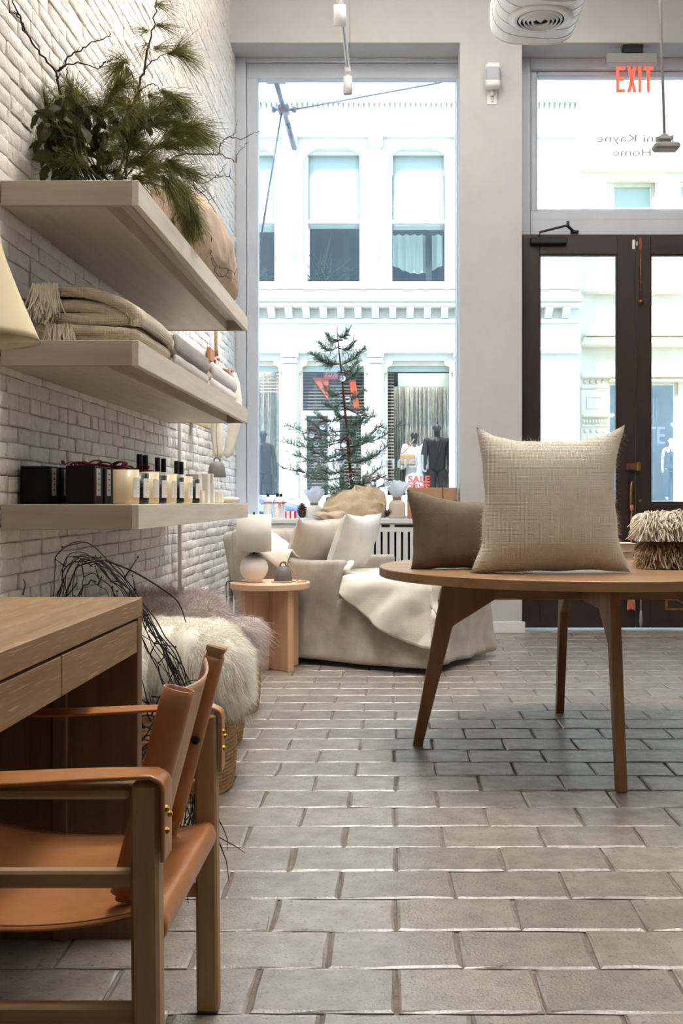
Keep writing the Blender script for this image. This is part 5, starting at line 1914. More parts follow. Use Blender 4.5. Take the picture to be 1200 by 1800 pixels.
cone_lamp('pendant_lamp', 'cream flared pendant shade at the edge near the folded throws', W(-48, 372, 2.6), W(-42, 600, 2.6), .045, .150, [Vector((-1.02, 2.6, 2.4)), Vector((-1.02, 2.6, 5.09))])
cone_lamp('pendant_lamp', 'cream cone lamp half hidden under the middle shelf by the stockings', W(372, 690, 6.5), W(349, 748, 6.5), .02, .075, [Vector((-1.15, 6.5, 1.62)), Vector((XW + .01, 6.5, 1.60))], False)

# ------------------------------------------------------------------ bolster on the upper shelf
c = MB().rbox((-1.0, 5.28, ZT + .19), (.175, .52, .187), .16, (16, 46, 10), 8)


def bol(v):
    u = (v.y - 4.76) / 1.04
    z = ZT + (v.z - ZT) * (1.15 - .45 * max(0, u - .35))
    z += .014 * math.sin(v.y * 24 + v.x * 14 + 2 * nz3(v, 5, 2)) * min(1, (v.z - ZT) * 6) + .022 * nz3(v, 6, 4) + .012 * nz3(v, 15, 9)
    return Vector((v.x + .022 * nz3(v, 7, 1) + .010 * nz3(v, 16, 5) + .02 * math.sin(v.y * 5), v.y, max(ZT + .001, z)))


tag(c.deform(bol).build('linen_bolster', M['sack'], loc=(-1.0, 5.28, ZT)), 'large rumpled grey brown linen bolster at the far end of the top shelf', 'cushion')

# ------------------------------------------------------------------ branches on the upper shelf
ar = thing('branch_arrangement', 'wild arrangement of pine, leafy and bare branches on the top shelf', 'plant', (-1.0, 3.75, ZT))
vs_ = MB().lathe([(0, .001), (.075, .001), (.085, .02), (.09, .07), (.08, .10), (.07, .10), (.07, .03), (0, .03)], (-1.02, 3.80, ZT), 28)
vs_.build('vase', M['ceramic_grey'], ar)
g = random.Random(21)


def branch(px_pts, r, Yd, wig=.0, name='twig', mat='twig', per=5):
    pts = smooth_path([W(p[0], p[1], (p[2] if len(p) > 2 else Yd)) for p in px_pts], per)
    pts = [p + Vector((g.gauss(0, wig), g.gauss(0, wig), g.gauss(0, wig))) for p in pts]
    mb = MB().tube(pts, [r * (1 - .7 * i / len(pts)) for i in range(len(pts))], 6)
    return pts, mb


BARE = [
    ([(106, 165, 3.7), (101, 140, 3.7), (97, 126, 3.65), (72, 95, 3.52), (48, 60, 3.42), (34, 30, 3.36), (22, 0, 3.3), (10, -40, 3.22)], .0050),
    ([(48, 60, 3.42), (40, 45, 3.4), (30, 25, 3.35), (20, 20, 3.3), (14, -6, 3.25)], .0030),
    ([(97, 126), (112, 116), (122, 98), (140, 88), (158, 76), (180, 68), (193, 64), (196, 58)], .0036),
    ([(104, 125), (120, 113), (145, 111), (176, 119), (184, 108), (205, 102), (220, 92)], .0032),
    ([(176, 119), (192, 105), (194, 98)], .002),
    ([(119, 118), (118, 140), (122, 152), (134, 148)], .0022),
    ([(310, 274), (340, 270), (366, 271), (384, 270), (388, 252), (404, 243), (428, 244), (440, 236), (458, 230)], .0040),
    ([(384, 270), (400, 278), (414, 285), (417, 270), (428, 258), (432, 250)], .0024),
    ([(408, 243), (412, 232), (417, 216)], .0020),
    ([(300, 285), (325, 300), (340, 318), (360, 322), (378, 312), (390, 300), (393, 290)], .0030),
    ([(340, 318), (362, 308), (375, 308), (396, 316)], .0022),
    ([(375, 312), (400, 310), (405, 314), (415, 325)], .0020), ([(402, 310), (406, 297)], .0016),
    ([(318, 300), (340, 330), (352, 340), (362, 334), (372, 348)], .0024),
    ([(340, 325), (360, 345), (372, 362), (380, 375)], .0024),
    ([(345, 380), (352, 402), (368, 412), (371, 425), (372, 452), (385, 470), (398, 473), (404, 475)], .0030),
    ([(372, 452), (380, 480), (394, 485), (402, 476), (410, 480), (416, 498)], .0022),
    ([(398, 485), (403, 490), (406, 486)], .0014),
    ([(245, 325), (250, 334), (258, 340), (266, 344)], .0022),
]
tw_ = []
for pts, r in BARE:
    Yb = 3.75 if pts[0][0] < 250 else (4.35 if pts[0][1] < 330 else 4.9)
    if pts[0][0] > 250 and pts[0][1] < 330:
        pts = [(p[0], p[1], 4.0 + .9 * (p[0] - 245) / 210) for p in pts]
    P_pts, mb = branch(pts, r, Yb, .0022)
    for q in range(len(P_pts) // 6):
        i = g.randrange(2, len(P_pts) - 1)
        mb.tube([P_pts[i], P_pts[i] + Vector((g.gauss(0, .012), g.gauss(0, .01), abs(g.gauss(0, .014)) + .004))], [r * .5, r * .25], 5)
    mb.build('bare_twig', M['twig'], ar)
STEMS = [
    ([(220, 315), (238, 180), (250, 130), (262, 80), (272, 40), (274, 5), (276, -25)], .0052, 3.9),
    ([(250, 132), (262, 110), (285, 97), (310, 92)], .0030, 3.9),
    ([(240, 190), (236, 150), (228, 115), (215, 108)], .0026, 3.9),
    ([(242, 165), (256, 152), (270, 148), (285, 160), (300, 170)], .0026, 3.9),
    ([(200, 315), (240, 240), (275, 215), (320, 222), (345, 232)], .0045, 3.95),
    ([(215, 315), (262, 265), (300, 255), (330, 250)], .004, 4.05),
    ([(190, 318), (160, 250), (140, 200), (125, 165)], .004, 3.8),
    ([(170, 318), (120, 270), (90, 220), (80, 180)], .004, 3.75),
    ([(180, 318), (170, 260), (175, 210), (190, 175), (205, 155)], .004, 3.85),
    ([(200, 318), (220, 270), (235, 235), (262, 200)], .004, 3.85),
    ([(230, 318), (285, 300), (310, 320), (330, 345), (340, 375)], .0045, 4.25),
    ([(240, 318), (290, 330), (315, 365), (325, 390)], .004, 4.3),
    ([(150, 318), (100, 290), (70, 270)], .004, 3.65),
    ([(140, 318), (120, 250), (110, 200)], .004, 3.75),
    ([(235, 315), (260, 300), (292, 290), (325, 300)], .004, 4.1),
    ([(180, 318), (150, 290), (130, 280)], .004, 3.6),
    ([(210, 318), (225, 290), (250, 285)], .004, 3.8),
]
roots = []; dirs = []; lens = []


def tuft(p, d, n, ln, spread):
    for k in range(n):
        roots.append(tuple(p + Vector((g.gauss(0, .004), g.gauss(0, .004), g.gauss(0, .004)))))
        v = d + Vector((g.gauss(0, spread), g.gauss(0, spread), g.gauss(0, spread)))
        dirs.append(tuple(v)); lens.append(ln * g.uniform(.7, 1.15))


for si, (px, r, Yd) in enumerate(STEMS):
    pts, mb = branch(px, r, Yd, .003)
    mb.build('pine_branch', M['bark'], ar)
    n = len(pts)
    for i in range(n):
        f = i / n
        if si == 0:
            continue
        if si < 4 and f < .72:
            continue
        if f < .28:
            continue
        d = (pts[min(n - 1, i + 1)] - pts[max(0, i - 1)]).normalized()
        tuft(pts[i], d, 46 if si > 3 else 34, .095, .45)
    d = (pts[-1] - pts[-2]).normalized()
    tuft(pts[-1], d, 90 if si not in (0,) else 60, .11, .38)
# extra tufts seen one by one: position, direction
for (x, y, dx, dy, n, ln) in ((274, 8, .7, -.15, 60, .09), (276, 45, .9, -.1, 70, .10), (258, 55, -.5, .1, 50, .06), (260, 78, -.2, -.6, 50, .08), (272, 85, .9, .1, 60, .10),
                              (310, 92, .9, -.35, 110, .11), (222, 118, .1, -.9, 70, .10), (212, 112, -.2, -.9, 60, .10), (285, 160, .7, -.5, 110, .11), (300, 170, .9, -.4, 70, .10),
                              (330, 225, .9, -.15, 130, .13), (300, 235, .9, -.05, 140, .13), (270, 215, .8, .25, 120, .12), (320, 205, .8, .1, 60, .10), (280, 190, .9, .0, 80, .10),
                              (255, 300, .7, -.6, 130, .12), (285, 310, .6, -.8, 150, .12), (310, 330, .5, -.9, 170, .12), (325, 360, .3, -.9, 150, .12), (330, 380, .3, -.9, 110, .1),
                              (150, 290, -.4, -.4, 120, .11), (190, 280, .3, .3, 120, .11), (120, 250, -.4, .2, 120, .11), (100, 190, -.2, .5, 120, .10), (200, 230, .3, .4, 120, .11),
                              (160, 200, -.2, .6, 90, .10), (130, 175, .3, .6, 90, .09), (230, 260, .5, .1, 120, .11), (180, 310, .2, .3, 120, .10), (235, 310, .6, -.2, 120, .11), (90, 240, -.3, .3, 90, .10)):
    Yd = 3.9 if y < 260 else (4.1 if x > 240 and y > 280 else 3.8)
    if x > 300 and y > 300:
        Yd = 4.35
    tuft(W(x, y, Yd), Vector((dx, g.uniform(-.3, .2), dy)), n, ln, .30)
for k in range(46):
    x, y = g.uniform(95, 300), g.uniform(165, 315)
    if y < 330 - 0.5 * x * .9 and x < 110:
        continue
    tuft(W(x, y, 3.85 + g.uniform(-.15, .25)), Vector((g.gauss(.35, .5), g.uniform(-.3, .3), g.gauss(.15, .5))), 90, .10, .35)
V, Q = strands(roots, dirs, np.array(lens), .00075, 3, (0, 0, -.18), .06, .5, 2, 33)
V[:, 0] = np.maximum(V[:, 0], XW + .012)
mesh_np('needles', V, Q, M['needle'], ar, kind='stuff')
# leaves
lv = []
for s_ in range(5):
    gg = random.Random(s_)
    L_, w_ = .075, .026
    mb = MB().grid(lambda u, v: (L_ * u, (v - .5) * 2 * w_ * math.sin(PI * min(1, u * .96 + .02)) ** .8 * (1 - .25 * u), -.030 * u * u + .010 * abs(v - .5) * 2 + .004 * gg.uniform(-1, 1)), 7, 4)
    me = D.meshes.new('leaf'); me.from_pydata(mb.v, [], mb.f); me.polygons.foreach_set('use_smooth', [True] * len(mb.f)); me.materials.append(M['leaf']); lv.append(me)
spots = []
for k in range(110):
    spots.append((g.uniform(10, 120), g.triangular(158, 318, 245), 3.62 + g.uniform(-.14, .18), .85))
for k in range(40):
    spots.append((g.uniform(150, 262), g.uniform(178, 236), 3.85 + g.uniform(-.12, .1), .7))
for k in range(20):
    spots.append((g.uniform(110, 200), g.uniform(220, 310), 3.65 + g.uniform(-.1, .1), 1.0))
for k in range(12):
    spots.append((g.uniform(305, 352), g.uniform(340, 420), 4.40 + g.uniform(-.05, .1), 1.0))
inv = WM[ar].inverted()
for (x, y, Yd, s_) in spots:
    p = W(x, y, Yd)
    if p.x < XW + .07:
        p.x = XW + .07 + g.uniform(0, .06)
    if p.x < XS and p.z < ZT + .05:
        p.z = ZT + .05
    o = D.objects.new('leaf', lv[g.randrange(5)]); COL.objects.link(o); o.parent = ar
    rot = Matrix.Rotation(g.uniform(0, 2 * PI), 4, 'Z') @ Matrix.Rotation(g.gauss(.5, .6), 4, 'Y') @ Matrix.Rotation(g.gauss(0, .7), 4, 'X')
    o.matrix_local = inv @ Matrix.Translation(p) @ rot @ Matrix.Scale(s_ * g.uniform(.7, 1.15), 4)
mb = MB()
for k in range(16):
    x, y, Yd, s_ = spots[k * 5]
    a = W(g.uniform(110, 190), 316, 3.75); c = W(x, y, Yd)
    if c.x < XW + .05:
        c.x = XW + .06
    mb.tube(smooth_path([a, a.lerp(c, .5) + Vector((0, 0, .05)), c], 5), .0022, 5)
mb.build('leafy_stem', M['twig'], ar)

# ------------------------------------------------------------------ on the window sill
ZSI = 0.866
for i, (x, Y, lab) in enumerate(((471, 8.13, 'white bottle with black cap and ribbon, nearest the window frame'), (487.5, 8.10, 'white ribboned bottle, middle one on the sill'), (493.5, 8.22, 'white bottle half hidden behind the middle one on the sill'))):
    t = thing('lotion_bottle', lab, 'bottle', (W(x, 900, Y).x, Y, ZSI), 0)
    p = (W(x, 900, Y).x, Y, ZSI)
    MB().lathe([(0, .001), (.031, .001), (.033, .006), (.033, .135), (.028, .150), (.013, .157), (.013, .163), (0, .163)], p, 28).build('bottle_body', M['white_plastic'], t)
    MB().lathe([(0, .1635), (.0125, .1635), (.0125, .188), (0, .189)], p, 18).build('cap', M['black_metal'], t)
    MB().lathe([(.0332, .113), (.0338, .115), (.0338, .119), (.0332, .121)], p, 28).build('ribbon', M['ribbon_red'], t)
    ribbon_bow(t, (p[0] + (-.03 if i == 0 else .03), p[1] - .03, ZSI + .115), .02, M['ribbon_bright'], (.7, .5, .3), 50 + i)
    MB().grid(lambda u, v: (p[0] + .0334 * math.cos(-2.0 + .9 * u), p[1] + .0334 * math.sin(-2.0 + .9 * u), ZSI + .03 + .07 * v), 6, 1).build('label', M['label_white'], t)
gp = W(511, 915, 8.05)
t = thing('small_gift', 'little white gift box tied with bright red ribbon on the sill', 'box', (gp.x, gp.y, ZSI))
MB().box(gp.x - .037, gp.x + .037, gp.y - .037, gp.y + .037, ZSI + .001, ZSI + .052, .002).build('carton', M['carton_white'], t)
rb = MB()
for (a, c) in ((-.006, .006),):
    rb.box(gp.x + a, gp.x + c, gp.y - .0385, gp.y + .0385, ZSI + .001, ZSI + .0535, .0005).box(gp.x - .0385, gp.x + .0385, gp.y + a, gp.y + c, ZSI + .001, ZSI + .0537, .0005)
rb.box(gp.x - .0388, gp.x - .028, gp.y - .0388, gp.y + .0388, ZSI + .001, ZSI + .054, .0005).box(gp.x + .028, gp.x + .0388, gp.y - .0388, gp.y + .0388, ZSI + .001, ZSI + .054, .0005)
rb.build('ribbon', M['ribbon_bright'], t)
ribbon_bow(t, (gp.x, gp.y - .01, ZSI + .06), .032, M['ribbon_bright'], (1, 0, 0), 60, False)


def pine_cone(c, h, r, label, tiltm=None):
    t = thing('pine_cone', label, 'pine cone', c)
    mtx = Matrix.Translation(Vector(c)) @ (tiltm or Matrix.Identity(4))
    mb = MB().lathe([(0, .004), (r * .55, h * .15), (r * .6, h * .4), (r * .35, h * .8), (0, h * .97)], n=12, mtx=mtx)
    mb.build('core', M['cone'], t)
    sc = MB()
    n = 70
    for k in range(n):
        v = (k + .5) / n
        a = k * 2.39996
        rr = r * math.sin(PI * (.10 + .86 * v)) ** .8
        z = h * (.04 + .92 * v)
        w = r * .34 * (1 - .5 * v)
        b_ = Matrix.Rotation(a, 4, 'Z')
        q = [b_ @ Vector(p) for p in ((rr * .3, -w * .5, z), (rr * .3, w * .5, z), (rr * .95, w, z + h * .02), (rr * 1.08, 0, z + h * .06), (rr * .95, -w, z + h * .02), (rr * .7, 0, z - h * .02))]
        sc.add(q, [(0, 1, 2, 3, 4), (0, 4, 5), (4, 3, 5), (3, 2, 5), (2, 1, 5), (1, 0, 5)], False, mtx)
    sc.build('scales', M['cone'], t)


p = W(531, 913, 8.08)
pine_cone((p.x, p.y, ZSI), .118, .042, 'upright brown pine cone between gift box and wrapped pot on the sill')
p = W(676, 911, 8.05)
pine_cone((p.x, p.y, ZSI + .02), .075, .026, 'small dark pine cone between burlap and the wrapped bag', Matrix.Rotation(.9, 4, 'Y'))


def wrapped_bag(px, Y, w, h, th, label, mat):
    p = W(px, 900, Y); c = (p.x, p.y, ZSI)
    t = thing('wrapped_pot', label, 'gift', c, 0)
    b_ = MB().rbox((p.x, p.y, ZSI + h / 2 + .001), (w / 2, w / 2, h / 2), .012, (8, 8, 8), 3)
    b_.deform(lambda v: Vector((p.x + (v.x - p.x) * (1 - .35 * max(0, (v.z - ZSI - h * .72) / (h * .28)) ** 1.5 + .08 * nz3(v, 22, 1)), p.y + (v.y - p.y) * (1 - .35 * max(0, (v.z - ZSI - h * .72) / (h * .28)) ** 1.5), v.z)))
    b_.build('linen_bag', M[mat], t)
    nk = ZSI + h
    n = 40
    MB().grid(lambda u, v: (p.x + (w * .33 * (1 - .35 * math.sin(PI * v)) * (1 + .10 * math.sin(13 * 2 * PI * u))) * math.cos(2 * PI * u), p.y + (w * .33 * (1 - .35 * math.sin(PI * v)) * (1 + .10 * math.sin(13 * 2 * PI * u))) * math.sin(2 * PI * u), nk - .004 + .028 * v), 78, 6, cu=True).build('gathered_neck', M[mat], t)
    MB().tube([(p.x + w * .25 * math.cos(a), p.y + w * .25 * math.sin(a), nk + .012) for a in [2 * PI * k / 24 for k in range(24)]], .004, 6, closed=True).build('tie', M['twine'], t)

    def tis(u, v):
        a = 2 * PI * u
        r = w * (.22 + .46 * v ** .8 * (1 + .28 * math.sin(5 * a + px) + .12 * math.sin(11 * a)))
        return (p.x + r * math.cos(a), p.y + r * .6 * math.sin(a), nk + .02 + th * (v * (1 + .22 * math.sin(3 * a + px * 2) + .10 * math.sin(9 * a))) * (1 - .16 * v * abs(math.cos(a))))
    MB().grid(tis, 72, 10, cu=True).grid(lambda u, v: tis(u, v * .8) if False else (p.x + (tis(u, v)[0] - p.x) * .55, p.y + (tis(u, v)[1] - p.y) * .55, nk + .02 + (tis((u + .1) % 1, v)[2] - nk - .02) * .95), 72, 8, cu=True).build('tissue', M['tissue'], t, recalc=False)


wrapped_bag(552, 8.12, .115, .095, .11, 'linen wrapped pot with white tissue, left of the small tree', 'linen_white')
wrapped_bag(697.5, 8.10, .125, .135, .115, 'grey linen bag with white tissue, between tree and kraft box', 'linen_beige')
a = W(716, 912, 8.06); c = W(803, 857, 8.06)
t = thing('kraft_box', 'brown kraft gift box crossed with thin dark ribbon on the sill', 'box', ((a.x + c.x) / 2, 8.15, ZSI))
zk = 1.098
MB().box(a.x, c.x, 8.04, 8.30, ZSI + .001, zk, .003).build('carton', M['kraft'], t)
rb = MB()
xr = W(778, 880, 8.04).x
zr = W(778, 880, 8.04).z
rb.box(xr - .004, xr + .004, 8.0385, 8.3015, ZSI + .001, zk + .0015, .0004).box(a.x - .0015, c.x + .0015, 8.0383, 8.3017, zr - .004, zr + .004, .0004)
rb.build('ribbon', M['ribbon_dark'], t)

# ------------------------------------------------------------------ the little tree
TB = W(619, 862, 8.14)
tr = thing('juniper_tree', 'sparse little juniper tree on the sill, root ball in burlap', 'tree', (TB.x, TB.y, ZSI))
trunk = smooth_path([W(621, 905, 8.14), W(618, 855, 8.14), W(613, 800, 8.14), W(610, 760, 8.15), W(605, 710, 8.14), W(601, 665, 8.15), W(597, 630, 8.14), W(594, 600, 8.14), W(592, 574, 8.14)], 6)
nT = len(trunk)
mb = MB().tube(trunk, [.0125 * (1 - .88 * i / nT) + .001 for i in range(nT)], 8)
mb.build('trunk', M['bark'], tr)
g = random.Random(77)
BR = [  # image base, tip (px), curvature
    (594, 600, 575, 590), (593, 590, 612, 582), (595, 610, 562, 604), (596, 612, 622, 602), (596, 640, 548, 622), (597, 643, 640, 612), (597, 640, 560, 628), (599, 650, 628, 635),
    (601, 668, 630, 650), (602, 690, 570, 680), (604, 700, 640, 685), (604, 705, 572, 712), (605, 715, 645, 720), (606, 735, 555, 728), (607, 738, 657, 730), (607, 745, 640, 735),
    (608, 758, 540, 738), (608, 765, 505, 748), (609, 770, 536, 772), (609, 775, 500, 778), (609, 778, 668, 750), (610, 782, 700, 748), (610, 785, 655, 770), (611, 800, 545, 790),
    (612, 806, 520, 800), (612, 810, 660, 800), (613, 815, 680, 785), (613, 822, 560, 822), (614, 828, 498, 823), (614, 832, 665, 825), (615, 838, 540, 838), (615, 842, 575, 856),
    (616, 846, 690, 848), (616, 850, 640, 850), (616, 852, 560, 862), (617, 856, 600, 868), (616, 850, 672, 838), (612, 800, 625, 785), (608, 750, 622, 760), (611, 795, 590, 800), (606, 730, 590, 722)]
rt_, di_, le_ = [], [], []
bmb = MB()
for (bx, by, tx, ty) in BR:
    dY = g.uniform(-.17, .12)
    a = W(bx, by, 8.14); c = W(tx, ty, 8.14 + dY)
    mid = a.lerp(c, .55) + Vector((0, 0, -.02 - .03 * g.random()))
    pts = smooth_path([a, mid, c], 8)
    n = len(pts)
    bmb.tube(pts, [.0036 * (1 - .8 * i / n) + .0006 for i in range(n)], 5)
    L_ = (c - a).length
    for i in range(n):
        f = i / n
        if f < .10:
            continue
        d = (pts[min(n - 1, i + 1)] - pts[max(0, i - 1)]).normalized()
        for s_ in range(5):
            sd = Vector((g.gauss(0, .7), g.gauss(0, .55), g.gauss(.28, .7)))
            v = (d * .8 + sd).normalized()
            sl_ = g.uniform(.03, .10) * (1.15 - .5 * f) * (.6 + L_ * 1.5)
            e = pts[i] + v * sl_
            bmb.tube([pts[i], e], [.0011, .0005], 3, caps=False)
            m_ = int(5 + sl_ * 240)
            for q in range(m_):
                k = (q + .5) / m_
                rt_.append(tuple(pts[i].lerp(e, k)))
                di_.append(tuple(v * .7 + Vector((g.gauss(0, .6), g.gauss(0, .6), g.gauss(.1, .6)))))
                le_.append(g.uniform(.008, .019))
bmb.build('branches', M['bark'], tr, kind='stuff')
V, Q = strands(rt_, di_, np.array(le_), .0012, 2, (0, 0, .1), .15, .5, 2, 3)
mesh_np('foliage', V, Q, M['juniper'], tr, kind='stuff')
# burlap wrapping: the ball and the cloth spilling over the edge of the sill
bc_ = W(621, 897, 8.08)


def burl(u, v):
    a = 2 * PI * u
    th = v * PI * .5
    r = .235 * math.sin(th) ** .8
    ca, sa = math.cos(a), math.sin(a)
    fold = 1 + .22 * nz3((ca * 1.3, sa * 1.3, v * 1.5), 1.5, 5) + .14 * (.5 - abs(nz3((ca * 2.2, sa * 2.2, v * 2.5), 1.6, 11))) * v + .05 * nz3((ca * 5, sa * 5, v * 5), 1.6, 3)
    x = bc_.x + .01 + r * fold * math.cos(a) * 1.0
    y = bc_.y + .02 + r * fold * math.sin(a) * .72
    z = ZSI + .012 + .205 * math.cos(th) ** .75 * (1 + .22 * nz3((math.cos(a), math.sin(a), v * 3), 1.4, 2) + .12 * math.cos(a))
    z += .03 * nz3((ca * 2, sa * 2, v * 4), 1.6, 7) - .035 * max(0, .25 - abs(nz3((ca * 2.4 + v, sa * 2.4, v * 2), 1.5, 17)))
    if y < 7.93:
        k = 7.93 - y
        y = 7.93 - .02 * min(1, k / .05)
        z = min(z, ZSI + .10) - 1.3 * k
    y = min(y, 8.34)
    return (x, y, max(z, ZSI + .003) if y > 7.945 else z)


MB().grid(burl, 90, 26, cu=True, thick=.004).build('burlap_wrap', M['burlap'], tr, recalc=False)


def spill(u, v):
    x = W(548, 0, 7.92).x + (.215 + .05 * math.sin(v * 3)) * u + .06 * v * (u + .3) + .10 * v
    w = math.sin(PI * u)
    y = 8.00 - .075 * min(1, v * 3) - .012 * math.sin(u * 15 + v * 4) - .016 * w
    z = ZSI + .02 + .03 * w - .15 * max(0, v - .25) * (.35 + .9 * w) + .012 * math.sin(u * 11)
    return (x, y, z)


MB().grid(spill, 40, 20, thick=.004).build('burlap_flap', M['burlap'], tr, recalc=False)
MB().lathe([(0, .09), (.085, .10), (.10, .20), (.10, .205), (.085, .205), (0, .18)], (TB.x, TB.y, ZSI), 24).build('paper_collar', M['kraft_in'], tr)
BA = [(602, 665, 'just under the third branch tier'), (611, 701, 'upper middle of the trunk'), (567, 750, 'on the upper left branch'), (547.5, 765, 'outermost on the left, above the lettering'), (556, 780, 'below the outermost left one'),
      (604, 782, 'close to the trunk, middle height'), (595, 800, 'below the one close to the trunk'), (522, 836, 'on the lowest left branch tip'), (616, 838, 'at the foot of the trunk'),
      (642, 740, 'on the upper right branch'), (666, 760, 'outermost on the right'), (657, 848, 'on the low right branch, inner'), (681, 852, 'on the low right branch, tip')]
for i, (x, y, lab) in enumerate(BA):
    p = W(x, y, 8.02 + .03 * (i % 3))
    r = .0235 if i < 3 else .0215
    t = thing('glass_bauble', 'clear glass bauble on the small tree, ' + lab, 'ornament', p, 0, 'glass baubles on the small tree')
    MB().lathe([(r * math.sin(PI * k / 14) + 1e-6, -r * math.cos(PI * k / 14)) for k in range(15)], p, 20).build('globe', M['bauble_glass'], t)
    MB().lathe([(0, r * .96), (.006, r * .96), (.006, r + .007), (0, r + .007)], p, 10).build('cap', M['steel'], t)
    MB().tube([(p.x + .006 * math.cos(a), p.y, p.z + r + .012 + .006 * math.sin(a)) for a in [2 * PI * k / 10 for k in range(10)]], .0011, 5, closed=True).build('loop', M['steel'], t)
    ribbon_bow(t, (p.x + .002, p.y - .004, p.z + r + .018), .036, M['ribbon_red'], (1, 0, .2 * (i % 3 - 1)), 90 + i)
p = W(594, 598, 8.10)
t = thing('velvet_bow', 'wine red ribbon bow tied near the top of the small tree', 'bow', p)
ribbon_bow(t, p, .034, M['ribbon_red'], (1, 0, 0), 200)

# ------------------------------------------------------------------ ceiling and pillar fittings
t = thing('air_duct', 'white flat-oval ventilation duct with a round diffuser under the ceiling', 'duct', (.80, 4.8, 3.63))
YE_, zb = 6.2, 3.64
hw, hh = .245, .17


def duct_pt(a):
    c, s_ = math.cos(a), math.sin(a)
    return (.80 + math.copysign(abs(c) ** .62, c) * hw, zb + hh + math.copysign(abs(s_) ** .62, s_) * hh)


ring = [duct_pt(2 * PI * k / 56) for k in range(56)]
mb = MB().grid(lambda u, v: (duct_pt(2 * PI * u)[0], 3.2 + (YE_ - 3.2) * v, duct_pt(2 * PI * u)[1]), 56, 6, cu=True)
mb.add([(x, YE_, z) for x, z in ring], [tuple(range(56))])
mb.build('duct_shell', M['white_enamel'], t)
for k in range(11):
    y = YE_ - .10 - .115 * k
    MB().tube([(.80 + (x - .80) * 1.004, y + .09 * (x - .80) / hw * .5, zb + hh + (z - zb - hh) * 1.006) for x, z in ring], .0014, 4, closed=True).build('seam', M['seam'], t)
MB().tube([(.80 + (x - .80) * 1.003, YE_ - .012, zb + hh + (z - zb - hh) * 1.003) for x, z in ring], .004, 6, closed=True).build('end_ring', M['white_enamel'], t)
dfp = Vector((.80, 5.86, zb - .002))
df = MB()
for (r0, r1, z0, z1) in ((.178, .132, .004, -.010), (.126, .112, .004, -.018), (.104, .090, .006, -.020), (.082, .068, .008, -.022), (.060, .046, .010, -.022), (.038, .001, .012, -.020)):
    df.lathe([(r0, z0), (r1, z1), (max(.0, r1 - .004), z1 + .003), (r0 - .006, z0 + .004), (r0, z0)], dfp, 48)
df.build('diffuser', M['white_enamel'], t)
MB().lathe([(0, .0012), (.132, .0012), (.132, .0016), (0, .0016)], (dfp.x, dfp.y, dfp.z - .004), 40).build('diffuser_throat', M['dark_void'], t)
MB().tube([(.62, 5.0, zb + 2 * hh - .01), (.62, 5.0, 5.1)], .006, 6).tube([(.98, 5.0, zb + 2 * hh - .01), (.98, 5.0, 5.1)], .006, 6).build('hanger', M['steel'], t)

t = thing('track_rail', 'slim white lighting rail hanging on thin wires', 'track', (-.318, 6.5, 3.95))
MB().box(-.331, -.305, 4.6, 7.32, 3.945, 3.975, .003).build('rail', M['white_enamel'], t)
MB().box(-.322, -.314, 4.6, 7.31, 3.942, 3.9449, 0).build('rail_slot', M['grey_metal'], t)
MB().tube([(-.303, 7.25, 3.976), (-.303, 7.25, 5.1)], .003, 6).tube([(-.303, 5.0, 3.976), (-.303, 5.0, 5.1)], .003, 6).build('wire', M['steel'], t)


def spot(x, y, z, r, L_, tilt, label):
    t = thing('track_spotlight', label, 'spotlight', (x, y, z))
    MB().box(x - .02, x + .02, y - .035, y + .035, z - .03, z, .004).tube([(x, y, z - .03), (x, y, z - .055)], .010, 10).build('adapter', M['white_enamel'], t)
    mtx = Matrix.Translation((x, y, z - .055)) @ Matrix.Rotation(tilt, 4, 'X')
    MB().lathe([(0, 0), (r, 0), (r, -L_), (r * .86, -L_), (r * .8, -L_ + .02), (0, -L_ + .025)], n=28, mtx=mtx).build('housing', M['white_enamel'], t)
    MB().lathe([(0, -L_ + .018), (r * .74, -L_ + .018), (r * .74, -L_ + .012), (0, -L_ + .010)], n=24, mtx=mtx).build('lens', M['steel'], t)


def beam(loc, aim, power, deg):
    l = D.lights.new('track_beam', 'SPOT')
    l.energy = power; l.spot_size = math.radians(deg); l.spot_blend = .7; l.shadow_soft_size = .03
    l.color = (0.90, 0.95, 1.0)
    o = D.objects.new('track_beam', l); COL.objects.link(o)
    o.location = loc
    o.rotation_euler = (Vector(aim) - Vector(loc)).to_track_quat('-Z', 'Y').to_euler()


beam((-.318, 7.27, 3.755), (-1.05, 7.0, 1.0), 170, 62)
beam((-.318, 6.18, 3.76), (-1.0, 5.9, 0.6), 60, 60)
spot(-.318, 6.22, 3.94, .036, .115, .35, 'white cylinder spotlight on the rail, nearer one')
spot(-.318, 7.28, 3.94, .031, .115, .08, 'white cylinder spotlight at the far end of the rail')

p0 = W(1158, -60, 6.0); p1 = W(1167.5, 238, 6.0)
t = thing('hanging_fixture', 'slim grey rod with a flat fixture hanging before the door window', 'light', p1)
MB().tube([p1, p0, Vector((p0.x - .02, 6.0, 5.1))], .008, 8).build('rod', M['grey_metal'], t)
MB().box(p1.x - .042, p1.x + .042, 5.97, 6.03, p1.z - .035, p1.z - .008, .008).lathe([(0, 0), (.02, 0), (.02, .012), (0, .012)], (p1.x, 6.0, p1.z - .008), 14).tube([(p1.x - .05, 6.0, p1.z - .012), (p1.x + .05, 6.0, p1.z - .012)], .004, 6).build('joint', M['grey_metal'], t)
MB().box(p1.x - .062, p1.x + .080, 5.955, 6.045, p1.z - .085, p1.z - .045, .012).build('head', M['grey_metal'], t)
MB().box(p1.x - .014, p1.x + .014, 5.99, 6.01, p1.z - .046, p1.z - .034, .002).build('neck', M['grey_metal'], t)

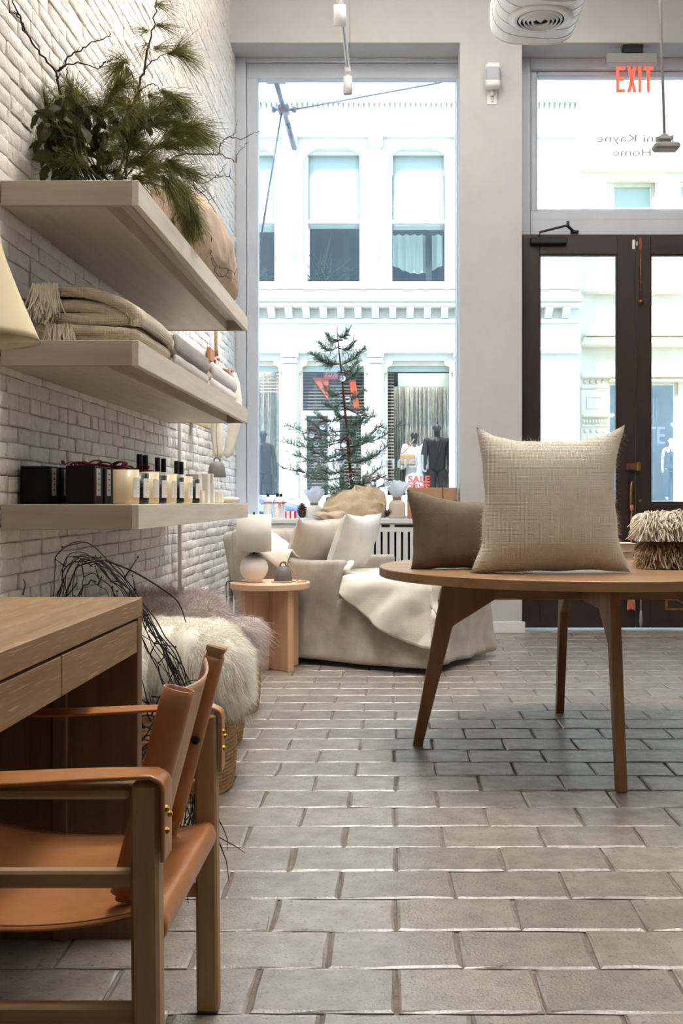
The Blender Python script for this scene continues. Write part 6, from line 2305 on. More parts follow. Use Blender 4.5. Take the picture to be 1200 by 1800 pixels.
ex = W(1111, 100, 8.14)
t = thing('exit_sign', 'clear edge-lit EXIT sign with red letters over the doors', 'sign', (ex.x, 8.14, 4.30))
xa, xb = W(1067, 0, 8.1).x, W(1155, 0, 8.1).x
zt_, zb_ = W(0, 93, 8.1).z, W(0, 110, 8.1).z
MB().box(ex.x - .075, ex.x + .075, 8.10, 8.18, zt_ + .001, ZS - .0005, .004).build('mount', M['black_metal'], t)
MB().box(xa, xb, 8.10, 8.18, zb_, zt_, .004).build('housing', M['grey_metal'], t)
z2 = W(0, 163, 8.13).z
MB().box(xa + .002, xb - .002, 8.137, 8.143, z2, zb_ - .0005, .001).build('panel', M['clear_glass'], t)
lt = MB()
lw = .030
lx = [W(q, 0, 8.13).x for q in (1083, 1103, 1119, 1135)]
zt2, zb2 = W(0, 117, 8.13).z, W(0, 162, 8.13).z
HL = zt2 - zb2
y0_, y1_ = 8.131, 8.1365
x = lx[0]
lt.box(x, x + .022, y0_, y1_, zb2, zt2, 0)
for z in (zb2, zb2 + HL * .45, zt2 - .024):
    lt.box(x + .022, x + (.066 if z != zb2 + HL * .45 else .056), y0_, y1_, z, z + .024, 0)
x = lx[1] - .004
for sg in (0, 1):
    a_, b_ = (x, x + .046) if sg == 0 else (x + .046, x)
    lt.prism([(a_, zb2), (a_ + .024, zb2), (b_ + .024, zt2), (b_, zt2)], 1, y0_, y1_) if False else lt.add([(a_, y0_, zb2), (a_ + .024, y0_, zb2), (b_ + .024, y0_, zt2), (b_, y0_, zt2), (a_, y1_, zb2), (a_ + .024, y1_, zb2), (b_ + .024, y1_, zt2), (b_, y1_, zt2)], [(0, 1, 2, 3), (7, 6, 5, 4), (0, 4, 5, 1), (1, 5, 6, 2), (2, 6, 7, 3), (3, 7, 4, 0)])
x = lx[2] + .012
lt.box(x, x + .022, y0_, y1_, zb2, zt2, 0)
x = lx[3] - .016
lt.box(x, x + .070, y0_, y1_, zt2 - .024, zt2, 0).box(x + .024, x + .046, y0_, y1_, zb2, zt2 - .024, 0)
lt.build('lettering', M['exit_red'], t)

xa, xb = W(852, 0, YF - .05).x, W(879, 0, YF - .05).x
t = thing('wall_speaker', 'small white loudspeaker mounted on the grey pillar', 'speaker', ((xa + xb) / 2, YF - .05, 4.15))
za, zb3 = W(0, 113, YF - .05).z, W(0, 157, YF - .05).z
xm = (xa + xb) / 2
MB().rbox((xm, YF - .062, (za + zb3) / 2), ((xb - xa) / 2, .05, (za - zb3) / 2), .03, (4, 3, 8), 4).build('housing', M['white_plastic'], t)
MB().rbox((xm, YF - .0655, (za + zb3) / 2 + .004), ((xb - xa) / 2 * 1.0 - .0005, .0505, (za - zb3) / 2 - .030), .029, (4, 3, 8), 4).build('grille', M['speaker_cloth'], t)
MB().box(xm - .02, xm + .02, YF - .02, YF - .0005, zb3 + .02, za - .05, .003).build('bracket', M['white_plastic'], t)
t = thing('wall_outlet', 'white duplex outlet with plug just under the pillar loudspeaker', 'socket', (xm, YF - .01, 4.02))
za, zb4 = W(0, 159, YF).z, W(0, 184, YF).z
MB().box(xm - .037, xm + .037, YF - .007, YF - .0005, zb4, za, .003).build('plate', M['white_plastic'], t)
mb = MB()
for z in ((za + zb4) / 2 - .022,):
    mb.box(xm - .010, xm - .007, YF - .0078, YF - .0071, z, z + .014, 0).box(xm + .007, xm + .010, YF - .0078, YF - .0071, z, z + .014, 0).lathe([(0, 0), (.004, 0), (.004, .001), (0, .001)], n=10, mtx=Matrix.Translation((xm, YF - .0072, z - .010)) @ Matrix.Rotation(PI / 2, 4, 'X'))
mb.build('slots', M['dark_void'], t)
MB().rbox((xm, YF - .022, (za + zb4) / 2 + .02), (.015, .0145, .015), .006, (2, 2, 2), 2).tube([(xm, YF - .03, (za + zb4) / 2 + .033), (xm, YF - .045, zb3 - .02), (xm, YF - .05, zb3 + .01)], .004, 6).build('plug', M['white_plastic'], t)

# ------------------------------------------------------------------ the street
YS = 20.0


def fx(x, Y=YS):
    return (x - 693) * Y / 1880


def fz(y, Y=YS):
    return 1 + (880 - y) * Y / 1880


structure(MB().box(-14, 16, 8.95, 10.6, -0.5, -0.16, .01).build('pavement_near', M['pavement']))
structure(MB().box(-14, 16, 10.6, 17.4, -0.6, -0.42, 0).build('street', M['asphalt']))
structure(MB().box(-14, 16, 17.4, 27.0, -0.6, -0.28, .01).build('pavement_far', M['pavement']))

A = thing('street_building', 'cream cast iron building across the street with dentil cornice and tall windows', 'building', (fx(650), YS, -0.28))
bays = [133, 284, 434.5, 585, 735.5, 886]
XA0, XA1 = 60, 1019
wm = MB()
HW2, HW1 = 53, 61


def band(y0, y1, hw, piers=True, dep=.45):
    z0, z1 = fz(y1), fz(y0)
    xs = [XA0]
    for c in bays:
        xs += [c - hw, c + hw]
    xs.append(XA1)
    for i in range(0, len(xs), 2):
        wm.box(fx(xs[i]), fx(xs[i + 1]), YS, YS + dep, z0, z1, 0)


wm.box(fx(XA0), fx(XA1), YS, YS + .45, fz(262), fz(-420), 0)
band(262, 499, HW2)
wm.box(fx(XA0), fx(XA1), YS, YS + .45, fz(634), fz(499), 0)
band(634, 876, HW1)
wm.box(fx(XA0), fx(XA1), YS, YS + .45, -.28, fz(876), 0)
wm.build('facade_wall', M['stone'], A, recalc=False)


def moulding(name, y0, y1, proud, x0=XA0, x1=XA1, b=.02, par=A, Y=YS, mat='stone'):
    return MB().box(fx(x0, Y), fx(x1, Y), Y - proud, Y - .001, fz(y1, Y), fz(y0, Y), b).build(name, M[mat], par)


moulding('upper_cornice', 176, 183, .14)
moulding('lintel_band', 232, 243, .16)
moulding('sill_band', 500, 511, .20)
moulding('sill_band', 511.5, 519, .12)
moulding('cornice', 527, 536, .42, b=.05)
moulding('cornice', 536.3, 543, .34, b=.03)
moulding('cornice', 561, 568, .10)
moulding('fascia', 604, 611, .10)
moulding('fascia', 611.3, 622, .16)
tk = MB()
k = 0
for x in range(75, 1015, 9):
    tk.box(fx(x), fx(x + 5), YS - .11, YS - .001, fz(191), fz(184), 0)
tk.build('dentils', M['stone'], A, kind='stuff', recalc=False)
bk = MB()
zt, zb = fz(543.3), fz(560.5)
prof = [(YS - .30, zt), (YS - .002, zt), (YS - .002, zb), (YS - .10, zb), (YS - .12, zb + .05), (YS - .20, zb + .08), (YS - .29, zb + .12)]
x = 86
first = None
while x < 1010:
    if first is None:
        first = MB().prism(prof, 0, fx(x - 6), fx(x + 6)).build('bracket', M['stone'], A)
        x0_ = x
    else:
        o = first.copy(); COL.objects.link(o); o.parent = A; o.location = (fx(x) - fx(x0_), 0, 0)
    x += 30.2
# pilasters
edges = [208, 359, 510, 660, 811]
for e in edges:
    m = MB().box(fx(e - 11), fx(e + 11), YS - .13, YS - .001, fz(872), fz(640), .01)
    m.box(fx(e - 13), fx(e + 13), YS - .16, YS - .001, fz(876), fz(842), .01)
    m.box(fx(e - 13), fx(e + 13), YS - .155, YS - .001, fz(793), fz(782), .01)
    p_ = m.build('column', M['stone'], A)
    MB().box(fx(e - 15), fx(e + 15), YS - .22, YS - .001, fz(630), fz(622.5), .015).box(fx(e - 13), fx(e + 13), YS - .18, YS - .001, fz(639.5), fz(630.3), .02).build('capital', M['stone'], p_)
    MB().box(fx(e - 5), fx(e + 5), YS - .145, YS - .1305, fz(775), fz(652), .004).build('column_panel', M['stone'], p_)
    m = MB().lathe([(.10, fz(470) - fz(499)), (.10, fz(258) - fz(499)), ], (fx(e), YS - .06, fz(499)), 18).box(fx(e - 12), fx(e + 12), YS - .18, YS - .001, fz(499), fz(472), .01)
    p_ = m.build('column', M['stone'], A)
    MB().box(fx(e - 13), fx(e + 13), YS - .20, YS - .001, fz(250), fz(243.3), .015).lathe([(.10, 0), (.15, .04), (.13, .10), (.16, .12), (0, .12)], (fx(e), YS - .07, fz(262)), 18).build('capital', M['stone'], p_)
    sc = MB()
    for s_ in range(4):
        sc.lathe([(0, -.03), (.05, -.02), (.055, 0), (.05, .02), (0, .03)], n=14, mtx=Matrix.Translation((fx(e), YS - .19, fz(480 - 0) + .06 + .09 * s_)) @ Matrix.Rotation(PI / 2, 4, 'X'))
    sc.build('scroll', M['stone'], p_)
# upper windows
for i, c in enumerate(bays):
    x0, x1 = fx(c - HW2), fx(c + HW2)
    z0, z1 = fz(499), fz(262)
    s = MB().box(x0, x0 + .07, YS + .10, YS + .2, z0, z1, .01).box(x1 - .07, x1, YS + .10, YS + .2, z0, z1, .01).box(x0 + .071, x1 - .071, YS + .10, YS + .2, z0, z0 + .07, .01).box(x0 + .071, x1 - .071, YS + .10, YS + .2, z1 - .07, z1, .01)
    s.box(x0 + .071, x1 - .071, YS + .09, YS + .2, fz(390), fz(384), .01)
    # rounded corners of the head moulding
    for sg, xc in ((1, x0), (-1, x1)):
        s.prism([(xc, z1), (xc + sg * .30, z1)] + [(xc + sg * (.30 - .30 * math.sin(a)), z1 - .30 + .30 * math.cos(a)) for a in [PI / 2 * q / 6 for q in range(1, 7)]], 1, YS - .04, YS + .09)
    s.box(x0 - .05, x0, YS - .06, YS - .001, z0, z1 + .09, .01).box(x1, x1 + .05, YS - .06, YS - .001, z0, z1 + .09, .01).box(x0, x1, YS - .06, YS - .001, z1, z1 + .09, .01)
    w = s.build('window', M['stone'], A)
    MB().box(x0 + .065, x1 - .065, YS + .15, YS + .156, z0 + .06, z1 - .06, 0).build('pane', M['pane_street'], w)
    zb_ = fz((392, 405, 402, 396, 398, 400)[i])
    MB().grid(lambda u, v: (x0 + .08 + (x1 - x0 - .16) * u, YS + .26 + .006 * math.sin(u * 9 + v * 3), zb_ + (z1 - .05 - zb_) * v), 10, 6, thick=.004).build('roller_blind', M['blind'], w)
    # what stands inside the upper rooms
    q = MB().box(x0 + .0, x1, YS + 1.6, YS + 1.65, z0, z1, 0)
    q.box(x0 + .72, x0 + .84, YS + .8, YS + .9, z0, z1, .01)
    q.build('inner_wall', M['street_dark'], w)
    if c < 700:
        pm = MB()
        for r_ in range(26):
            a = random.Random(r_ + i * 50)
            pm.box(x0 + a.uniform(.1, .55), x0 + a.uniform(.58, .62), YS + .6, YS + .62, z0 + a.uniform(.05, .5), z0 + a.uniform(.5, .62), 0)
        lf = []
        g = np.random.default_rng(i)
        n = 160
        V, Q = strands(np.stack([g.uniform(x0 + .1, x0 + .6, n), g.uniform(YS + .5, YS + .7, n), np.full(n, z0 + .08)], 1), np.stack([g.normal(size=n) * .4, g.normal(size=n) * .2, np.ones(n)], 1), g.uniform(.3, .75, n), .02, 4, (0, 0, -.3), .3, .3, 2, i)
        mesh_np('plants', V, Q, M['street_green'], w, kind='stuff')
    else:
        MB().grid(lambda u, v: (x0 + .08 + (x1 - x0 - .16) * u, YS + .9 + .05 * math.sin(u * 40), fz(392) - .0 - (fz(392) - fz(448)) * v - .16 * math.sin(PI * u) * v), 60, 6).build('curtain', M['blind'], w)

# shop floor behind the ground windows
MB().box(fx(XA0), fx(XA1), YS + .46, YS + 4.5, .58, .72, 0).box(fx(XA0), fx(XA1), YS + 4.4, YS + 4.5, .72, fz(634) + .3, 0).box(fx(XA0), fx(XA1), YS + .46, YS + 4.5, fz(634) + .3, fz(634) + .4, 0).build('shop_room', M['street_dark'], A, recalc=False)


def slats(x0, x1, y0, y1, Y, par, step=5.6):
    mb = MB()
    y = y0
    while y < y1:
        z = fz(y, Y)
        mb.add([(fx(x0, Y), Y - .012, z - .012), (fx(x1, Y), Y - .012, z - .012), (fx(x1, Y), Y + .018, z + .014), (fx(x0, Y), Y + .018, z + .014)], [(0, 1, 2, 3)])
        y += step
    for x in (x0 + (x1 - x0) * .22, x0 + (x1 - x0) * .78):
        mb.box(fx(x, Y) - .004, fx(x, Y) + .004, Y - .016, Y - .013, fz(y1, Y), fz(y0, Y), 0)
    return mb.build('venetian_blind', M['slat'], par, kind='stuff', recalc=False)


def tinsel(x0, x1, y0, y1, Y, par, seed):
    g = np.random.default_rng(seed)
    n = int((x1 - x0) * 5)
    X0, X1 = fx(x0, Y), fx(x1, Y)
    r = np.stack([g.uniform(X0, X1, n), Y + g.normal(size=n) * .05, np.full(n, fz(y0, Y))], 1)
    d = np.stack([g.normal(size=n) * .004, g.normal(size=n) * .004, -np.ones(n)], 1)
    L_ = fz(y0, Y) - fz(y1, Y)
    V, Q = strands(r, d, L_ * g.uniform(.88, 1.0, n), .009, 8, (0, 0, 0), .012, 1, 2, seed)
    return mesh_np('tinsel_curtain', V, Q, M['tinsel'], par, kind='stuff', smooth=False)


def shopfront(c, i):
    x0, x1 = fx(c - HW1), fx(c + HW1)
    z0, z1 = fz(876), fz(634)
    s = MB().box(x0, x0 + .07, YS + .12, YS + .22, z0, z1, .01).box(x1 - .07, x1, YS + .12, YS + .22, z0, z1, .01).box(x0 + .071, x1 - .071, YS + .12, YS + .22, z1 - .08, z1, .01).box(x0 + .071, x1 - .071, YS + .12, YS + .22, z0, z0 + .06, .01)
    for sg, xc in ((1, x0), (-1, x1)):
        s.prism([(xc, z1), (xc + sg * .17, z1), (xc + sg * .15, z1 - .08), (xc + sg * .07, z1 - .12), (xc + sg * .05, z1 - .22), (xc, z1 - .22)], 1, YS + .0, YS + .11)
    w = s.build('window', M['stone2'], A)
    MB().box(x0 + .065, x1 - .065, YS + .17, YS + .176, z0 + .055, z1 - .075, 0).build('pane', M['pane_street'], w)
    MB().box(x0 + .072, x1 - .072, YS + .19, YS + .205, fz(654, 20.2), z1 - .07, 0).build('valance', M['blind'], w)
    return w


sf = [shopfront(c, i) for i, c in enumerate(bays)]
# right hand window: blind, panel, tinsel
slats(674, 692, 656, 862, YS + .35, sf[4])
MB().box(fx(699, 20.6), fx(792, 20.6), YS + .55, YS + .60, fz(681, 20.6), fz(657, 20.6), .01).build('header_panel', M['blind'], sf[4])
tinsel(692, 792, 680, 868, YS + 1.25, sf[4], 5)
tinsel(440, 496, 655, 868, YS + 1.2, sf[2], 6)
tinsel(380, 440, 655, 868, YS + 1.2, sf[2], 7)
slats(440, 497, 655, 690, YS + .35, sf[2])
slats(530, 641, 656, 718, YS + .42, sf[3])
# middle bay: transom rail and door with a blind
MB().box(fx(525), fx(645), YS + .10, YS + .24, fz(730), fz(721), .01).box(fx(525), fx(538), YS + .10, YS + .24, fz(874), fz(730.2), .01).box(fx(575), fx(596), YS + .10, YS + .24, fz(874), fz(730.2), .01).box(fx(634), fx(645), YS + .10, YS + .24, fz(874), fz(730.2), .01).build('door_frame', M['stone'], A)
slats(538, 576, 738, 858, YS + .42, sf[3])
slats(596, 634, 738, 858, YS + .42, sf[3])
Yq = YS + .36
og = MB().prism([(fx(549, Yq), fz(664, Yq)), (fx(577, Yq), fz(664, Yq)), (fx(577, Yq), fz(704, Yq))], 1, Yq, Yq + .02)
og.prism([(fx(612, Yq), fz(664, Yq)), (fx(624, Yq), fz(664, Yq)), (fx(632, Yq), fz(718, Yq)), (fx(622, Yq), fz(718, Yq))], 1, Yq, Yq + .02)
og.build('orange_board', M['orange'], sf[3])
sg_ = MB().box(fx(569, Yq), fx(594, Yq), Yq - .05, Yq - .03, fz(667, Yq), fz(650, Yq), .003).build('discount_sign', M['sale_red'], sf[3])
text_mesh('70%', .15, 'lettering', M['letter_white'], sf[3], face_cam((fx(581.5, Yq), Yq - .053, fz(658.5, Yq))), .001, .004)
Yv = YS + .165
text_mesh('SALE', .175, 'lettering', M['sale_red'], sf[4], face_cam((fx(736, Yv), Yv - .004, fz(843, Yv))), .001, .004, 1.12)
text_mesh('SALE', .175, 'lettering', M['sale_red'], sf[4], Matrix.Translation((fx(736, Yv), Yv - .004, fz(856, Yv))) @ Matrix.Rotation(PI / 2, 4, 'X') @ Matrix.Rotation(PI, 4, 'Z'), .001, .004, 1.12)


# mannequins: one skin-grown figure each, clothes on top
def skin_obj(name, verts, edges, radii, mat, parent, root=0, sub=2):
    me = D.meshes.new(name)
    inv = WM[parent].inverted()
    me.from_pydata([tuple(inv @ Vector(v)) for v in verts], edges, [])
    me.materials.append(mat)
    o = D.objects.new(name, me); COL.objects.link(o); o.parent = parent; WM[o] = WM[parent]
    sk = o.modifiers.new('skin', 'SKIN'); sk.use_smooth_shade = True
    for i, r in enumerate(radii):
        rr = r if isinstance(r, tuple) else (r, r)
        me.skin_vertices[0].data[i].radius = rr
        me.skin_vertices[0].data[i].use_root = (i == root)
    sd = o.modifiers.new('smooth', 'SUBSURF'); sd.levels = sub; sd.render_levels = sub
    return o


def mannequin(p, h, label, body, top, trousers, coat=None, face=0.0, sleeve=None, arm_mat=None):
    t = thing('mannequin', label, 'mannequin', p, face)
    B = WM[t]
    s = h / 1.8

    def T(x, y, z):
        return B @ Vector((x * s, y * s, z * s))
    V = [T(0, 0, .95), T(0, 0, 1.10), T(0, .01, 1.28), T(0, .01, 1.42), T(0, .01, 1.50), T(0, -.01, 1.56), T(0, -.015, 1.66), T(0, -.01, 1.755)]
    R_ = [(.14 * s, .11 * s), (.13 * s, .10 * s), (.155 * s, .115 * s), (.14 * s, .09 * s), .055 * s, .06 * s, (.075 * s, .088 * s), (.06 * s, .07 * s)]
    E = [(0, 1), (1, 2), (2, 3), (3, 4), (4, 5), (5, 6), (6, 7)]
    for sg in (-1, 1):
        n = len(V)
        V += [T(sg * .19, .01, 1.43), T(sg * .235, .02, 1.17), T(sg * .25, -.03, .95), T(sg * .25, -.06, .84), T(sg * .245, -.075, .77)]
        R_ += [.06 * s, .046 * s, .036 * s, (.022 * s, .04 * s), .015 * s]
        E += [(3, n), (n, n + 1), (n + 1, n + 2), (n + 2, n + 3), (n + 3, n + 4)]
        n = len(V)
        V += [T(sg * .095, 0, .86), T(sg * .11, -.01, .48), T(sg * .12, .015, .09), T(sg * .125, -.10, .03)]
        R_ += [.088 * s, .058 * s, .038 * s, .032 * s]
        E += [(0, n), (n, n + 1), (n + 1, n + 2), (n + 2, n + 3)]
    skin_obj('figure', V, E, R_, M[body], t)
    fc = MB().rbox(T(0, -.095, 1.665), (.012 * s, .016 * s, .03 * s), .01 * s, (1, 1, 2), 2)
    for sg in (-1, 1):
        fc.rbox(T(sg * .075, .0, 1.67), (.008 * s, .02 * s, .032 * s), .007 * s, (1, 1, 2), 2)
    fc.build('face_detail', M[body], t)
    # jacket
    zb = .62 if coat else .80
    V = [T(0, 0, zb), T(0, 0, .98), T(0, .01, 1.28), T(0, .01, 1.44)]
    R_ = [((.24 if coat else .19) * s, .16 * s), (.175 * s, .145 * s), (.195 * s, .15 * s), (.15 * s, .105 * s)]
    E = [(0, 1), (1, 2), (2, 3)]
    if sleeve:
        for sg in (-1, 1):
            n = len(V)
            V += [T(sg * .195, .01, 1.43), T(sg * .245, .02, 1.17), T(sg * .255, -.03, .92)]
            R_ += [.085 * s, .075 * s, .062 * s]
            E += [(3, n), (n, n + 1), (n + 1, n + 2)]
    skin_obj('jacket', V, E, R_, M[top], t)
    lp = MB()
    for sg in (-1, 1):
        lp.add([T(sg * .012, -.155, 1.02), T(sg * .085, -.150, 1.40), T(sg * .045, -.12, 1.48), T(sg * .004, -.162, 1.06)], [(0, 1, 2, 3)])
    lp.build('lapel', M[top], t, recalc=False)
    for sg in (-1, 1):
        V = [T(sg * .09, 0, .92), T(sg * .11, -.01, .50), T(sg * .12, .01, .09)]
        skin_obj('trouser_leg', V, [(0, 1), (1, 2)], [.115 * s, .09 * s, .075 * s], M[trousers], t)
    st_ = MB().lathe([(0, 0), (.2 * s, 0), (.2 * s, .008 * s), (0, .01 * s)], p, 24)
    st_.build('stand', M['steel'], t)
    return t


zf = .722
mannequin((fx(768, 20.58), 20.58, zf), 1.80, 'dark mannequin in a double breasted charcoal suit behind the shop glass', 'mann_dark', 'suit_dark', 'suit_dark', None, 0, True)
mannequin((fx(728, 20.97), 20.97, zf), 1.68, 'dark headed mannequin in a loose white coat behind the shop glass', 'mann_dark', 'coat_white', 'coat_white', True, 0, True)
mannequin((fx(462, 20.7), 20.7, zf), 1.68, 'mannequin in a sleeveless dark top at the edge of the shop window', 'mann_dark', 'suit_dark', 'suit_dark', None, .3, None)
bg_ = thing('handbag', 'tan bag hanging at the white coated mannequin, behind the glass', 'bag', (fx(722, 20.72), 20.72, 1.6))
bp = Vector((fx(716, 20.72), 20.72, fz(808, 20.72)))
MB().rbox(bp, (.15, .05, .11), .04, (4, 2, 4), 3).build('bag_body', M['tan_cloth'], bg_)
MB().tube(smooth_path([bp + Vector((-.12, 0, .10)), bp + Vector((.0, -.02, .22)), bp + Vector((.13, -.02, .40))], 5), .012, 6).build('strap', M['tan_cloth'], bg_)

# second building, a little further back
YB2 = 26.0
Bd = thing('corner_building', 'pale limestone building with moulded pilasters, seen through the doors', 'building', (fx(1120, YB2), YB2, -.28))


def gx(x):
    return fx(x, YB2)


def gz(y):
    return fz(y, YB2)


wb = MB().box(gx(985), gx(1069), YB2, YB2 + .5, -.28, gz(-300), 0)
wb.box(gx(1069), gx(1230), YB2, YB2 + .5, gz(672), gz(-300) if False else gz(520), 0)
wb.box(gx(1069), gx(1230), YB2, YB2 + .5, -.28, gz(884), 0)
wb.box(gx(1192), gx(1230), YB2, YB2 + .5, gz(884), gz(672), 0).box(gx(1230), gx(1500), YB2, YB2 + .5, -.28, gz(520), 0)
wb.box(gx(1069), gx(1500), YB2, YB2 + .5, gz(318), gz(-300), 0)
for (a, c) in ((1069, 1077), (1151, 1195), (1270, 1500)):
    wb.box(gx(a), gx(c), YB2, YB2 + .5, gz(520), gz(318), 0)
wb.build('facade_wall', M['stone2'], Bd, recalc=False)
for (y0, y1, pr_, x0, x1) in ((586, 593, .30, 1024, 1500), (594, 600, .20, 1024, 1500), (601, 611, .40, 1020, 1500), (655, 665, .16, 1020, 1074), (677, 684, .08, 1020, 1070), (728, 734, .20, 1021, 1077), (747, 750, .12, 1021, 1070),
                              (668, 672, .25, 1069, 1500), (660, 664, .18, 1075, 1500), (508, 518, .3, 1024, 1500), (314, 322, .25, 1064, 1160), (300, 304, .2, 1020, 1500)):
    MB().box(gx(x0), gx(x1), YB2 - pr_, YB2 - .001, gz(y1), gz(y0), .03).build('moulding', M['stone2'], Bd)
MB().box(gx(1020), gx(1069), YB2 - .06, YB2 - .001, gz(880), gz(684.5), .02).build('pilaster', M['stone2'], Bd)
fr_ = MB()
for q in ((1030, 1056, 697, 699), (1030, 1056, 717, 719), (1030, 1032, 699, 717), (1054, 1056, 699, 717)):
    fr_.box(gx(q[0]), gx(q[1]), YB2 - .09, YB2 - .0605, gz(q[3]), gz(q[2]), .005)
fr_.build('panel_frame', M['stone2'], Bd)
eg = MB()
for k in range(9):
    eg.lathe([(0, -.05), (.03, -.03), (.035, .02), (0, .05)], (gx(1024 + 5.4 * k), YB2 - .12, gz(741)), 8)
eg.build('egg_moulding', M['stone2'], Bd, kind='stuff')
for k in range(4):
    MB().lathe([(0, 0), (.05, 0), (.03, .05), (0, .06)], n=8, mtx=Matrix.Translation((gx(1028 + 10.5 * k), YB2 - .062, gz(758))) @ Matrix.Rotation(PI / 2, 4, 'X')).build('rosette', M['stone2'], Bd)
for k in range(4):
    MB().lathe([(0, 0), (.05, 0), (.03, .05), (0, .06)], n=8, mtx=Matrix.Translation((gx(1028 + 10.5 * k), YB2 - .001, gz(671))) @ Matrix.Rotation(PI / 2, 4, 'X')).build('rosette', M['stone2'], Bd)
wn = MB().box(gx(1069), gx(1073), YB2 + .1, YB2 + .2, gz(884), gz(672), .01).box(gx(1187), gx(1192), YB2 + .1, YB2 + .2, gz(884), gz(672), .01).box(gx(1073), gx(1187), YB2 + .1, YB2 + .2, gz(676), gz(672), .01).box(gx(1134), gx(1139), YB2 + .1, YB2 + .2, gz(884), gz(676.2), .01).build('window', M['stone2'], Bd)
MB().box(gx(1072), gx(1188), YB2 + .14, YB2 + .146, gz(884), gz(674), 0).build('pane', M['pane_street'], wn)
for (a, c) in ((1077, 1151), (1195, 1270)):
    wn = MB().box(gx(a), gx(a + 4), YB2 + .1, YB2 + .2, gz(520), gz(318), .01).box(gx(c - 4), gx(c), YB2 + .1, YB2 + .2, gz(520), gz(318), .01).box(gx(a + 4.1), gx(c - 4.1), YB2 + .1, YB2 + .2, gz(326), gz(318), .01).box(gx(a + 4.1), gx(c - 4.1), YB2 + .1, YB2 + .2, gz(424), gz(418), .01).build('window', M['stone2'], Bd)
    MB().box(gx(a + 3.5), gx(c - 3.5), YB2 + .14, YB2 + .146, gz(519), gz(322), 0).build('pane', M['pane_street'], wn)
    MB().box(gx(a + 3.5), gx(c - 3.5), YB2 + .3, YB2 + .31, gz(519), gz(322), 0).build('roller_blind', M['blind'], wn)
MB().box(gx(1060), gx(1300), YB2 + .6, YB2 + 4, .86, 1.0, 0).box(gx(1060), gx(1300), YB2 + 3.9, YB2 + 4, 1.0, gz(640), 0).build('shop_room', M['shop_grey'], Bd, recalc=False)
mannequin((fx(1179, 26.9), 26.9, 1.0), 1.62, 'white mannequin in a blue grey jacket and trousers, seen through the right door', 'mann_white', 'denim', 'denim', None, 0, None)
t = thing('neon_letters', 'small blue neon letters hanging inside the shop window', 'sign', (fx(1152, 26.5), 26.5, fz(765, 26.5)))
text_mesh('TE', .62, 'lettering', M['neon_blue'], t, face_cam((fx(1151, 26.5), 26.5, fz(767, 26.5))), .01, 0, .75)
MB().tube([(fx(1148, 26.5), 26.5, fz(752, 26.5)), (fx(1148, 26.5), 26.5, fz(700, 26.5))], .008, 5).tube([(fx(1154, 26.5), 26.5, fz(752, 26.5)), (fx(1154, 26.5), 26.5, fz(700, 26.5))], .008, 5).build('chain', M['steel'], t)
for i, (x, y, lab) in enumerate(((1186, 745, 'upper white spotlight over the blue grey mannequin'), (1190, 785, 'lower white spotlight beside the blue grey mannequin'))):
    t = thing('shop_spotlight', lab, 'spotlight', (fx(x, 26.6), 26.6, fz(y, 26.6)))
    c = Vector((fx(x, 26.6), 26.6, fz(y, 26.6)))
    MB().tube([c + Vector((-.09, 0, -.04)), c + Vector((.06, 0, .03))], .055, 14).build('housing', M['mann_white'], t)
    MB().tube([c + Vector((.06, 0, .03)), c + Vector((.16, 0, .10)), c + Vector((.16, 0, .6))], .012, 6).build('arm', M['mann_white'], t)

# flagpole bracket with guy rods outside the window
t = thing('flagpole_bracket', 'galvanised pole with clamps and guy rods outside the shop window', 'pole', W(485, 141, 8.75))
a, c = W(485, 143, 8.78), W(517, 260, 9.7)
MB().tube([a, a.lerp(c, .62)], .022, 14).tube([a.lerp(c, .60), c], .026, 14).build('pole', M['steel'], t)
cl = a.lerp(c, .40)
MB().rbox(cl, (.05, .05, .035), .015, (2, 2, 2), 2).tube([cl + Vector((-.10, 0, .0)), cl + Vector((.10, 0, .0))], .012, 8).lathe([(0, -.03), (.02, -.02), (.02, .02), (0, .03)], cl + Vector((-.09, 0, .0)), 8).lathe([(0, -.03), (.02, -.02), (.02, .02), (0, .03)], cl + Vector((.09, 0, .0)), 8).build('clamp', M['steel'], t)
MB().box(a.x - .08, a.x + .08, 8.752, 8.79, a.z - .02, a.z + .05, .004).build('wall_plate', M['steel'], t)
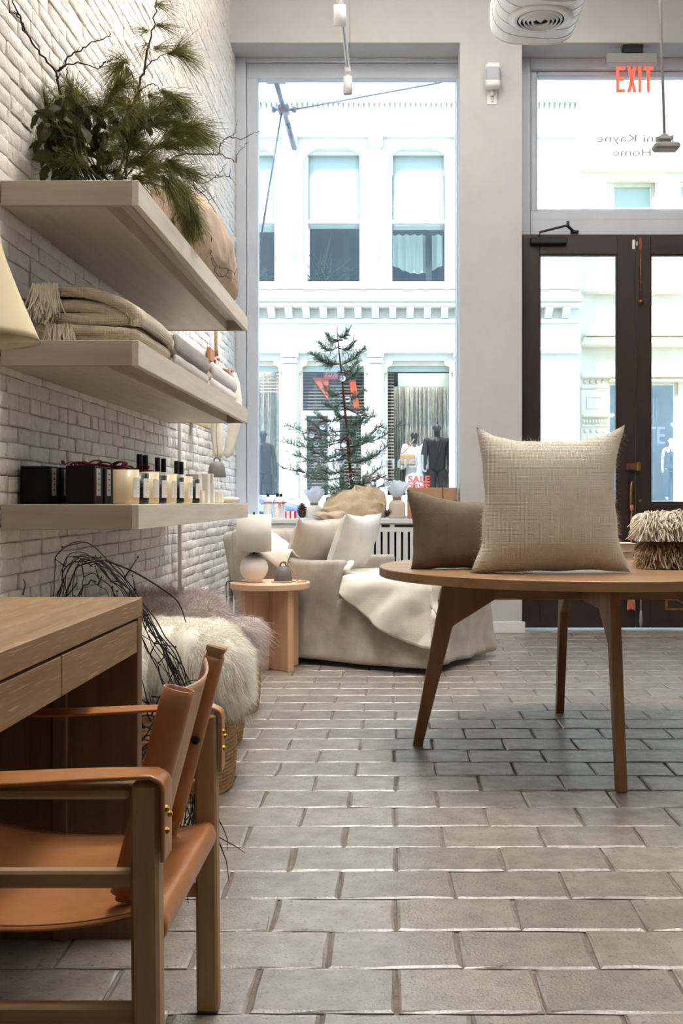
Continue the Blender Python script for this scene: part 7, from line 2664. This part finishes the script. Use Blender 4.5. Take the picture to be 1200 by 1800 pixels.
MB().tube([cl + Vector((.08, 0, 0)), W(770, 146, 8.80), W(806, 136, 8.77)], .0085, 8).build('guy_rod', M['steel'], t)
MB().tube([cl + Vector((-.02, 0, -.03)), W(455, 440, 8.8)], .0085, 8).build('guy_rod', M['steel'], t)

# parked car
car = thing('parked_car', 'blue car parked along the kerb outside the shop window', 'car', (-2.6, 11.9, -.42))
out = [(-4.75, -.17), (-4.8, .1), (-4.7, .38), (-3.95, .47), (-3.3, .98), (-2.9, 1.06), (-1.6, 1.07), (-.95, .90), (-.55, .60), (-.45, .5), (-.42, .1), (-.5, -.17)]
m = MB().prism(out, 1, 11.05, 12.75)
m.deform(lambda v: Vector((v.x, 11.9 + (v.y - 11.9) * (1 - .22 * max(0, (v.z - .45) / .62)), v.z)))
o = m.build('body', M['car_blue'], car)
md = o.modifiers.new('edge', 'BEVEL'); md.width = .05; md.segments = 3; md.limit_method = 'ANGLE'


def cw(p):
    return 11.9 + (11.05 - 11.9) * (1 - .22 * max(0, (p - .45) / .62)) - .012


gl_ = MB()
for win in ([(-3.75, .52), (-3.25, .93), (-2.5, .96), (-2.5, .52)], [(-2.42, .52), (-2.42, .96), (-1.65, .96), (-1.05, .78), (-.85, .56)]):
    n = len(win)
    gl_.add([(x, cw(z), z) for x, z in win], [tuple(range(n))])
gl_.build('side_glass', M['car_glass'], car, recalc=False)
MB().box(-4.6, -.5, 11.02, 11.046, .46, .485, .004).build('chrome_strip', M['steel'], car)
for x in (-4.0, -1.25):
    for y in (11.1, 12.5):
        wh = MB().lathe([(0, 0), (.30, 0), (.32, .03), (.32, .17), (.30, .2), (0, .2)], n=28, mtx=Matrix.Translation((x, y + .1, -.10)) @ Matrix.Rotation(PI / 2, 4, 'X'))
        w_ = wh.build('wheel', M['rubber'], car)
        MB().lathe([(0, .202), (.19, .203), (.2, .195), (0, .19)], n=20, mtx=Matrix.Translation((x, y + .1, -.10)) @ Matrix.Rotation(PI / 2, 4, 'X')).build('hub_cap', M['steel'], w_)
MB().box(-.50, -.40, 11.15, 11.4, .38, .5, .02).build('tail_light', M['ribbon_bright'], car)
